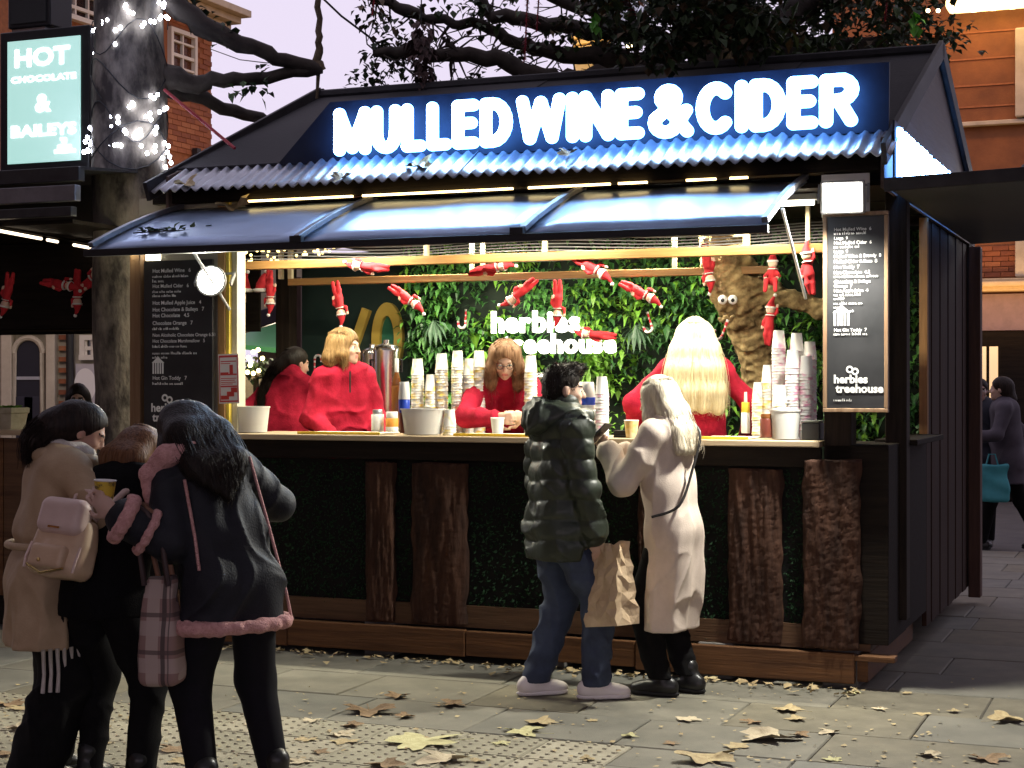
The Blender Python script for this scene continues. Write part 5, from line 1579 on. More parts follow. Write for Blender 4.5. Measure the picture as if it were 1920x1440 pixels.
# serving trays and mats
for px0, px1, b, lb in ((560, 712, -.03, 'yellow edged serving mat in front of the worker with the blonde bob'), (852, 1012, -.04, 'yellow edged serving mat in front of the bent worker'), (1312, 1402, -.03, 'yellow edged serving mat below the long blonde hair')):
    a0, a1 = ka(px0, b), ka(px1, b)
    t = thing('serving_mat', lb, 'mat', MK @ T(a0, b, CZ + .001), 'serving mats on the counter')
    q = MB(); q.box(0, a1 - a0, 0, .3, 0, .01); q.obj('mat_sheet', mat('mat_pale', (.55, .5, .38), (.65, .6, .48), rough=.6), t, bevel=.003)
    q = MB(); q.box(-.004, a1 - a0 + .004, -.012, -.0005, 0, .016); q.obj('yellow_edge', mat('mat_yellow', (.65, .45, .04), rough=.4), t, bevel=.002)
def cup1(M_, lb, m_, up=True, sc=1.0):
    t = thing('paper_cup', lb, 'cup', M_)
    r, h = .042 * sc, .10 * sc
    q = MB(); q.lathe([(0, .004), (r * .74, .004), (r * .74, 0), (r, h)], 20); q.obj('cup_wall', m_, t, smooth=True)
    q = MB(); q.lathe([(r * 1.0, h - .003), (r * 1.05, h), (r * 1.0, h + .003), (r * .95, h), (r * .93, h - .012), (0, h - .014)], 20); q.obj('rim', mat('rim_white', (.75, .73, .7), rough=.5), t, smooth=True)
    return t
a = ka(1184, .02); cup1(MK @ T(a, .02, CZ + .001), 'single yellow cup on the counter beside the cream coat', mat('cup_yellow', (.7, .45, .05), (.8, .7, .5), rough=.5, scale=20))
tl_ = thing('card_reader_tray', 'low black tray on the counter behind the phone', 'tray', MK @ T(ka(1150, .05), .05, CZ + .001))
q = MB(); q.box(0, .17, 0, .14, 0, .012); q.obj('base', mat('tray_black', (.015, .015, .015), rough=.4), tl_, bevel=.003)
for x0, x1, y0, y1 in ((0, .17, 0, .008), (0, .17, .132, .14), (0, .008, .0085, .1315), (.162, .17, .0085, .1315)):
    q = MB(); q.box(x0, x1, y0, y1, .0125, .04); q.obj('rim', MATS['tray_black'], tl_, bevel=.002)
bx_ = thing('black_box', 'black box on the counter beside the right menu board', 'box', MK @ T(ka(1503, .02), .02, CZ + .001))
a1 = ka(1536, .02) - ka(1503, .02)
q = MB(); q.box(0, a1, 0, .14, 0, .095); q.obj('case', mat('tray_black2', (.02, .02, .02), rough=.5), bx_, bevel=.004)
q = MB(); q.box(-.003, a1 + .003, -.003, .143, .097, .108); q.obj('lid', mat('lid_grey', (.12, .13, .12), rough=.5), bx_, bevel=.003)
# poster on the jamb
p0, p1 = kp(411, 757, -.05), kp(449, 664, -.05)
PS = thing('paper_poster', 'white poster with red print hanging by the left end of the counter', 'poster', MK @ T(p0.x, -.05, p0.z) @ RY(-1.5))
w, h = p1.x - p0.x, p1.z - p0.z
q = MB(); q.box(0, w, 0, .003, 0, h); q.obj('sheet', mat('paper', (.75, .72, .68), rough=.6), PS)
pr = mat('red_print', (.55, .05, .04), rough=.6)
q = MB()
for x0, x1, z0, z1 in ((.04, .96, .93, .97), (.04, .08, .05, .93), (.92, .96, .05, .93), (.04, .96, .03, .06), (.1, .5, .60, .63), (.55, .72, .60, .78), (.1, .9, .57, .60), (.12, .88, .50, .515), (.12, .8, .46, .475), (.12, .85, .42, .435), (.12, .7, .385, .40), (.1, .9, .33, .36), (.1, .5, .08, .16), (.4, .75, .14, .24), (.6, .9, .22, .32), (.12, .88, .84, .86), (.12, .6, .80, .815)):
    q.box(x0 * w, x1 * w, -.0015, -.0005, z0 * h, z1 * h)
q.obj('print', pr, PS)

# ------------------------------------------------------------------ red felt elf dolls in the beams
felt = mat('red_felt', (.42, .012, .02), (.55, .03, .04), rough=.85, scale=30); fskin = mat('doll_skin', (.72, .5, .38), rough=.6); fwhite = mat('doll_white', (.75, .72, .68), rough=.8)
def doll_parts(pose):
    sd = SDF()
    sd.cap((0, 0, -.03), (0, 0, .045), .034, .026, .01)
    if pose == 'sit':
        L = [[(.015, 0, -.035), (.03, -.06, -.03), (.035, -.075, -.10)], [(-.015, 0, -.035), (-.03, -.06, -.03), (-.035, -.075, -.10)]]
        A = [[(.02, 0, .04), (.05, -.02, .0), (.035, -.05, -.02)], [(-.02, 0, .04), (-.05, -.02, .0), (-.035, -.05, -.02)]]
    elif pose == 'reach':
        L = [[(.012, 0, -.035), (.014, 0, -.09), (.012, 0, -.155)], [(-.012, 0, -.035), (-.018, -.01, -.09), (-.012, .01, -.15)]]
        A = [[(.02, 0, .04), (.045, 0, .07), (.045, 0, .12)], [(-.02, 0, .04), (-.042, 0, .0), (-.05, 0, -.045)]]
    else:
        L = [[(.012, 0, -.035), (.02, -.01, -.09), (.016, -.03, -.15)], [(-.012, 0, -.035), (-.016, 0, -.09), (-.006, .01, -.155)]]
        A = [[(.02, 0, .04), (.045, -.01, .01), (.035, -.02, -.04)], [(-.02, 0, .04), (-.05, 0, .05), (-.055, 0, .10)]]
    for c in L: sd.chain([np.array(p) for p in c], [.021, .017, .014], .008)
    for c in A: sd.chain([np.array(p) for p in c], [.013, .011, .010], .008)
    body = sd.mesh(.006)
    ends = [np.array(c[-1]) for c in L + A]
    def mf(c):
        m_ = np.zeros(len(c), int)
        for e in ends[2:]:
            m_[((c - e) ** 2).sum(1) < .018 ** 2] = 1
        return m_
    return body, mf
DP_ = {}
for po in ('sit', 'reach', 'lie'):
    b_, mf = doll_parts(po)
    o = sd_obj('body', b_, [felt, fskin], None, None, mf); DP_[po] = o.data; bpy.data.objects.remove(o)
hd = MB().ball((0, 0, .088), (.034, .033, .034), 14).data('head', fskin, 'all')
ht = MB(); ht.tube([(0, 0, .098), (0, 0, .125), (.004, .002, .15), (.02, .004, .185)], [.037, .027, .017, .007], 12); hat = ht.data('hat', felt, True)
pm_ = MB().ball((.022, .004, .19), .014, 10).data('pompom', fwhite, 'all')
bd = MB().lathe([(.037, .095), (.041, .099), (.037, .110), (.033, .1)], 14).data('hat_band', fwhite, 'all')
cl_ = MB().lathe([(.0, .058), (.036, .05), (.04, .046), (.03, .054)], 12).data('collar', fwhite, 'all')
def doll(px, py, b, ang, pose, lb, tilt=0, sc=1.0, world=None):
    """ang: direction of the head in the picture, 0 = up, 90 = to the right"""
    c = (MK @ T(kp(px, py, b))) if world is None else T(P(px, py, world)) @ RZ(-22)
    M_ = c @ RY(ang) @ RZ(tilt) @ Matrix.Diagonal((sc * .92, sc * .92, sc * .92, 1))
    t = thing('elf_doll', lb, 'doll', M_, 'red felt elf dolls climbing about the stall')
    link('body', DP_[pose], t); link('head', hd, t); link('collar', cl_, t)
    h_ = link('hat', hat, t); link('pompom', pm_, h_); link('hat_band', bd, h_)
for px, py, b, ang, pose, lb in [(506, 545, 1.35, 178, 'reach', 'elf doll hanging head down at the left, above the black ponytail'), (636, 566, 1.35, 170, 'lie', 'elf doll hanging head down above the blonde bob'),
        (690, 500, .52, 275, 'reach', 'elf doll lying along the front beam, pointing left'), (762, 558, 1.42, 125, 'lie', 'elf doll swinging from the rear beam at the left edge of the plant wall'), (920, 503, .75, 80, 'lie', 'shadowed dark red elf doll slung between the beams at centre'),
        (975, 549, 1.45, 235, 'lie', 'elf doll under the rear beam with its head to the lower left'), (1046, 566, 1.45, 182, 'lie', 'elf doll hanging head down right above the lit name sign'), (1108, 500, .60, 122, 'lie', 'elf doll tumbling off the front beam, head to the lower right'),
        (1200, 548, 1.45, 118, 'lie', 'elf doll dropping from the right part of the rear beam'), (1118, 628, 2.05, 275, 'reach', 'elf doll lying across the lit name sign letters'), (1327, 500, 1.25, 170, 'reach', 'elf doll clinging to the top left of the bark face trunk'),
        (1449, 518, 1.15, 0, 'sit', 'elf doll sitting upright on the side branch'), (1516, 505, .55, -8, 'reach', 'elf doll standing against the right post under the front beam'), (1443, 604, 1.42, 5, 'reach', 'elf doll peeping from behind the bark face trunk')]:
    doll(px, py, b, ang, pose, lb)
for px, py, ang, pose, lb in [(14, 550, 195, 'lie', 'elf doll hanging at the far left edge under the left stall roof'), (112, 533, 100, 'lie', 'elf doll slung on the left stall beam, left of the pair'), (145, 545, 180, 'reach', 'elf doll hanging head down on the left stall beam beside the trunk'), (165, 530, 50, 'lie', 'elf doll highest beside the trunk on the left stall beam')]:
    doll(px, py, 0, ang, pose, lb, 0, 1.0, 11.6)
for px, py, lb in ((457, 533, 'small red santa hat on the rear beam, at the far left'), (492, 533, 'small red santa hat on the rear beam, second from left')):
    t = thing('santa_hat', lb, 'hat', MK @ T(kp(px, py + 12, 1.40)))
    q = MB(); q.tube([(0, 0, .0), (0, 0, .05), (.01, 0, .1), (.03, 0, .13)], [.055, .045, .022, .008], 14); q.obj('cone', felt, t, smooth=True)
    q = MB(); q.lathe([(.05, -.012), (.066, -.01), (.068, .012), (.05, .016)], 16); q.obj('fur_band', fwhite, t, smooth='all')
    q = MB(); q.ball((.032, 0, .137), .016, 10); q.obj('pompom', fwhite, t, smooth='all')
stripe = mat('candy', (.7, .68, .66), (.6, .04, .06), rough=.35, scale=30, contrast=(.48, .52), detail=0, stretch=(.2, .2, 1))
for px, py, b, ang, lb in ((873, 600, 2.2, 180, 'candy cane hooked in the plant wall left of the name sign'), (1220, 605, 2.2, 160, 'candy cane in the plant wall right of the grey palm leaf'), (1357, 622, 1.3, 200, 'candy cane low at the left of the bark face trunk'), (590, 680, 2.7, 0, 'candy cane painted-panel ornament behind the blonde bob')):
    q = MB(); q.tube([(0, 0, -.08), (0, 0, .03)] + [(.03 - .03 * math.cos(t), 0, .03 + .03 * math.sin(t)) for t in [k * math.pi / 6 for k in range(1, 7)]] + [(.06, 0, .005)], .01, 10)
    tag(q.obj('candy_cane', stripe, None, MK @ T(kp(px, py, b)) @ RY(ang), smooth='all'), lb, 'ornament', 'candy canes hung in the stall')

# ------------------------------------------------------------------ leaves and greenery lying on the roof
for px, py, b, z, sz, lb in ((790, 308, -.12, 2.94, .13, 'dead leaf caught on the corrugated roof edge under the letter U'), (1065, 280, -.1, 2.97, .09, 'small dead leaf on the corrugated roof under the letter W'), (350, 330, -.2, 2.90, .12, 'reddish dead leaf at the left end of the corrugated roof'), (640, 345, -.24, 2.88, .10, 'curled leaf on the left corrugated roof edge'), (440, 390, -.15, 2.745, .16, 'crumpled leaf clump on the awning near its upper left corner')):
    a = ka(px, b)
    tag(link('fallen_leaf', leaf_d[0 if sz > .1 else 2][2], None, MK @ T(a, b, z) @ RX(25) @ RZ(random.uniform(0, 360)) @ Matrix.Diagonal((sz * .7, sz * .7, sz * .6, 1))), lb, 'leaf', 'dead leaves lying on the stall roof')
RG = thing('leafy_sprig', 'green leafy sprig lying on the left end of the awning', 'foliage', MK @ T(-2.05, -.72, 2.545))
for i in range(26):
    q = MB(); leaf(q, Vector((random.uniform(-.2, .22), random.uniform(-.12, .1), random.uniform(0, .02))), (random.gauss(0, 1), random.gauss(0, 1), random.uniform(0, .7)), .07, .022, 0, .1); q.obj('leaf_blade', leafdk[1], RG)
q = MB(); q.tube([(-.22, -.02, .005), (0, 0, .012), (.24, .02, .01)], .004, 5); q.obj('twig', limbm, RG)
# ------------------------------------------------------------------ people
def rotx(d):
    c, s = math.cos(R(d)), math.sin(R(d)); return np.array([[1, 0, 0], [0, c, -s], [0, s, c]])
def roty(d):
    c, s = math.cos(R(d)), math.sin(R(d)); return np.array([[c, 0, s], [0, 1, 0], [-s, 0, c]])
def rotz(d):
    c, s = math.cos(R(d)), math.sin(R(d)); return np.array([[c, -s, 0], [s, c, 0], [0, 0, 1]])
def nrm(v): return v / (np.linalg.norm(v) + 1e-9)
def ik(a, c, l1, l2, pole):
    d = c - a; L = np.linalg.norm(d)
    if L > (l1 + l2) * .995:
        c = a + d / L * (l1 + l2) * .995; d = c - a; L = np.linalg.norm(d)
    u = d / L
    x = (l1 * l1 - l2 * l2 + L * L) / (2 * L)
    h = math.sqrt(max(l1 * l1 - x * x, 0))
    p = np.asarray(pole, float); p = nrm(p - u * p.dot(u))
    return a + u * x + p * h, c

class Fig:
    """joints in body space: x right, y forward, z up"""
    def __init__(s, H=1.7, lean=0, side=0, twist=0, drop=0, head=(0, 0, 0), feet=((-.1, 0, -8), (.1, 0, 8)), handL=None, handR=None, poleL=(-.5, -.6, -.5), poleR=(.5, -.6, -.5), sw=.17, male=False, neckfwd=0.0):
        s.H = H; k = s.k = H / 1.7
        s.pel = V(0, 0, .53 * H - drop)
        Rt = roty(side) @ rotx(-lean) @ rotz(-twist)
        s.Rt = Rt
        s.up = Rt @ V(0, 0, 1); s.rt = Rt @ V(1, 0, 0); s.fw = Rt @ V(0, 1, 0)
        s.ch = s.pel + s.up * .285 * H
        s.sh = {-1: s.ch - s.rt * sw * k, 1: s.ch + s.rt * sw * k}
        s.nb = s.pel + s.up * .315 * H
        s.Rh = rotz(-head[1]) @ rotx(head[0]) @ roty(head[2])
        s.hc = s.nb + nrm(s.up * .6 + s.Rh @ V(0, 0, 1) * .6 + V(0, neckfwd, 0)) * .088 * H + s.fw * .015
        ua, fa = .172 * H, .155 * H
        s.el, s.wr = {}, {}
        for sd_, hp, po in ((-1, handL, poleL), (1, handR, poleR)):
            tgt = s.sh[sd_] + V(sd_ * .06, .03, -.31 * H) if hp is None else V(*hp)
            s.el[sd_], s.wr[sd_] = ik(s.sh[sd_], tgt, ua, fa, po)
        s.hip, s.kn, s.an, s.ft = {}, {}, {}, {}
        for i, sd_ in enumerate((-1, 1)):
            s.hip[sd_] = s.pel + V(sd_ * .092 * k, 0, -.02)
            fx_, fy_, fa_ = feet[i]
            an = V(fx_, fy_ - .02, .085 * k)
            s.ft[sd_] = rotz(-fa_) @ V(0, 1, 0)
            s.kn[sd_], s.an[sd_] = ik(s.hip[sd_], an, .245 * H, .246 * H, s.ft[sd_] * 1.0 + V(sd_ * .1, .2, 0))
        s.hd = {}                                          # hand direction, palm normal, curl
    def hp(s, x, y, z): return s.hc + s.Rh @ V(x, y, z) * s.k     # point in head space

def hand_prims(sd, w, d, n, side, curl, k=1.0, spread=.0):
    """palm, four bent fingers of different length and a thumb; d along the hand, n out of the palm"""
    d = nrm(d); n = nrm(n - d * d.dot(n)); x = np.cross(d, n) * side
    Rm = np.stack([x, d, n], 1)
    sd.ell(w + d * .045 * k, (.042 * k, .052 * k, .016 * k), Rm, .012)
    for i, (off, L) in enumerate(((-.031, .072), (-.0105, .080), (.0105, .076), (.030, .060))):
        p = w + d * .085 * k + x * off * k
        dd = d + x * spread * off * 10
        a = curl * .55
        for j, f in enumerate((.45, .32, .26)):
            ang = R(a)
            dv = nrm(dd) * math.cos(ang) + n * math.sin(ang)
            q = p + dv * L * f * k
            sd.cap(p, q, .0095 * k * (1 - .08 * j), .009 * k * (1 - .1 * j), .004)
            p = q; a += curl * .75
    p = w + d * .025 * k - x * .035 * k
    q = p + nrm(-x * .75 + d * .6 + n * .45) * .042 * k
    sd.cap(p, q, .013 * k, .011 * k, .01)
    sd.cap(q, q + nrm(-x * .1 + d * .8 + n * (.3 + curl * .008)) * .036 * k, .0105 * k, .009 * k, .004)

def skin_mats(tone, lip=(.45, .16, .14), brow=(.05, .03, .02)):
    nm = 'skin_%d' % int(tone[0] * 1000)
    return [mat(nm, tone, tuple(c * .86 for c in tone), rough=.5, scale=14, sub=.12), mat(nm + 'lip', lip, rough=.45), mat(nm + 'brow', brow, rough=.8), mat('eye_sclera', (.6, .58, .55), rough=.25), mat('eye_iris', (.03, .02, .015), rough=.2)]

def body(F, root, tone=(.55, .36, .27), curl=(35, 35), h=.0085, brow=(.05, .03, .02), lip=(.42, .15, .13), eyes_closed=False):
    sd = SDF(); k = F.k
    for off in (-.06, .06):
        sd.chain([F.pel + F.rt * off, F.pel + F.up * .12 * F.H + F.rt * off * .8, F.ch + F.rt * off * 1.0 - F.up * .04], [.075, .068, .07], .04)
    for s_ in (-1, 1):
        sd.chain([F.sh[s_] - F.up * .02, F.el[s_], F.wr[s_]], [.036 * k, .032 * k, .026 * k], .02)
        sd.chain([F.hip[s_], F.kn[s_], F.an[s_]], [.066 * k, .045 * k, .034 * k], .03)
        sd.cap(F.an[s_] - V(0, 0, .035 * k), F.an[s_] - V(0, 0, .04 * k) + F.ft[s_] * .12 * k, .03 * k, .024 * k, .02)
        d, n = F.hd.get(s_, (F.wr[s_] - F.el[s_], V(-s_, 0, 0)))
        hand_prims(sd, F.wr[s_], np.asarray(d, float), np.asarray(n, float), s_, curl[0 if s_ < 0 else 1], k)
    sd.cap(F.nb - F.up * .03, F.hp(0, -.02, -.05), .056 * k, .050 * k, .03)
    e = lambda c, r, kk=.02, sub=False: sd.ell(F.hp(*c), np.array(r) * k, F.Rh, kk, sub)
    e((0, -.014, .030), (.071, .091, .083))
    e((0, .032, -.028), (.057, .058, .080), .03)
    e((0, .048, -.078), (.040, .040, .032), .03)
    e((0, .078, -.097), (.017, .015, .014), .02)
    sd.cap(F.hp(-.028, .080, .020), F.hp(.028, .080, .020), .011 * k, .011 * k, .018)
    for s_ in (-1, 1):
        e((s_ * .030, .096, .002), (.014, .012, .010), .010, True)
        e((s_ * .030, .078, .001), (.0125, .011, .0105), .004)
        e((s_ * .034, .068, -.03), (.02, .018, .016), .02)
        e((s_ * .072, -.004, -.012), (.010, .021, .031), .008)
    sd.cap(F.hp(0, .090, .008), F.hp(0, .108, -.030), .008 * k, .0125 * k, .010)
    for s_ in (-1, 1):
        e((s_ * .011, .099, -.033), (.008, .009, .007), .006)
    sd.cap(F.hp(-.018, .088, -.058), F.hp(.018, .088, -.058), .0068 * k, .0068 * k, .008)
    sd.cap(F.hp(-.013, .089, -.067), F.hp(.013, .089, -.067), .0075 * k, .0075 * k, .007)
    Rh, hc = F.Rh, F.hc
    def mf(c):
        p = (c - hc) @ Rh / k
        m_ = np.zeros(len(c), int)
        x, y, z = np.abs(p[:, 0]), p[:, 1], p[:, 2]
        fr = y > .05
        m_[fr & (x < .021) & (z < -.053) & (z > -.073) & (y > .082)] = 1
        m_[fr & (x > .014) & (x < .047) & (z > .016) & (z < .025)] = 2
        if eyes_closed:
            m_[fr & (np.abs(x - .030) < .013) & (np.abs(z + .004) < .0035)] = 2
        else:
            m_[fr & (np.abs(x - .030) < .012) & (np.abs(z - .001) < .0075)] = 3
            m_[fr & (np.abs(x - .030) < .006) & (np.abs(z - .001) < .0075)] = 4
        return m_
    return sd_obj('body', sd.mesh(h), skin_mats(tone, lip, brow), root, None, mf)

def person(label, M, F):
    t = thing('person', label, 'person', M)
    return t

def pleats(n, amp, z0, z1, seed=0):
    '''hanging folds that deepen towards the hem'''
    def fn(X, Y, Z):
        t = np.clip((z0 - Z) / (z0 - z1), 0, 1)
        a = np.arctan2(Y, X * .8)
        return amp * t * (np.abs(np.sin(n * .5 * a + .9 * np.sin(2.3 * Z + seed) + seed)) ** .7 * 1.3 - .9)
    return fn

def coat(F, ch=.195, dep=.125, waist=.17, hip=.19, hem=.5, hemr=None, sl=(.072, .062, .052), sh_r=.078, collar=True, sleeve_to=.96, off=(0, 0), back=0.0):
    sd = SDF(); H, k = F.H, F.k
    wz = F.pel + F.up * .12 * H
    xo = lambda w, d: max(w - d, .01)
    hemr = hemr or hip
    hemc = V(off[0], off[1], hem)
    for s_ in (-1, 1):
        pts = [F.ch + F.rt * s_ * xo(ch, dep) - F.up * .015 - F.fw * .005, wz + F.rt * s_ * xo(waist, dep * .95), F.pel + V(s_ * xo(hip, dep), -back, -.02)]
        rs = [dep * .95, dep * .95, dep * 1.02]
        if hem < F.pel[2] - .05:
            pts.append(hemc + V(s_ * xo(hemr, dep), 0, -.05)); rs.append(dep * 1.05)
        sd.chain(pts, rs, .05)
        sd.cap(F.ch + F.up * .02, F.sh[s_] + F.up * .005, .085 * k, sh_r * k, .05)
        w = F.el[s_] + (F.wr[s_] - F.el[s_]) * sleeve_to
        sd.chain([F.sh[s_], F.el[s_], w], [sl[0] * k, sl[1] * k, sl[2] * k], .03)
    if collar:
        sd.cap(F.nb - F.up * .03, F.nb + F.up * .035, .085 * k, .075 * k, .03)
    return sd

def cutz(z): return ((0, 0, z), (0, 0, -1), .006)

def trousers(F, hip=.1, knee=.075, ank=.06, top=None, bot=.06, kk=.035):
    sd = SDF(); k = F.k
    for s_ in (-1, 1):
        e = F.an[s_] + V(0, 0, -.03)
        sd.chain([F.hip[s_] + V(0, 0, -.04), F.kn[s_], e], [hip * k * .92, knee * k, ank * k], kk)
    sd.cap(F.hip[-1] + V(0, 0, .0), F.hip[1] + V(0, 0, .0), .085 * k, .085 * k, .04)
    return sd, [cutz(bot), ((0, 0, F.hip[1][2] + .03), (0, 0, 1), .01)]

def shoes(F, root, m_, sole, boot=0.0, r=.040, L=.17, name='shoe'):
    for s_ in (-1, 1):
        k = F.k
        a = F.an[s_]; f = F.ft[s_]; sdv = np.cross(f, V(0, 0, 1))
        Rm = np.stack([sdv, f, V(0, 0, 1)], 1)
        sd = SDF()
        b0 = V(a[0], a[1], 0)
        sd.ell(b0 - f * .045 * k + V(0, 0, .05 * k), (.040 * k, .050 * k, .052 * k), Rm, .03)
        sd.ell(b0 + f * .045 * k + V(0, 0, .042 * k), (.044 * k, .09 * k, .042 * k), Rm, .04)
        sd.ell(b0 + f * .125 * k + V(0, 0, .034 * k), (.046 * k, .062 * k, .034 * k), Rm, .03)
        sd.cap(a - V(0, 0, .02), a + V(0, 0, .01 + boot), r * k, (r + .008) * k, .03)
        o = sd_obj(name, sd.mesh(.008, None, [((0, 0, .018), (0, 0, -1), .003)]), m_, root)
        sd = SDF()
        sd.ell(b0 + f * .035 * k + V(0, 0, .016), (.046 * k, .135 * k, .03), Rm, .01)
        sd.ell(b0 + f * .12 * k + V(0, 0, .016), (.049 * k, .068 * k, .03), Rm, .02)
        if name == 'shoe' and m_ is not blackshoe:
            for i in range(5):
                c = b0 + f * (.02 + .02 * i) * k + V(0, 0, (.088 - .007 * i) * k)
                q = MB(); q.tube([tuple(c - sdv * .028 * k - V(0, 0, .008)), tuple(c), tuple(c + sdv * .028 * k - V(0, 0, .008))], .0035, 6); q.obj('lace', sole, o)
        sd_obj('sole', sd.mesh(.008, None, [((0, 0, .002), (0, 0, -1), .002), ((0, 0, .024), (0, 0, 1), .002)]), sole, o)

def hairmat(name, c, c2, rough=.5):
    spec = .45 if c[0] > .2 else .16
    return mat(name, c, c2, rough=rough, scale=2.2, bump=.5, bscale=3.0, stretch=(42, 42, 1.6), contrast=(.35, .65), spec=spec)

def strands(seed, amp=.004, f=190):
    rg_ = np.random.RandomState(seed); ph = rg_.uniform(0, 6.28, 6)
    def fn(X, Y, Z):
        return amp * (.5 * np.sin(f * X + 5 * np.sin(5 * Z + ph[0]) + ph[1]) + .5 * np.sin(f * .8 * Y + 4 * np.sin(6 * Z + ph[2]) + ph[3]) + .5 * np.sin(f * .45 * (X - Y) + 3 * np.sin(4 * Z + ph[4]) + ph[5])) + 0 * Z
    return fn

def catmull(P_, n):
    P_ = [P_[0]] + list(P_) + [P_[-1]]
    out = []
    for i in range(1, len(P_) - 2):
        a, b, c, d = P_[i - 1], P_[i], P_[i + 1], P_[i + 2]
        for j in range(n):
            t = j / n
            out.append(.5 * (2 * b + (c - a) * t + (2 * a - 5 * b + 4 * c - d) * t * t + (3 * b - a - 3 * c + d) * t ** 3))
    out.append(P_[-2])
    return np.array(out)

def ribbons(lines, r):
    """thin three-sided strands along many paths, one mesh"""
    vs, fs = [], []
    o = 0
    for pts, rr in lines:
        k = len(pts)
        d = np.gradient(pts, axis=0)
        d /= np.linalg.norm(d, axis=1)[:, None] + 1e-9
        x = np.cross(d, np.array([.31, .22, .92])); x /= np.linalg.norm(x, axis=1)[:, None] + 1e-9
        y = np.cross(d, x)
        w = (rr * (1 - .75 * (np.linspace(0, 1, k) ** 3)))[:, None]
        ring = np.stack([pts + w * x, pts + w * (-.5 * x + .866 * y), pts + w * (-.5 * x - .866 * y)], 1).reshape(-1, 3)
        vs.append(ring)
        i = np.arange(k - 1)[:, None] * 3
        for j in range(3):
            j2 = (j + 1) % 3
            fs.append(np.concatenate([i + j, i + j2, i + 3 + j2, i + 3 + j], 1) + o)
        o += 3 * k
    return np.concatenate(vs), np.concatenate(fs)

def strand_lines(F, tails, n, seed, vol, face, openc):
    rg_ = np.random.RandomState(seed + 300)
    k = F.k
    cc, rad = V(0, -.016, .036), V(.083, .104, .092) * vol * 1.005
    lines = []
    for pts, rs in tails:
        C = [F.hp(*p[1:]) if p[0] == 'h' else V(*p[1:]) for p in pts]
        for i in range(n):
            ph = rg_.uniform(0, 6.283)
            e = F.Rh @ V(math.cos(ph), math.sin(ph), 0)
            tgt = F.Rh.T @ (C[1] + e * rs[1] - F.hc) / k - cc
            al = math.atan2(tgt[1] / rad[1], tgt[0] / rad[0])
            if face and math.sin(al) > .88: continue
            ctrl = []
            for po in (rg_.uniform(4, 22), 42, 68):
                v = V(math.cos(al) * math.sin(R(po)), math.sin(al) * math.sin(R(po)) - .1 * math.cos(R(po)), math.cos(R(po)))
                q_ = cc + nrm(v) * rad
                ctrl.append(F.hp(*q_))
            wv = rg_.normal(size=3) * .004
            for j in range(1, len(C)):
                ctrl.append(C[j] + e * rs[j] * rg_.uniform(.98, 1.07) + wv * j)
            ctrl.append(ctrl[-1] + V(0, 0, -rg_.uniform(.005, .045)) - e * rs[-1] * .3 + rg_.normal(size=3) * .005)
            lines.append((catmull(ctrl, 3), rg_.uniform(.0008, .0017)))
    return lines

def hair(F, root, m_, tails, h=.008, face=True, vol=1.0, seed=0, amp=.004, open_=(.062, .075, .09), openc=(0, .088, -.04), name='hair', f=190):
    sd = SDF(); k = F.k
    sd.ell(F.hp(0, -.016, .036), np.array((.083, .104, .092)) * k * vol, F.Rh, .02)
    sd.ell(F.hp(0, -.05, -.01), np.array((.078, .07, .085)) * k * vol, F.Rh, .03)
    for pts, rs in tails:
        sd.chain([F.hp(*p[1:]) if p[0] == 'h' else V(*p[1:]) for p in pts], rs, .035)
    if face:
        sd.ell(F.hp(*openc), np.array(open_) * k, F.Rh, .012, True)
    o = sd_obj(name, sd.mesh(h, strands(seed, .0009, f), (), .01), m_, root)
    if tails and h < .01:
        L_ = strand_lines(F, tails, 640 // len(tails), seed, vol, face, openc)
        st_ = sd_obj('hair_strands', ribbons(L_, .002), m_, o)
        struct(st_, 'stuff')
    return o

def crease(seed, amp, f, st=(1, 1, 1)):
    """sharp-crested cloth wrinkles with soft valleys, fading in and out"""
    rg_ = np.random.RandomState(seed + 900)
    K = rg_.normal(size=(3, 3)); K /= np.linalg.norm(K, axis=1)[:, None]; K *= f * np.array(st)
    ph = rg_.uniform(0, 6.28, 9)
    def fn(X, Y, Z):
        o = 0
        for i in range(3):
            w = 1.1 * np.sin(.45 * f * (.6 * X - .5 * Z) + ph[i]) + .9 * np.sin(.5 * f * (.7 * Y + .6 * Z) + ph[i + 3])
            m_ = .5 + .5 * np.sin(.22 * f * (X + .8 * Y - .9 * Z) + ph[i + 6])
            o = o - amp * m_ * ((1 - np.abs(np.sin(.5 * (K[i][0] * X + K[i][1] * Y + K[i][2] * Z) + w))) ** 2.2)
        return o
    return fn
def folds(seed, amp=.007, f=13, st=(1, 1, .35)):
    a, b = wob(seed, f, amp * .8, st), crease(seed, amp * 1.9, f * 2.1, (1, 1, .55))
    return lambda X, Y, Z: a(X, Y, Z) + b(X, Y, Z) + amp * .5
def mixd(*fs): return lambda X, Y, Z: sum(f_(X, Y, Z) for f_ in fs)

def at(px, py, hd): return T(G(px, py)) @ RZ(-hd)
def kat(px, b, hd): return T(MK @ Vector((ka(px, b), b, FZ))) @ RZ(-hd)

black = mat('black_cloth', (.004, .004, .0045), (.008, .0075, .008), rough=.9, scale=20, bump=.2, bscale=200, spec=.12)
blackshoe = mat('black_leather', (.01, .01, .01), (.02, .02, .02), rough=.35, scale=10)
rubber = mat('black_rubber', (.015, .015, .015), rough=.8)

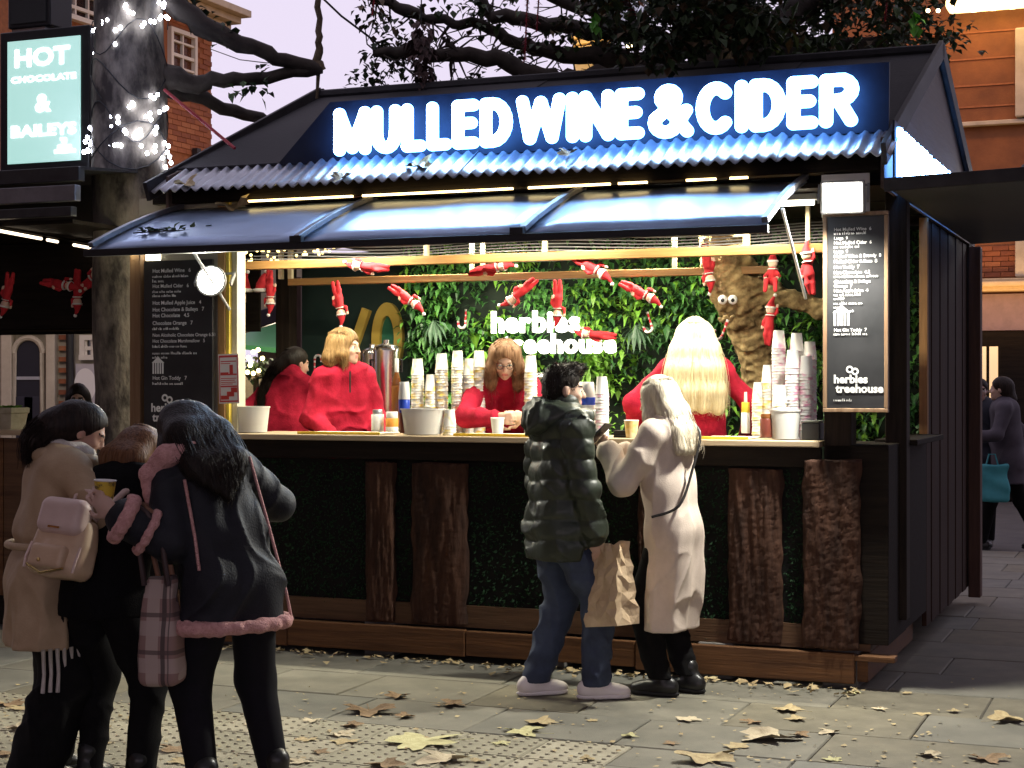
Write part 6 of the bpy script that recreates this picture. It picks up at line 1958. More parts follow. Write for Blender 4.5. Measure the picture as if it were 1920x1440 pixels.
# ---- man in green puffer jacket
F = Fig(H=1.74, lean=2, head=(-4, 14, 0), feet=((-.11, -.06, 4), (.11, .19, 14)), handR=(.22, .12, .83), handL=(-.24, .16, .90), sw=.19, poleR=(.6, -.7, 0), poleL=(-.6, -.7, 0))
MAN = at(1044, 1308, 66)
pr_ = person('man in dark green puffer jacket and jeans holding a paper bag at the counter', MAN, F)
F.hd[1] = (V(.02, .25, -1), V(-.9, .3, 0)); F.hd[-1] = (V(0, .3, -1), V(.9, .2, 0))
body(F, pr_, (.58, .37, .27), (50, 40), brow=(.02, .012, .01))
sd = coat(F, .188, .128, .185, .195, .74, .195, (.080, .072, .060), .080, True)
sd.cap(F.nb - F.up * .02 + F.fw * .03, F.nb + F.up * .05 + F.fw * .03, .105, .095, .03)
def baffle(X, Y, Z):
    w = Z + .02 * np.sin(9 * X + 2) + .015 * np.sin(11 * Y + 1)
    return .016 * (1 - np.abs(np.sin(w * math.pi / .105)) ** .45) - .006
o = sd_obj('puffer_jacket', sd.mesh(.009, mixd(baffle, folds(4, .006, 26, (1, 1, 1))), [cutz(.73)]), mat('green_nylon', (.018, .024, .016), (.032, .042, .028), rough=.46, scale=6, bump=.15, bscale=60, coat=.1), pr_)
sd = SDF()
for t in range(-4, 5):
    an = R(180 + t * 32)
    sd.ell(F.nb + F.up * .015 + F.rt * .115 * math.sin(an) + F.fw * (.02 + .125 * math.cos(an)) , (.06, .06, .05 + .02 * (abs(t) < 3)), None, .04)
sd.ell(F.nb - F.fw * .135 - F.up * .01, (.125, .07, .085), None, .05)
sd_obj('hood', sd.mesh(.009, folds(8, .008, 26, (1, 1, 1)), [((F.hc[0], F.hc[1] + .12, 0), (0, 1, 0), .02)]), MATS['green_nylon'], o)
sd, cu = trousers(F, .105, .085, .072, None, .07)
sd_obj('jeans', sd.mesh(.009, folds(5, .007, 20, (1, 1, 1.3)), cu), mat('denim', (.025, .035, .065), (.055, .075, .125), rough=.8, scale=7, bump=.25, bscale=250), pr_)
shoes(F, pr_, mat('white_leather', (.78, .72, .71), (.85, .8, .78), rough=.45, scale=8), mat('white_sole', (.82, .78, .76), rough=.6), 0, .044)
k = F.k
sd = SDF()
sd.ell(F.hp(0, -.016, .045), np.array((.080, .102, .086)) * k, F.Rh, .02)
sd.ell(F.hp(0, -.055, -.012), np.array((.070, .058, .072)) * k, F.Rh, .03)
sd.ell(F.hp(0, .05, .11), np.array((.055, .048, .028)) * k, F.Rh, .03)
sd.ell(F.hp(0, .105, -.02), np.array((.07, .07, .095)) * k, F.Rh, .01, True)
for s_ in (-1, 1): sd.ell(F.hp(s_ * .075, .02, -.05), np.array((.03, .045, .055)) * k, F.Rh, .01, True)
hv, hf_ = sd.mesh(.007, strands(2, .0015, 230))
ho = sd_obj('hair', (hv, hf_), hairmat('hair_black', (.008, .006, .005), (.022, .016, .012)), pr_)
rg_ = np.random.RandomState(5)
L_ = []
for i in rg_.choice(len(hv), 900):
    loc = F.Rh.T @ (hv[i] - F.hc) / F.k
    if loc[2] < -.06: continue
    out_ = nrm(loc - V(0, -.02, .02))
    dr = nrm(out_ * .55 + V(0, .5, .25) * (1 if loc[2] > .05 else .1) + V(0, -.1, -.6) * (0 if loc[2] > .05 else 1) + rg_.normal(size=3) * .18)
    ln = (.030 if loc[2] > .06 else .014) * rg_.uniform(.6, 1.2)
    p0 = hv[i] - (F.Rh @ out_) * .004
    L_.append((np.array([p0, p0 + F.Rh @ dr * ln * .5, p0 + F.Rh @ (dr + V(0, .15, -.1)) * ln]), .0022))
struct(sd_obj('hair_strands', ribbons(L_, .002), MATS['hair_black'], ho), 'stuff')
sd = SDF(); sd.ell(F.hp(0, .05, -.085), np.array((.050, .048, .034)) * k, F.Rh, .01); sd.ell(F.hp(0, .07, -.062), np.array((.03, .04, .016)) * k, F.Rh, .006, True)
BAG = P(1140, 1085, 8.55)
PB = thing('paper_bag', 'white and brown paper carrier bag hanging from the hand of the man', 'bag', T(BAG) @ RZ(-52) @ RY(-8))
kraft = mat('brown_paper', (.46, .33, .20), (.60, .46, .30), rough=.75, scale=10, bump=.5, bscale=30)
rb = random.Random(12)
nx, ny, nz_ = 6, 3, 10
ringp = [(i / nx, 0) for i in range(nx)] + [(1, j / ny) for j in range(ny)] + [(1 - i / nx, 1) for i in range(nx)] + [(0, 1 - j / ny) for j in range(ny)]
vs, fs = [], []
for kz_ in range(nz_ + 1):
    v = kz_ / nz_
    wx, wy = .125 * (1.0 - .10 * v), .075 * (1 - .55 * v ** 1.5)      # squeezed together towards the mouth
    for u_, w_ in ringp:
        jt = .0 if kz_ == 0 else .011
        gus = .03 * v * (1 - abs(2 * w_ - 1)) * (1 if u_ in (0, 1) and 0 < w_ < 1 else 0)     # folded side gussets
        x = (u_ * 2 - 1) * wx - math.copysign(gus, u_ - .5) + rb.uniform(-jt, jt) + .035 * math.sin(2.2 * v) * v
        vs.append((x, (w_ * 2 - 1) * wy + rb.uniform(-jt, jt), -.24 + .42 * v + rb.uniform(-jt, jt) * (.6 if kz_ < nz_ else 1.2)))
nr = len(ringp)
for kz_ in range(nz_):
    for i in range(nr):
        a_, b_ = kz_ * nr + i, kz_ * nr + (i + 1) % nr
        if rb.random() < .5: fs += [(a_, b_, b_ + nr), (a_, b_ + nr, a_ + nr)]
        else: fs += [(a_, b_, a_ + nr), (b_, b_ + nr, a_ + nr)]
fs.append(tuple(reversed(range(nr))))
q = MB(); q.add(vs, fs); solid(q.obj('bag_body', kraft, PB), .002)
hw = PB.matrix_world.inverted() @ (MAN @ Vector(tuple(F.wr[1] + V(.02, .03, -.09))))
q = MB(); q.tube([(-.08, -.03, .13), (hw.x - .02, hw.y, hw.z), (hw.x + .02, hw.y, hw.z), (.07, -.03, .15)], .006, 6); q.obj('handle', MATS['brown_paper'], PB)

# ---- woman in cream coat
F = Fig(H=1.69, lean=3, head=(-14, 6, 0), feet=((-.085, .03, -4), (.085, -.05, 6)), handL=(-.13, .31, 1.30), handR=(-.01, .30, 1.28), poleL=(-.55, -.5, -.9), poleR=(.8, -.4, -.8), sw=.165, neckfwd=.15)
WOM = at(1258, 1300, -58)
pr_ = person('woman in long cream coat with straight pale blonde hair looking at a phone', WOM, F)
F.hd[-1] = (V(.45, .75, .45), V(.8, -.2, -.3)); F.hd[1] = (V(-.5, .8, .35), V(-.5, -.4, .6))
body(F, pr_, (.60, .40, .30), (48, 55), brow=(.2, .14, .08))
creamm = mat('cream_wool', (.55, .46, .39), (.66, .56, .48), rough=.85, scale=10, bump=.2, bscale=160)
sd = coat(F, .178, .120, .178, .180, .36, .176, (.074, .074, .068), .068, False, .90, back=.02)
sd.chain([F.nb + F.rt * .05 - F.fw * .04, F.nb - F.rt * .05 - F.fw * .04], [.085, .085], .03)
def drape(X, Y, Z):
    t = np.clip((1.25 - Z) / .7, 0, 1)
    return .011 * t * np.sin(17 * X + 5 * Y + 2.5 * np.sin(3 * Z)) + .008 * t * np.sin(23 * Y - 7 * Z)
sd_obj('long_coat', sd.mesh(.0075, mixd(folds(12, .0055, 17, (1, 1, .45)), drape, pleats(9, .008, 1.15, .35, 1)), [cutz(.345)]), creamm, pr_)
sd, cu = trousers(F, .085, .068, .062, None, .09)
sd_obj('trousers', sd.mesh(.01, folds(6, .005, 20), cu), black, pr_)
shoes(F, pr_, blackshoe, rubber, .04, .038, name='boot')
back_ = F.pel + F.up * .2
blondm = hairmat('hair_pale_blonde', (.42, .36, .26), (.62, .55, .43))
hair(F, pr_, blondm, [([('h', x, -.05, .03), ('h', x * 1.35, -.085, -.09), ('h', x * 1.6, -.10, -.20), ('h', x * 1.5, -.115, -.30)], [.055, .05, .047, .038]) for x in (-.045, 0, .045)]
     + [([('h', s_ * .06, .01, .03), ('h', s_ * .085, .02, -.09), ('h', s_ * .09, .02, -.2), ('h', s_ * .085, .015, -.27)], [.035, .03, .028, .012]) for s_ in (-1, 1)], seed=4, openc=(0, .10, -.04))
strapm = mat('strap_black', (.012, .01, .01), rough=.5)
sp_ = [F.sh[1] + V(-.06, -.02, .085), F.ch + V(.06, -.165, .02), F.ch + V(-.05, -.175, -.18), F.pel + V(-.17, -.13, .12), F.pel + V(-.225, .0, .06)]
CBt = thing('crossbody_strap', 'thin black bag strap crossing the back of the cream coat', 'bag', WOM)
q = MB(); q.tube([tuple(p) for p in catmull(sp_, 6)], .008, 6); q.obj('strap', strapm, CBt)
ph = V(-.05, .47, 1.285)
PHN = thing('mobile_phone', 'dark smartphone held up by the woman in the cream coat', 'phone', WOM @ T(-.085, .385, 1.385) @ RX(-42) @ RY(8))
q = MB(); q.box(-.036, .036, -.075, .075, -.004, .004); q.obj('phone_case', mat('phone_dark', (.03, .032, .035), rough=.3), PHN, bevel=.003)
q = MB(); q.box(-.033, .033, -.070, .070, .0045, .006); q.obj('screen', glow('phone_screen', (.5, .55, .65), .35), PHN)

# ---- right woman of the group, dark shearling coat with pink fur edging
F = Fig(H=1.64, lean=18, side=-8, head=(-38, -6, 0), feet=((-.13, .0, -6), (.16, -.05, 6)), handL=(-.45, .12, 1.15), handR=(.14, .36, 1.10), poleL=(.25, -.45, -1), poleR=(.9, -.5, -.2), sw=.16, neckfwd=.5)
R3 = at(436, 1502, -38)
pr_ = person('woman with long black hair in dark coat edged with pink fur, back to us', R3, F)
F.hd[-1] = (V(-.45, .35, .55), V(.75, .6, -.1)); F.hd[1] = (V(-.4, .8, .1), V(-.5, 0, -.6))
body(F, pr_, (.55, .36, .28), (42, 45))
leath = mat('dark_suede', (.008, .009, .012), (.018, .019, .025), rough=.62, spec=.25, scale=9, bump=.25, bscale=120)
furm = mat('pink_fur', (.55, .27, .25), (.74, .42, .39), rough=.95, scale=60, bump=1.0, bscale=160)
sd = coat(F, .180, .124, .175, .195, .70, .218, (.075, .074, .078), .07, False, .80)
hemfn = lambda a: .72 + .03 * math.sin(a)
o = sd_obj('shearling_coat', sd.mesh(.008, folds(22, .007, 16, (1, 1, .5)), [((0, 0, .70), (0, 0, -1), .01)]), leath, pr_)
# hem, cuffs, collar and seams in fur
sd = SDF()
n_ = 22
hw_, hd_ = .228, .140
ring = [V(math.copysign(abs(math.cos(6.283 * i / n_)) ** .8, math.cos(6.283 * i / n_)) * hw_, math.sin(6.283 * i / n_) * hd_, .705) for i in range(n_ + 1)]
sd.chain(ring, [.027] * (n_ + 1), .01)
furd = wob(31, 95, .004, (1, 1, 1))
sd_obj('fur_hem', sd.mesh(.008, furd), furm, pr_)
for s_ in (-1, 1):
    sd = SDF()
    ax_ = nrm(F.wr[s_] - F.el[s_])
    for f_, r_ in (((.82, .088), (.42, .094)) if s_ < 0 else ((.82, .088),)):
        c = F.el[s_] + (F.wr[s_] - F.el[s_]) * f_
        x = nrm(np.cross(ax_, V(0, 0, 1))); y = np.cross(ax_, x)
        rg_ = [c + (x * math.cos(6.283 * i / 14) + y * math.sin(6.283 * i / 14)) * r_ * .88 for i in range(15)]
        sd.chain(rg_, [.026 if f_ > .6 else .016] * 15, .008)
    sd_obj('fur_cuff', sd.mesh(.008, furd), furm, pr_)
sd = SDF()
cpts = [F.nb + F.rt * .11 * math.sin(t) + F.fw * (.02 - .12 * math.cos(t)) + F.up * (.0 - .015 * abs(math.sin(t))) for t in [R(a_) for a_ in range(-150, 151, 25)]]
sd.chain(cpts, [.035] * len(cpts), .02)
sd.chain([F.nb - F.rt * .08 - F.fw * .10 + F.up * .01, F.nb - F.rt * .17 - F.fw * .07 + F.up * .015, F.nb - F.rt * .225 + F.fw * .0 - F.up * .03, F.nb - F.rt * .235 + F.fw * .03 - F.up * .13], [.042, .045, .035, .024], .02)
sd_obj('fur_collar', sd.mesh(.009, furd), furm, pr_)
for nm, pl in (('seam_trim', [F.ch + F.rt * .185 - F.fw * .07 + F.up * .0, F.pel + F.up * .15 + F.rt * .178 - F.fw * .08, F.pel + V(.20, -.075, -.05), V(.222, -.075, .72)]),
               ('seam_trim', [F.ch - F.rt * .14 - F.fw * .115 - F.up * .05, F.pel + F.up * .19 - F.rt * .155 - F.fw * .10, F.pel + F.up * .06 - F.rt * .17 - F.fw * .09])):
    q = MB(); q.tube([tuple(p) for p in pl], .0065, 6); q.obj(nm, furm, pr_)
sd, cu = trousers(F, .108, .082, .058, None, .05)
sd_obj('leggings', sd.mesh(.01, None, cu), mat('leggings', (.006, .006, .008), (.010, .009, .013), rough=.85, scale=20, spec=.15), pr_)
shoes(F, pr_, blackshoe, rubber, .06, .046)
hair(F, pr_, MATS['hair_black'], [([('h', x, -.06, .03), ('h', x * 1.6, -.10, -.08), tuple(['b'] + list(F.nb + F.rt * x * 1.5 - F.fw * .125 - F.up * .06)), tuple(['b'] + list(F.nb + F.rt * x * 1.35 - F.fw * .15 - F.up * (.20 - abs(x) * 1.3)))], [.058, .055, .046, .022]) for x in (-.06, -.03, .0, .03, .06)]
     + [([('h', s_ * .06, -.0, .03), ('h', s_ * .095, .0, -.08), ('h', s_ * .12, -.0, -.2)], [.04, .042, .025]) for s_ in (-1, 1)], seed=7, vol=1.02, f=150)
cupw = R3 @ Vector(tuple(F.wr[-1] + nrm(F.hd[-1][0]) * .075 + nrm(F.hd[-1][1]) * .045))
cup1(T(cupw.x, cupw.y - .01, cupw.z - .02) @ RY(3), 'steaming yellow patterned cup held in the hand of the fur-cuffed woman', mat('cup_print', (.62, .42, .04), (.10, .07, .03), rough=.5, scale=26, contrast=(.5, .62)), True, 1.0)
# plaid tote on her forearm
TT = P(303, 1168, 6.42)
TO = thing('tote_bag', 'plaid shoulder bag in pink and brown hanging between the women', 'bag', T(TT) @ RZ(-14))
plaid = bpy.data.materials.new('plaid'); plaid.use_nodes = True
n, l = plaid.node_tree.nodes, plaid.node_tree.links
tc = n.new('ShaderNodeTexCoord'); sx = n.new('ShaderNodeSeparateXYZ'); l.new(tc.outputs['Object'], sx.inputs[0])
def band(src, freq, lo, hi):
    m1 = n.new('ShaderNodeMath'); m1.operation = 'MULTIPLY_ADD'; m1.inputs[1].default_value = freq; m1.inputs[2].default_value = 20.3; l.new(src, m1.inputs[0])
    m2 = n.new('ShaderNodeMath'); m2.operation = 'FRACT'; l.new(m1.outputs[0], m2.inputs[0])
    m3 = n.new('ShaderNodeMath'); m3.operation = 'GREATER_THAN'; m3.inputs[1].default_value = lo; l.new(m2.outputs[0], m3.inputs[0])
    m4 = n.new('ShaderNodeMath'); m4.operation = 'LESS_THAN'; m4.inputs[1].default_value = hi; l.new(m2.outputs[0], m4.inputs[0])
    m5 = n.new('ShaderNodeMath'); m5.operation = 'MULTIPLY'; l.new(m3.outputs[0], m5.inputs[0]); l.new(m4.outputs[0], m5.inputs[1])
    return m5.outputs[0]
col = None
for src, fr_, lo, hi, cc in ((sx.outputs[0], 8, .0, .42, (.45, .36, .31)), (sx.outputs[2], 7, .0, .40, (.42, .33, .29)), (sx.outputs[0], 8, .5, .64, (.04, .03, .03)), (sx.outputs[2], 7, .5, .62, (.09, .06, .055)), (sx.outputs[0], 8, .72, .76, (.07, .05, .05))):
    mx = n.new('ShaderNodeMixRGB'); mx.inputs[2].default_value = (*cc, 1)
    mm = n.new('ShaderNodeMath'); mm.operation = 'MULTIPLY'; mm.inputs[1].default_value = .8; l.new(band(src, fr_, lo, hi), mm.inputs[0]); l.new(mm.outputs[0], mx.inputs[0])
    if col is None: mx.inputs[1].default_value = (.26, .16, .14, 1)
    else: l.new(col, mx.inputs[1])
    col = mx.outputs[0]
l.new(col, n['Principled BSDF'].inputs['Base Color']); n['Principled BSDF'].inputs['Roughness'].default_value = .8
sd = SDF(); sd.rbox((0, 0, -.01), (.082, .06, .225), None, .03, .02)
sd_obj('bag_body', sd.mesh(.009, mixd(wob(41, 16, .010, (1, 1, .7)), lambda X, Y, Z: .14 * np.clip(Z, -.02, .3) * (1 + 0 * X + 0 * Y)), ()), plaid, TO)
elw = TO.matrix_world.inverted() @ (R3 @ Vector(tuple(F.el[-1] * .45 + F.wr[-1] * .55)))
for dx, y in ((-.05, -.045), (-.03, .045)):
    q = MB(); q.tube([(dx, y, .15), (dx * .8 + elw.x * .4, y * .8 + elw.y * .4, .3), (elw.x, elw.y + y * .4, elw.z + .095), (elw.x + .04, elw.y + y * .4, elw.z + .06), (-dx + elw.x * .3, y * .8 + elw.y * .3, .3), (-dx, y, .15)], .011, 8); q.obj('strap', mat('strap_brown', (.05, .03, .028), rough=.6) if y < 0 else mat('strap_tan', (.24, .12, .07), rough=.6), TO, smooth='all')

# ---- middle woman, black jumper and backpack
F = Fig(H=1.52, lean=18, side=0, head=(-42, 12, 0), feet=((-.10, .06, -6), (.20, .0, 10)), handL=(-.10, .36, 1.1), handR=(.14, .36, 1.08), poleL=(-.9, -.2, -.5), poleR=(.9, -.2, -.5), sw=.165, neckfwd=.35)
M2 = at(192, 1478, 24)
pr_ = person('woman in black jumper and trousers wearing a beige backpack, head bowed', M2, F)
body(F, pr_, (.55, .36, .28), (40, 40))
sd = coat(F, .185, .124, .172, .17, .66, .17, (.075, .07, .06), .078, True, .97)
sd_obj('jumper', sd.mesh(.01, folds(33, .008, 15), [cutz(F.pel[2] - .1)]), mat('black_knit', (.004, .004, .0045), (.007, .007, .008), rough=.95, scale=60, bump=.5, bscale=200, spec=.1), pr_)
sd, cu = trousers(F, .108, .085, .062, None, .04)
sd_obj('trousers', sd.mesh(.01, folds(7, .005, 16), cu), black, pr_)
shoes(F, pr_, blackshoe, rubber, .05, .045)
hair(F, pr_, hairmat('hair_brown', (.085, .038, .018), (.20, .10, .05)), [([('h', x, -.05, .02), ('h', x * 1.4, -.07, -.09), ('h', x * 1.3, -.06, -.155)], [.06, .055, .03]) for x in (-.05, .0, .05)] + [([('h', s_ * .06, .02, .02), ('h', s_ * .085, .03, -.08), ('h', s_ * .08, .02, -.15)], [.035, .035, .018]) for s_ in (-1, 1)], seed=9, vol=1.05)
# backpack
Mb = np.eye(4)
BPm = M2 @ Matrix([list(F.Rt[i]) + [0] for i in range(3)] + [[0, 0, 0, 1]])
bc = F.pel + F.up * .105 * F.H - F.fw * .215 - F.rt * .055
BPm = M2 @ Matrix.Translation(tuple(bc)) @ Matrix([list((F.Rt @ roty(4))[i]) + [0] for i in range(3)] + [[0, 0, 0, 1]])
BP = thing('backpack', 'beige leather backpack with flap on the back of the woman in black', 'backpack', BPm)
lthr = mat('beige_leather', (.52, .36, .23), (.62, .45, .30), rough=.45, scale=7, bump=.12, bscale=90)
lth2 = mat('pink_beige_leather', (.58, .43, .37), (.66, .5, .44), rough=.45, scale=7, bump=.1, bscale=90)
sd = SDF(); sd.rbox((0, 0, -.02), (.135, .068, .135), None, .045, .02); sd.ell((0, -.035, -.085), (.10, .06, .06), None, .03)
sd_obj('pack_body', sd.mesh(.008, lambda X, Y, Z: .22 * np.clip(Z + .02, 0, 1) + wob(51, 22, .004)(X, Y, Z)), lthr, BP)
sd = SDF(); sd.rbox((0, -.045, .085), (.112, .05, .075), None, .04, .02)
sd_obj('flap', sd.mesh(.007), lth2, BP)
sd = SDF(); sd.rbox((0, -.082, -.085), (.085, .026, .048), None, .02, .02)
sd_obj('front_pocket', sd.mesh(.007), lthr, BP)
q = MB(); q.tube([(-.045, .03, .13), (-.042, .035, .19), (-.02, .04, .215), (.015, .04, .215), (.04, .035, .19), (.045, .03, .13)], .009, 8); q.obj('top_handle', lth2, BP, smooth='all')
q = MB(); q.box(-.028, .028, -.1005, -.0975, .028, .036); q.obj('name_plate', mat('gold_plate', (.7, .5, .2), rough=.25, metal=1), BP)
q = MB(); q.ball((-.02, -.112, -.105), .008, 8); q.obj('stud', MATS['gold_plate'], BP, smooth='all')
for x in (-.125, .118):
    q = MB(); q.tube([(x, -.05, -.03), (x * 1.02, -.062, -.09), (x, -.06, -.135)], .006, 6); q.obj('zip_pull', lth2, BP)
for s_ in (-1, 1):
    pts = [(.07 * s_, .05, .10), (.09 * s_ + .05, .10, .24), (.10 * s_ + .055, .21, .30), (.12 * s_ + .055, .32, .22)]
    q = MB(); q.tube(pts, .014, 8); q.obj('shoulder_strap', lth2, BP, smooth='all')
q = MB(); q.tube([(-.09, -.09, -.125), (0, -.105, -.155), (.09, -.09, -.125)], .005, 6); q.obj('chain', MATS['gold_plate'], BP)

# ---- left woman, beige trench coat
F = Fig(H=1.59, lean=10, head=(-30, 18, 0), feet=((-.10, .05, -4), (.10, -.04, 6)), handL=(-.02, .34, 1.22), handR=(.13, .30, 1.20), poleL=(-.8, -.2, -.7), poleR=(.9, -.3, -.6), sw=.165, neckfwd=.3)
L1 = at(78, 1458, 60)
pr_ = person('dark-haired woman in beige trench coat in profile at the left edge', L1, F)
F.hd[1] = (V(-.35, .6, .5), V(-.7, 0, .2)); F.hd[-1] = (V(.3, .6, .5), V(.7, 0, .2))
body(F, pr_, (.50, .29, .21), (45, 45), eyes_closed=True, brow=(.03, .018, .012))
trench = mat('trench_cotton', (.36, .25, .145), (.47, .345, .215), rough=.75, scale=8, bump=.15, bscale=140)
sd = coat(F, .188, .13, .175, .195, .56, .215, (.08, .074, .064), .08, False, .95)
o = sd_obj('trench_coat', sd.mesh(.009, mixd(folds(44, .007, 16, (1, 1, .5)), pleats(10, .014, 1.0, .55, 2), lambda X, Y, Z: .02 * np.exp(-((Z - .98) / .03) ** 2)), [cutz(.56)]), trench, pr_)
sd = SDF()
for t in range(-5, 6):
    an = R(t * 30); sd.ell(F.nb + F.up * .0 + F.rt * .105 * math.sin(an) + F.fw * (.02 - .105 * math.cos(an)), (.045, .045, .035), None, .03)
sd_obj('collar', sd.mesh(.009), trench, o)
q = MB()
n_ = 24
ring = [V(math.cos(6.283 * i / n_) * .188, math.sin(6.283 * i / n_) * .133, .98) for i in range(n_ + 1)]
sd = SDF(); sd.chain(ring, [.016] * (n_ + 1), .004); sd_obj('coat_belt', sd.mesh(.009, lambda X, Y, Z: 0 * X + 0 * Y + 0 * Z), trench, o)
sd, cu = trousers(F, .115, .115, .125, None, .03, .05)
sd_obj('wide_trousers', sd.mesh(.01, folds(17, .009, 16, (1, 1, .2)), cu), black, pr_)
shoes(F, pr_, blackshoe, rubber, .05)
hair(F, pr_, hairmat('hair_dark', (.010, .007, .006), (.03, .02, .016)), [([('h', 0, -.08, .02), ('h', 0, -.125, -.05), ('h', 0, -.15, -.14), ('h', .0, -.14, -.22)], [.075, .07, .06, .03])], seed=11, vol=1.02, open_=(.09, .085, .10), openc=(0, .095, -.035))
sd = SDF()
for t in range(-6, 7):
    an = R(t * 28); sd.ell(F.nb + F.up * .04 + F.rt * .07 * math.sin(an) + F.fw * (.03 - .07 * math.cos(an)), (.032, .032, .036), None, .03)
SC1 = thing('scarf', 'cream fringed scarf round the neck of the trench coat woman', 'scarf', L1)
scm = mat('cream_scarf', (.5, .45, .4), (.6, .55, .5), rough=.9, scale=40, bump=.5, bscale=160)
sd_obj('neck_wrap', sd.mesh(.008, wob(61, 50, .004)), scm, SC1)
sd = SDF(); sd.chain([F.nb + F.fw * .11 + F.rt * .05, F.ch + F.fw * .165 + F.rt * .09 - F.up * .2, F.pel + V(.15, .13, .0), V(.17, .05, .60)], [.035, .035, .03, .028], .02)
sd_obj('scarf_tail', sd.mesh(.009, wob(62, 30, .005)), scm, SC1)
for i in range(6):
    x0, yy = .225 - .006 * i, -.05 + .03 * i
    q = MB(); q.tube([(x0, yy, .57), (x0 + random.uniform(-.006, .006), yy + .004, .47), (x0 + random.uniform(-.01, .01), yy, .38 + random.uniform(-.02, .02))], [.009, .0075, .009], 6); q.obj('tassel', scm, SC1, smooth='all')
cw = L1 @ Vector((.05, .42, 1.30))
cup1(T(cw) @ RY(10), 'white cup raised to the mouth of the trench coat woman', whitep)

# ------------------------------------------------------------------ staff in red fleeces
fleece = mat('red_fleece', (.19, .004, .014), (.42, .016, .045), rough=.95, scale=9, bump=.35, bscale=90, spec=.15, contrast=(.3, .72))
def staff(label, M, F, tone, hairfn, curl=(40, 40), seed=1, ch=.205, fmat=fleece, **kw):
    t = person(label, M, F)
    body(F, t, tone, curl, **kw)
    sd = coat(F, ch * .80, .112, ch * .80, ch * .82, .80, ch * .85, (.068, .066, .052), .066, False, .93)
    sd.cap(F.nb - F.up * .04, F.nb + F.up * .04, .09, .082, .03)
    sd.cap(F.hp(0, -.02, -.06), F.hp(0, -.01, .3), .062, .05, .01, True)
    o = sd_obj('fleece', sd.mesh(.009, folds(seed, .0075, 20, (1, 1, .6)), [cutz(F.pel[2] - .12)]), fmat, t)
    sd, cu = trousers(F, .1, .08, .07, None, .05)
    sd_obj('trousers', sd.mesh(.012, None, cu), black, t)
    shoes(F, t, blackshoe, rubber, .03)
    hairfn(F, t)
    return t, o
# blonde bob
F = Fig(H=1.68, lean=2, head=(-2, -48, 0), feet=((-.12, 0, -8), (.12, 0, 8)), handL=(-.17, .24, .99), handR=(.15, .26, .99), poleL=(-.35, -.9, 0), poleR=(.35, -.9, 0), sw=.152)
t, o = staff('worker with chin-length blonde bob in red fleece, head turned aside', kat(643, .78, 158), F, (.62, .40, .30), lambda F, t: hair(F, t, hairmat('hair_honey', (.13, .075, .03), (.32, .20, .085)),
    [([('h', x, -.05, .02), ('h', x * 1.4, -.065, -.08), ('h', x * 1.4, -.055, -.125)], [.06, .058, .03]) for x in (-.05, 0, .05)] + [([('h', s_ * .065, .015, .03), ('h', s_ * .085, .03, -.05), ('h', s_ * .08, .04, -.115)], [.032, .034, .02]) for s_ in (-1, 1)], seed=13, vol=1.08, openc=(0, .10, -.035)), seed=71, ch=.225, brow=(.2, .13, .07))
q = MB(); q.tube([tuple(F.ch + F.fw * .152 + F.up * .04), tuple(F.ch + F.fw * .155 - F.up * .1)], .006, 6); q.obj('zip', blackshoe, o)
# black ponytail, back to us
F = Fig(H=1.60, lean=12, head=(-12, 30, 0), handL=(-.24, .22, 1.0), handR=(.14, .36, 1.0), poleL=(-.7, -.6, -.2), poleR=(.5, -.6, -.2), sw=.152, neckfwd=.2)
staff('worker with long black ponytail in red fleece at the back left', kat(532, 1.25, 22), F, (.50, .32, .24), lambda F, t: hair(F, t, MATS['hair_black'],
    [([('h', 0, -.09, .0), ('h', -.02, -.14, -.06), ('h', -.06, -.16, -.2), ('h', -.10, -.15, -.36), ('h', -.12, -.13, -.46)], [.06, .05, .05, .045, .015])], seed=15, vol=.98, open_=(.085, .08, .10), openc=(0, .09, -.035)), seed=72, ch=.21)
# bent brown-haired worker
F = Fig(H=1.64, lean=14, head=(-32, 2, 0), handL=(-.10, .42, 1.12), handR=(.06, .44, 1.11), poleL=(-.8, -.4, -.3), poleR=(.8, -.4, -.3), sw=.155, neckfwd=.45)
t, o = staff('worker with long brown hair and glasses in red fleece, looking down at her hands', kat(945, .70, 178), F, (.62, .41, .31), lambda F, t: hair(F, t, hairmat('hair_chestnut', (.12, .06, .03), (.26, .15, .085)),
    [([('h', x, -.05, .02), ('h', x * 1.4, -.075, -.09), ('h', x * 1.3, -.07, -.2)], [.06, .055, .04]) for x in (-.045, .045)] + [([('h', s_ * .06, .02, .05), ('h', s_ * .083, .045, -.04), ('h', s_ * .088, .055, -.15), ('h', s_ * .08, .06, -.235)], [.03, .032, .034, .014]) for s_ in (-1, 1)], seed=17, openc=(0, .10, -.03), open_=(.055, .075, .085)), (55, 60), seed=73, ch=.25)
gl_ = MB()
for s_ in (-1, 1):
    c = [F.hp(s_ * .031 + .019 * math.cos(a_), .104, .0 + .016 * math.sin(a_)) for a_ in [6.283 * i / 14 for i in range(15)]]
    gl_.tube([tuple(p) for p in c], .0022, 5)
    gl_.tube([tuple(F.hp(s_ * .05, .10, .004)), tuple(F.hp(s_ * .074, .0, .004))], .002, 5)
gl_.tube([tuple(F.hp(-.012, .104, .004)), tuple(F.hp(.012, .104, .004))], .002, 5)
GLS = thing('glasses', 'thin-framed glasses on the face of the bent worker', 'glasses', kat(945, .70, 178)); gl_.obj('frame', blackshoe, GLS)
sd = SDF(); sd.cap(F.nb, F.nb + F.up * .045 + F.fw * .012, .068, .062, .02); sd_obj('neck_gaiter', sd.mesh(.008), black, o)
cup1(MK @ T(ka(940, .26), .20, CZ + .004), 'white cup under the hands of the bent worker', whitep)
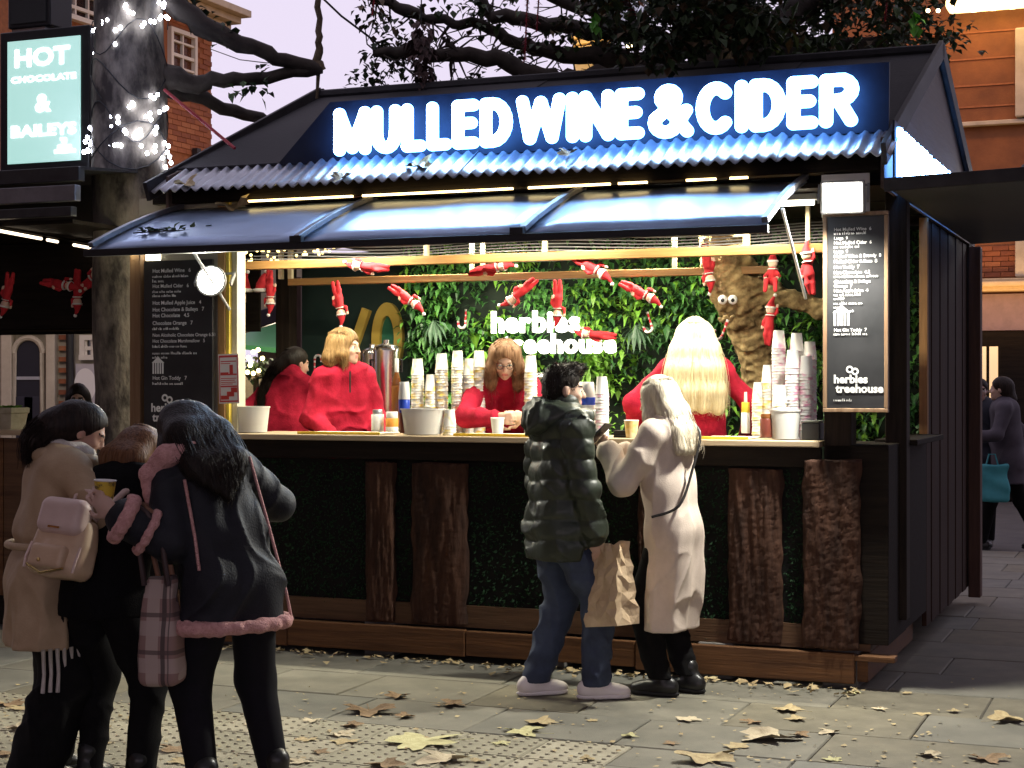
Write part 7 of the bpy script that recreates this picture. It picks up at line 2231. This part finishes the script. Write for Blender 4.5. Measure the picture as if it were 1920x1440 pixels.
# long pale blonde, back to us
F = Fig(H=1.71, lean=5, head=(-6, 0, 0), handL=(-.34, .16, 1.06), handR=(.33, .12, .98), poleL=(-.6, -.8, -.1), poleR=(.6, -.8, .0), sw=.16)
staff('worker with very long pale blonde hair in red fleece, back turned', kat(1303, .62, 6), F, (.62, .42, .32), lambda F, t: hair(F, t, hairmat('hair_platinum', (.62, .52, .30), (.78, .70, .48)),
    [([('h', x, -.05, .03), ('h', x * 1.6, -.09, -.08), ('h', x * 2.1, -.125, -.2), ('h', x * 2.3, -.14, -.33), ('h', x * 2.3, -.14, -.42 - .02 * abs(x) * 10)], [.06, .06, .055, .05, .042]) for x in (-.058, -.02, .02, .058)], seed=19, vol=1.1, amp=.005, f=140), seed=74, ch=.225)

# ------------------------------------------------------------------ people further off
navyc = mat('navy_cloth', (.012, .014, .024), (.02, .022, .035), rough=.8, scale=10)
plum = mat('purple_lit_coat', (.035, .028, .04), (.055, .045, .06), rough=.75, scale=10)  # purple light on the passer-by is put into the coat colour
F = Fig(H=1.60, lean=6, head=(-10, 0, 0), sw=.17)
t = person('person with dark hair behind the left stall counter, face just showing', T(P(148, 720, 13.2).x, 13.2, .05) @ RZ(-170), F)
body(F, t, (.52, .34, .25), h=.011)
sd = coat(F, .2, .14, .19, .19, .7, .19); sd_obj('jacket', sd.mesh(.012, folds(81), [cutz(.7)]), navyc, t)
sd, cu = trousers(F); sd_obj('trousers', sd.mesh(.014, None, cu), black, t)
q = MB()
for s_ in (-1, 1):
    q.tube([tuple(F.hp(s_ * .031 + .02 * math.cos(a_), .105, .017 * math.sin(a_))) for a_ in [6.283 * i / 12 for i in range(13)]], .0035, 5)
q.obj('glasses', blackshoe, t)
hair(F, t, MATS['hair_black'], [([('h', s_ * .06, -.02, .02), ('h', s_ * .08, -.03, -.1), ('h', s_ * .08, -.02, -.2)], [.04, .04, .02]) for s_ in (-1, 1)], seed=21, h=.011)
# two passers-by on the right
F = Fig(H=1.70, lean=3, head=(0, -10, 0), feet=((-.09, .15, 0), (.09, -.2, 0)), handL=(-.2, .15, .9), sw=.18)
t = person('passer-by in dark jacket and trousers beyond the stall, nearer the corner', at(1838, 1022, 200), F)
body(F, t, (.40, .27, .22), h=.012)
sd = coat(F, .215, .15, .2, .2, .78, .2); sd_obj('jacket', sd.mesh(.013, folds(82), [cutz(.78)]), navyc, t)
sd, cu = trousers(F); sd_obj('trousers', sd.mesh(.014, None, cu), black, t)
shoes(F, t, blackshoe, rubber)
hair(F, t, MATS['hair_black'], [], seed=23, h=.012)
F = Fig(H=1.72, lean=6, head=(0, 10, 0), feet=((-.1, .3, 0), (.1, -.3, 0)), handL=(-.25, .38, 1.12), handR=(.3, .1, 1.0), sw=.18)
t = person('passer-by in coat tinted with purple light striding at the right edge with one arm forward', at(1892, 1030, -75), F)
body(F, t, (.55, .33, .38), h=.012)
sd = coat(F, .215, .15, .2, .21, .66, .22); sd_obj('coat', sd.mesh(.013, folds(83), [cutz(.66)]), plum, t)
sd, cu = trousers(F); sd_obj('trousers', sd.mesh(.014, None, cu), black, t)
shoes(F, t, blackshoe, rubber)
hair(F, t, MATS['hair_dark'], [([('h', 0, -.06, .02), ('h', 0, -.09, -.1), ('h', 0, -.09, -.2)], [.07, .06, .03])], seed=25, h=.012)
SBt = thing('shopping_bag', 'teal carrier bag between the two passers-by', 'bag', T(P(1860, 905, 16.3)))
sd = SDF(); sd.rbox((0, 0, 0), (.15, .06, .18), None, .02, .01); sd_obj('bag_body', sd.mesh(.014, wob(91, 18, .012)), mat('teal_plastic', (.03, .22, .26), (.05, .3, .34), rough=.5, scale=8), SBt)
q = MB(); q.tube([(-.06, 0, .17), (-.03, 0, .28), (.03, 0, .28), (.06, 0, .17)], .008, 6); q.obj('handle', MATS['teal_plastic'], SBt)
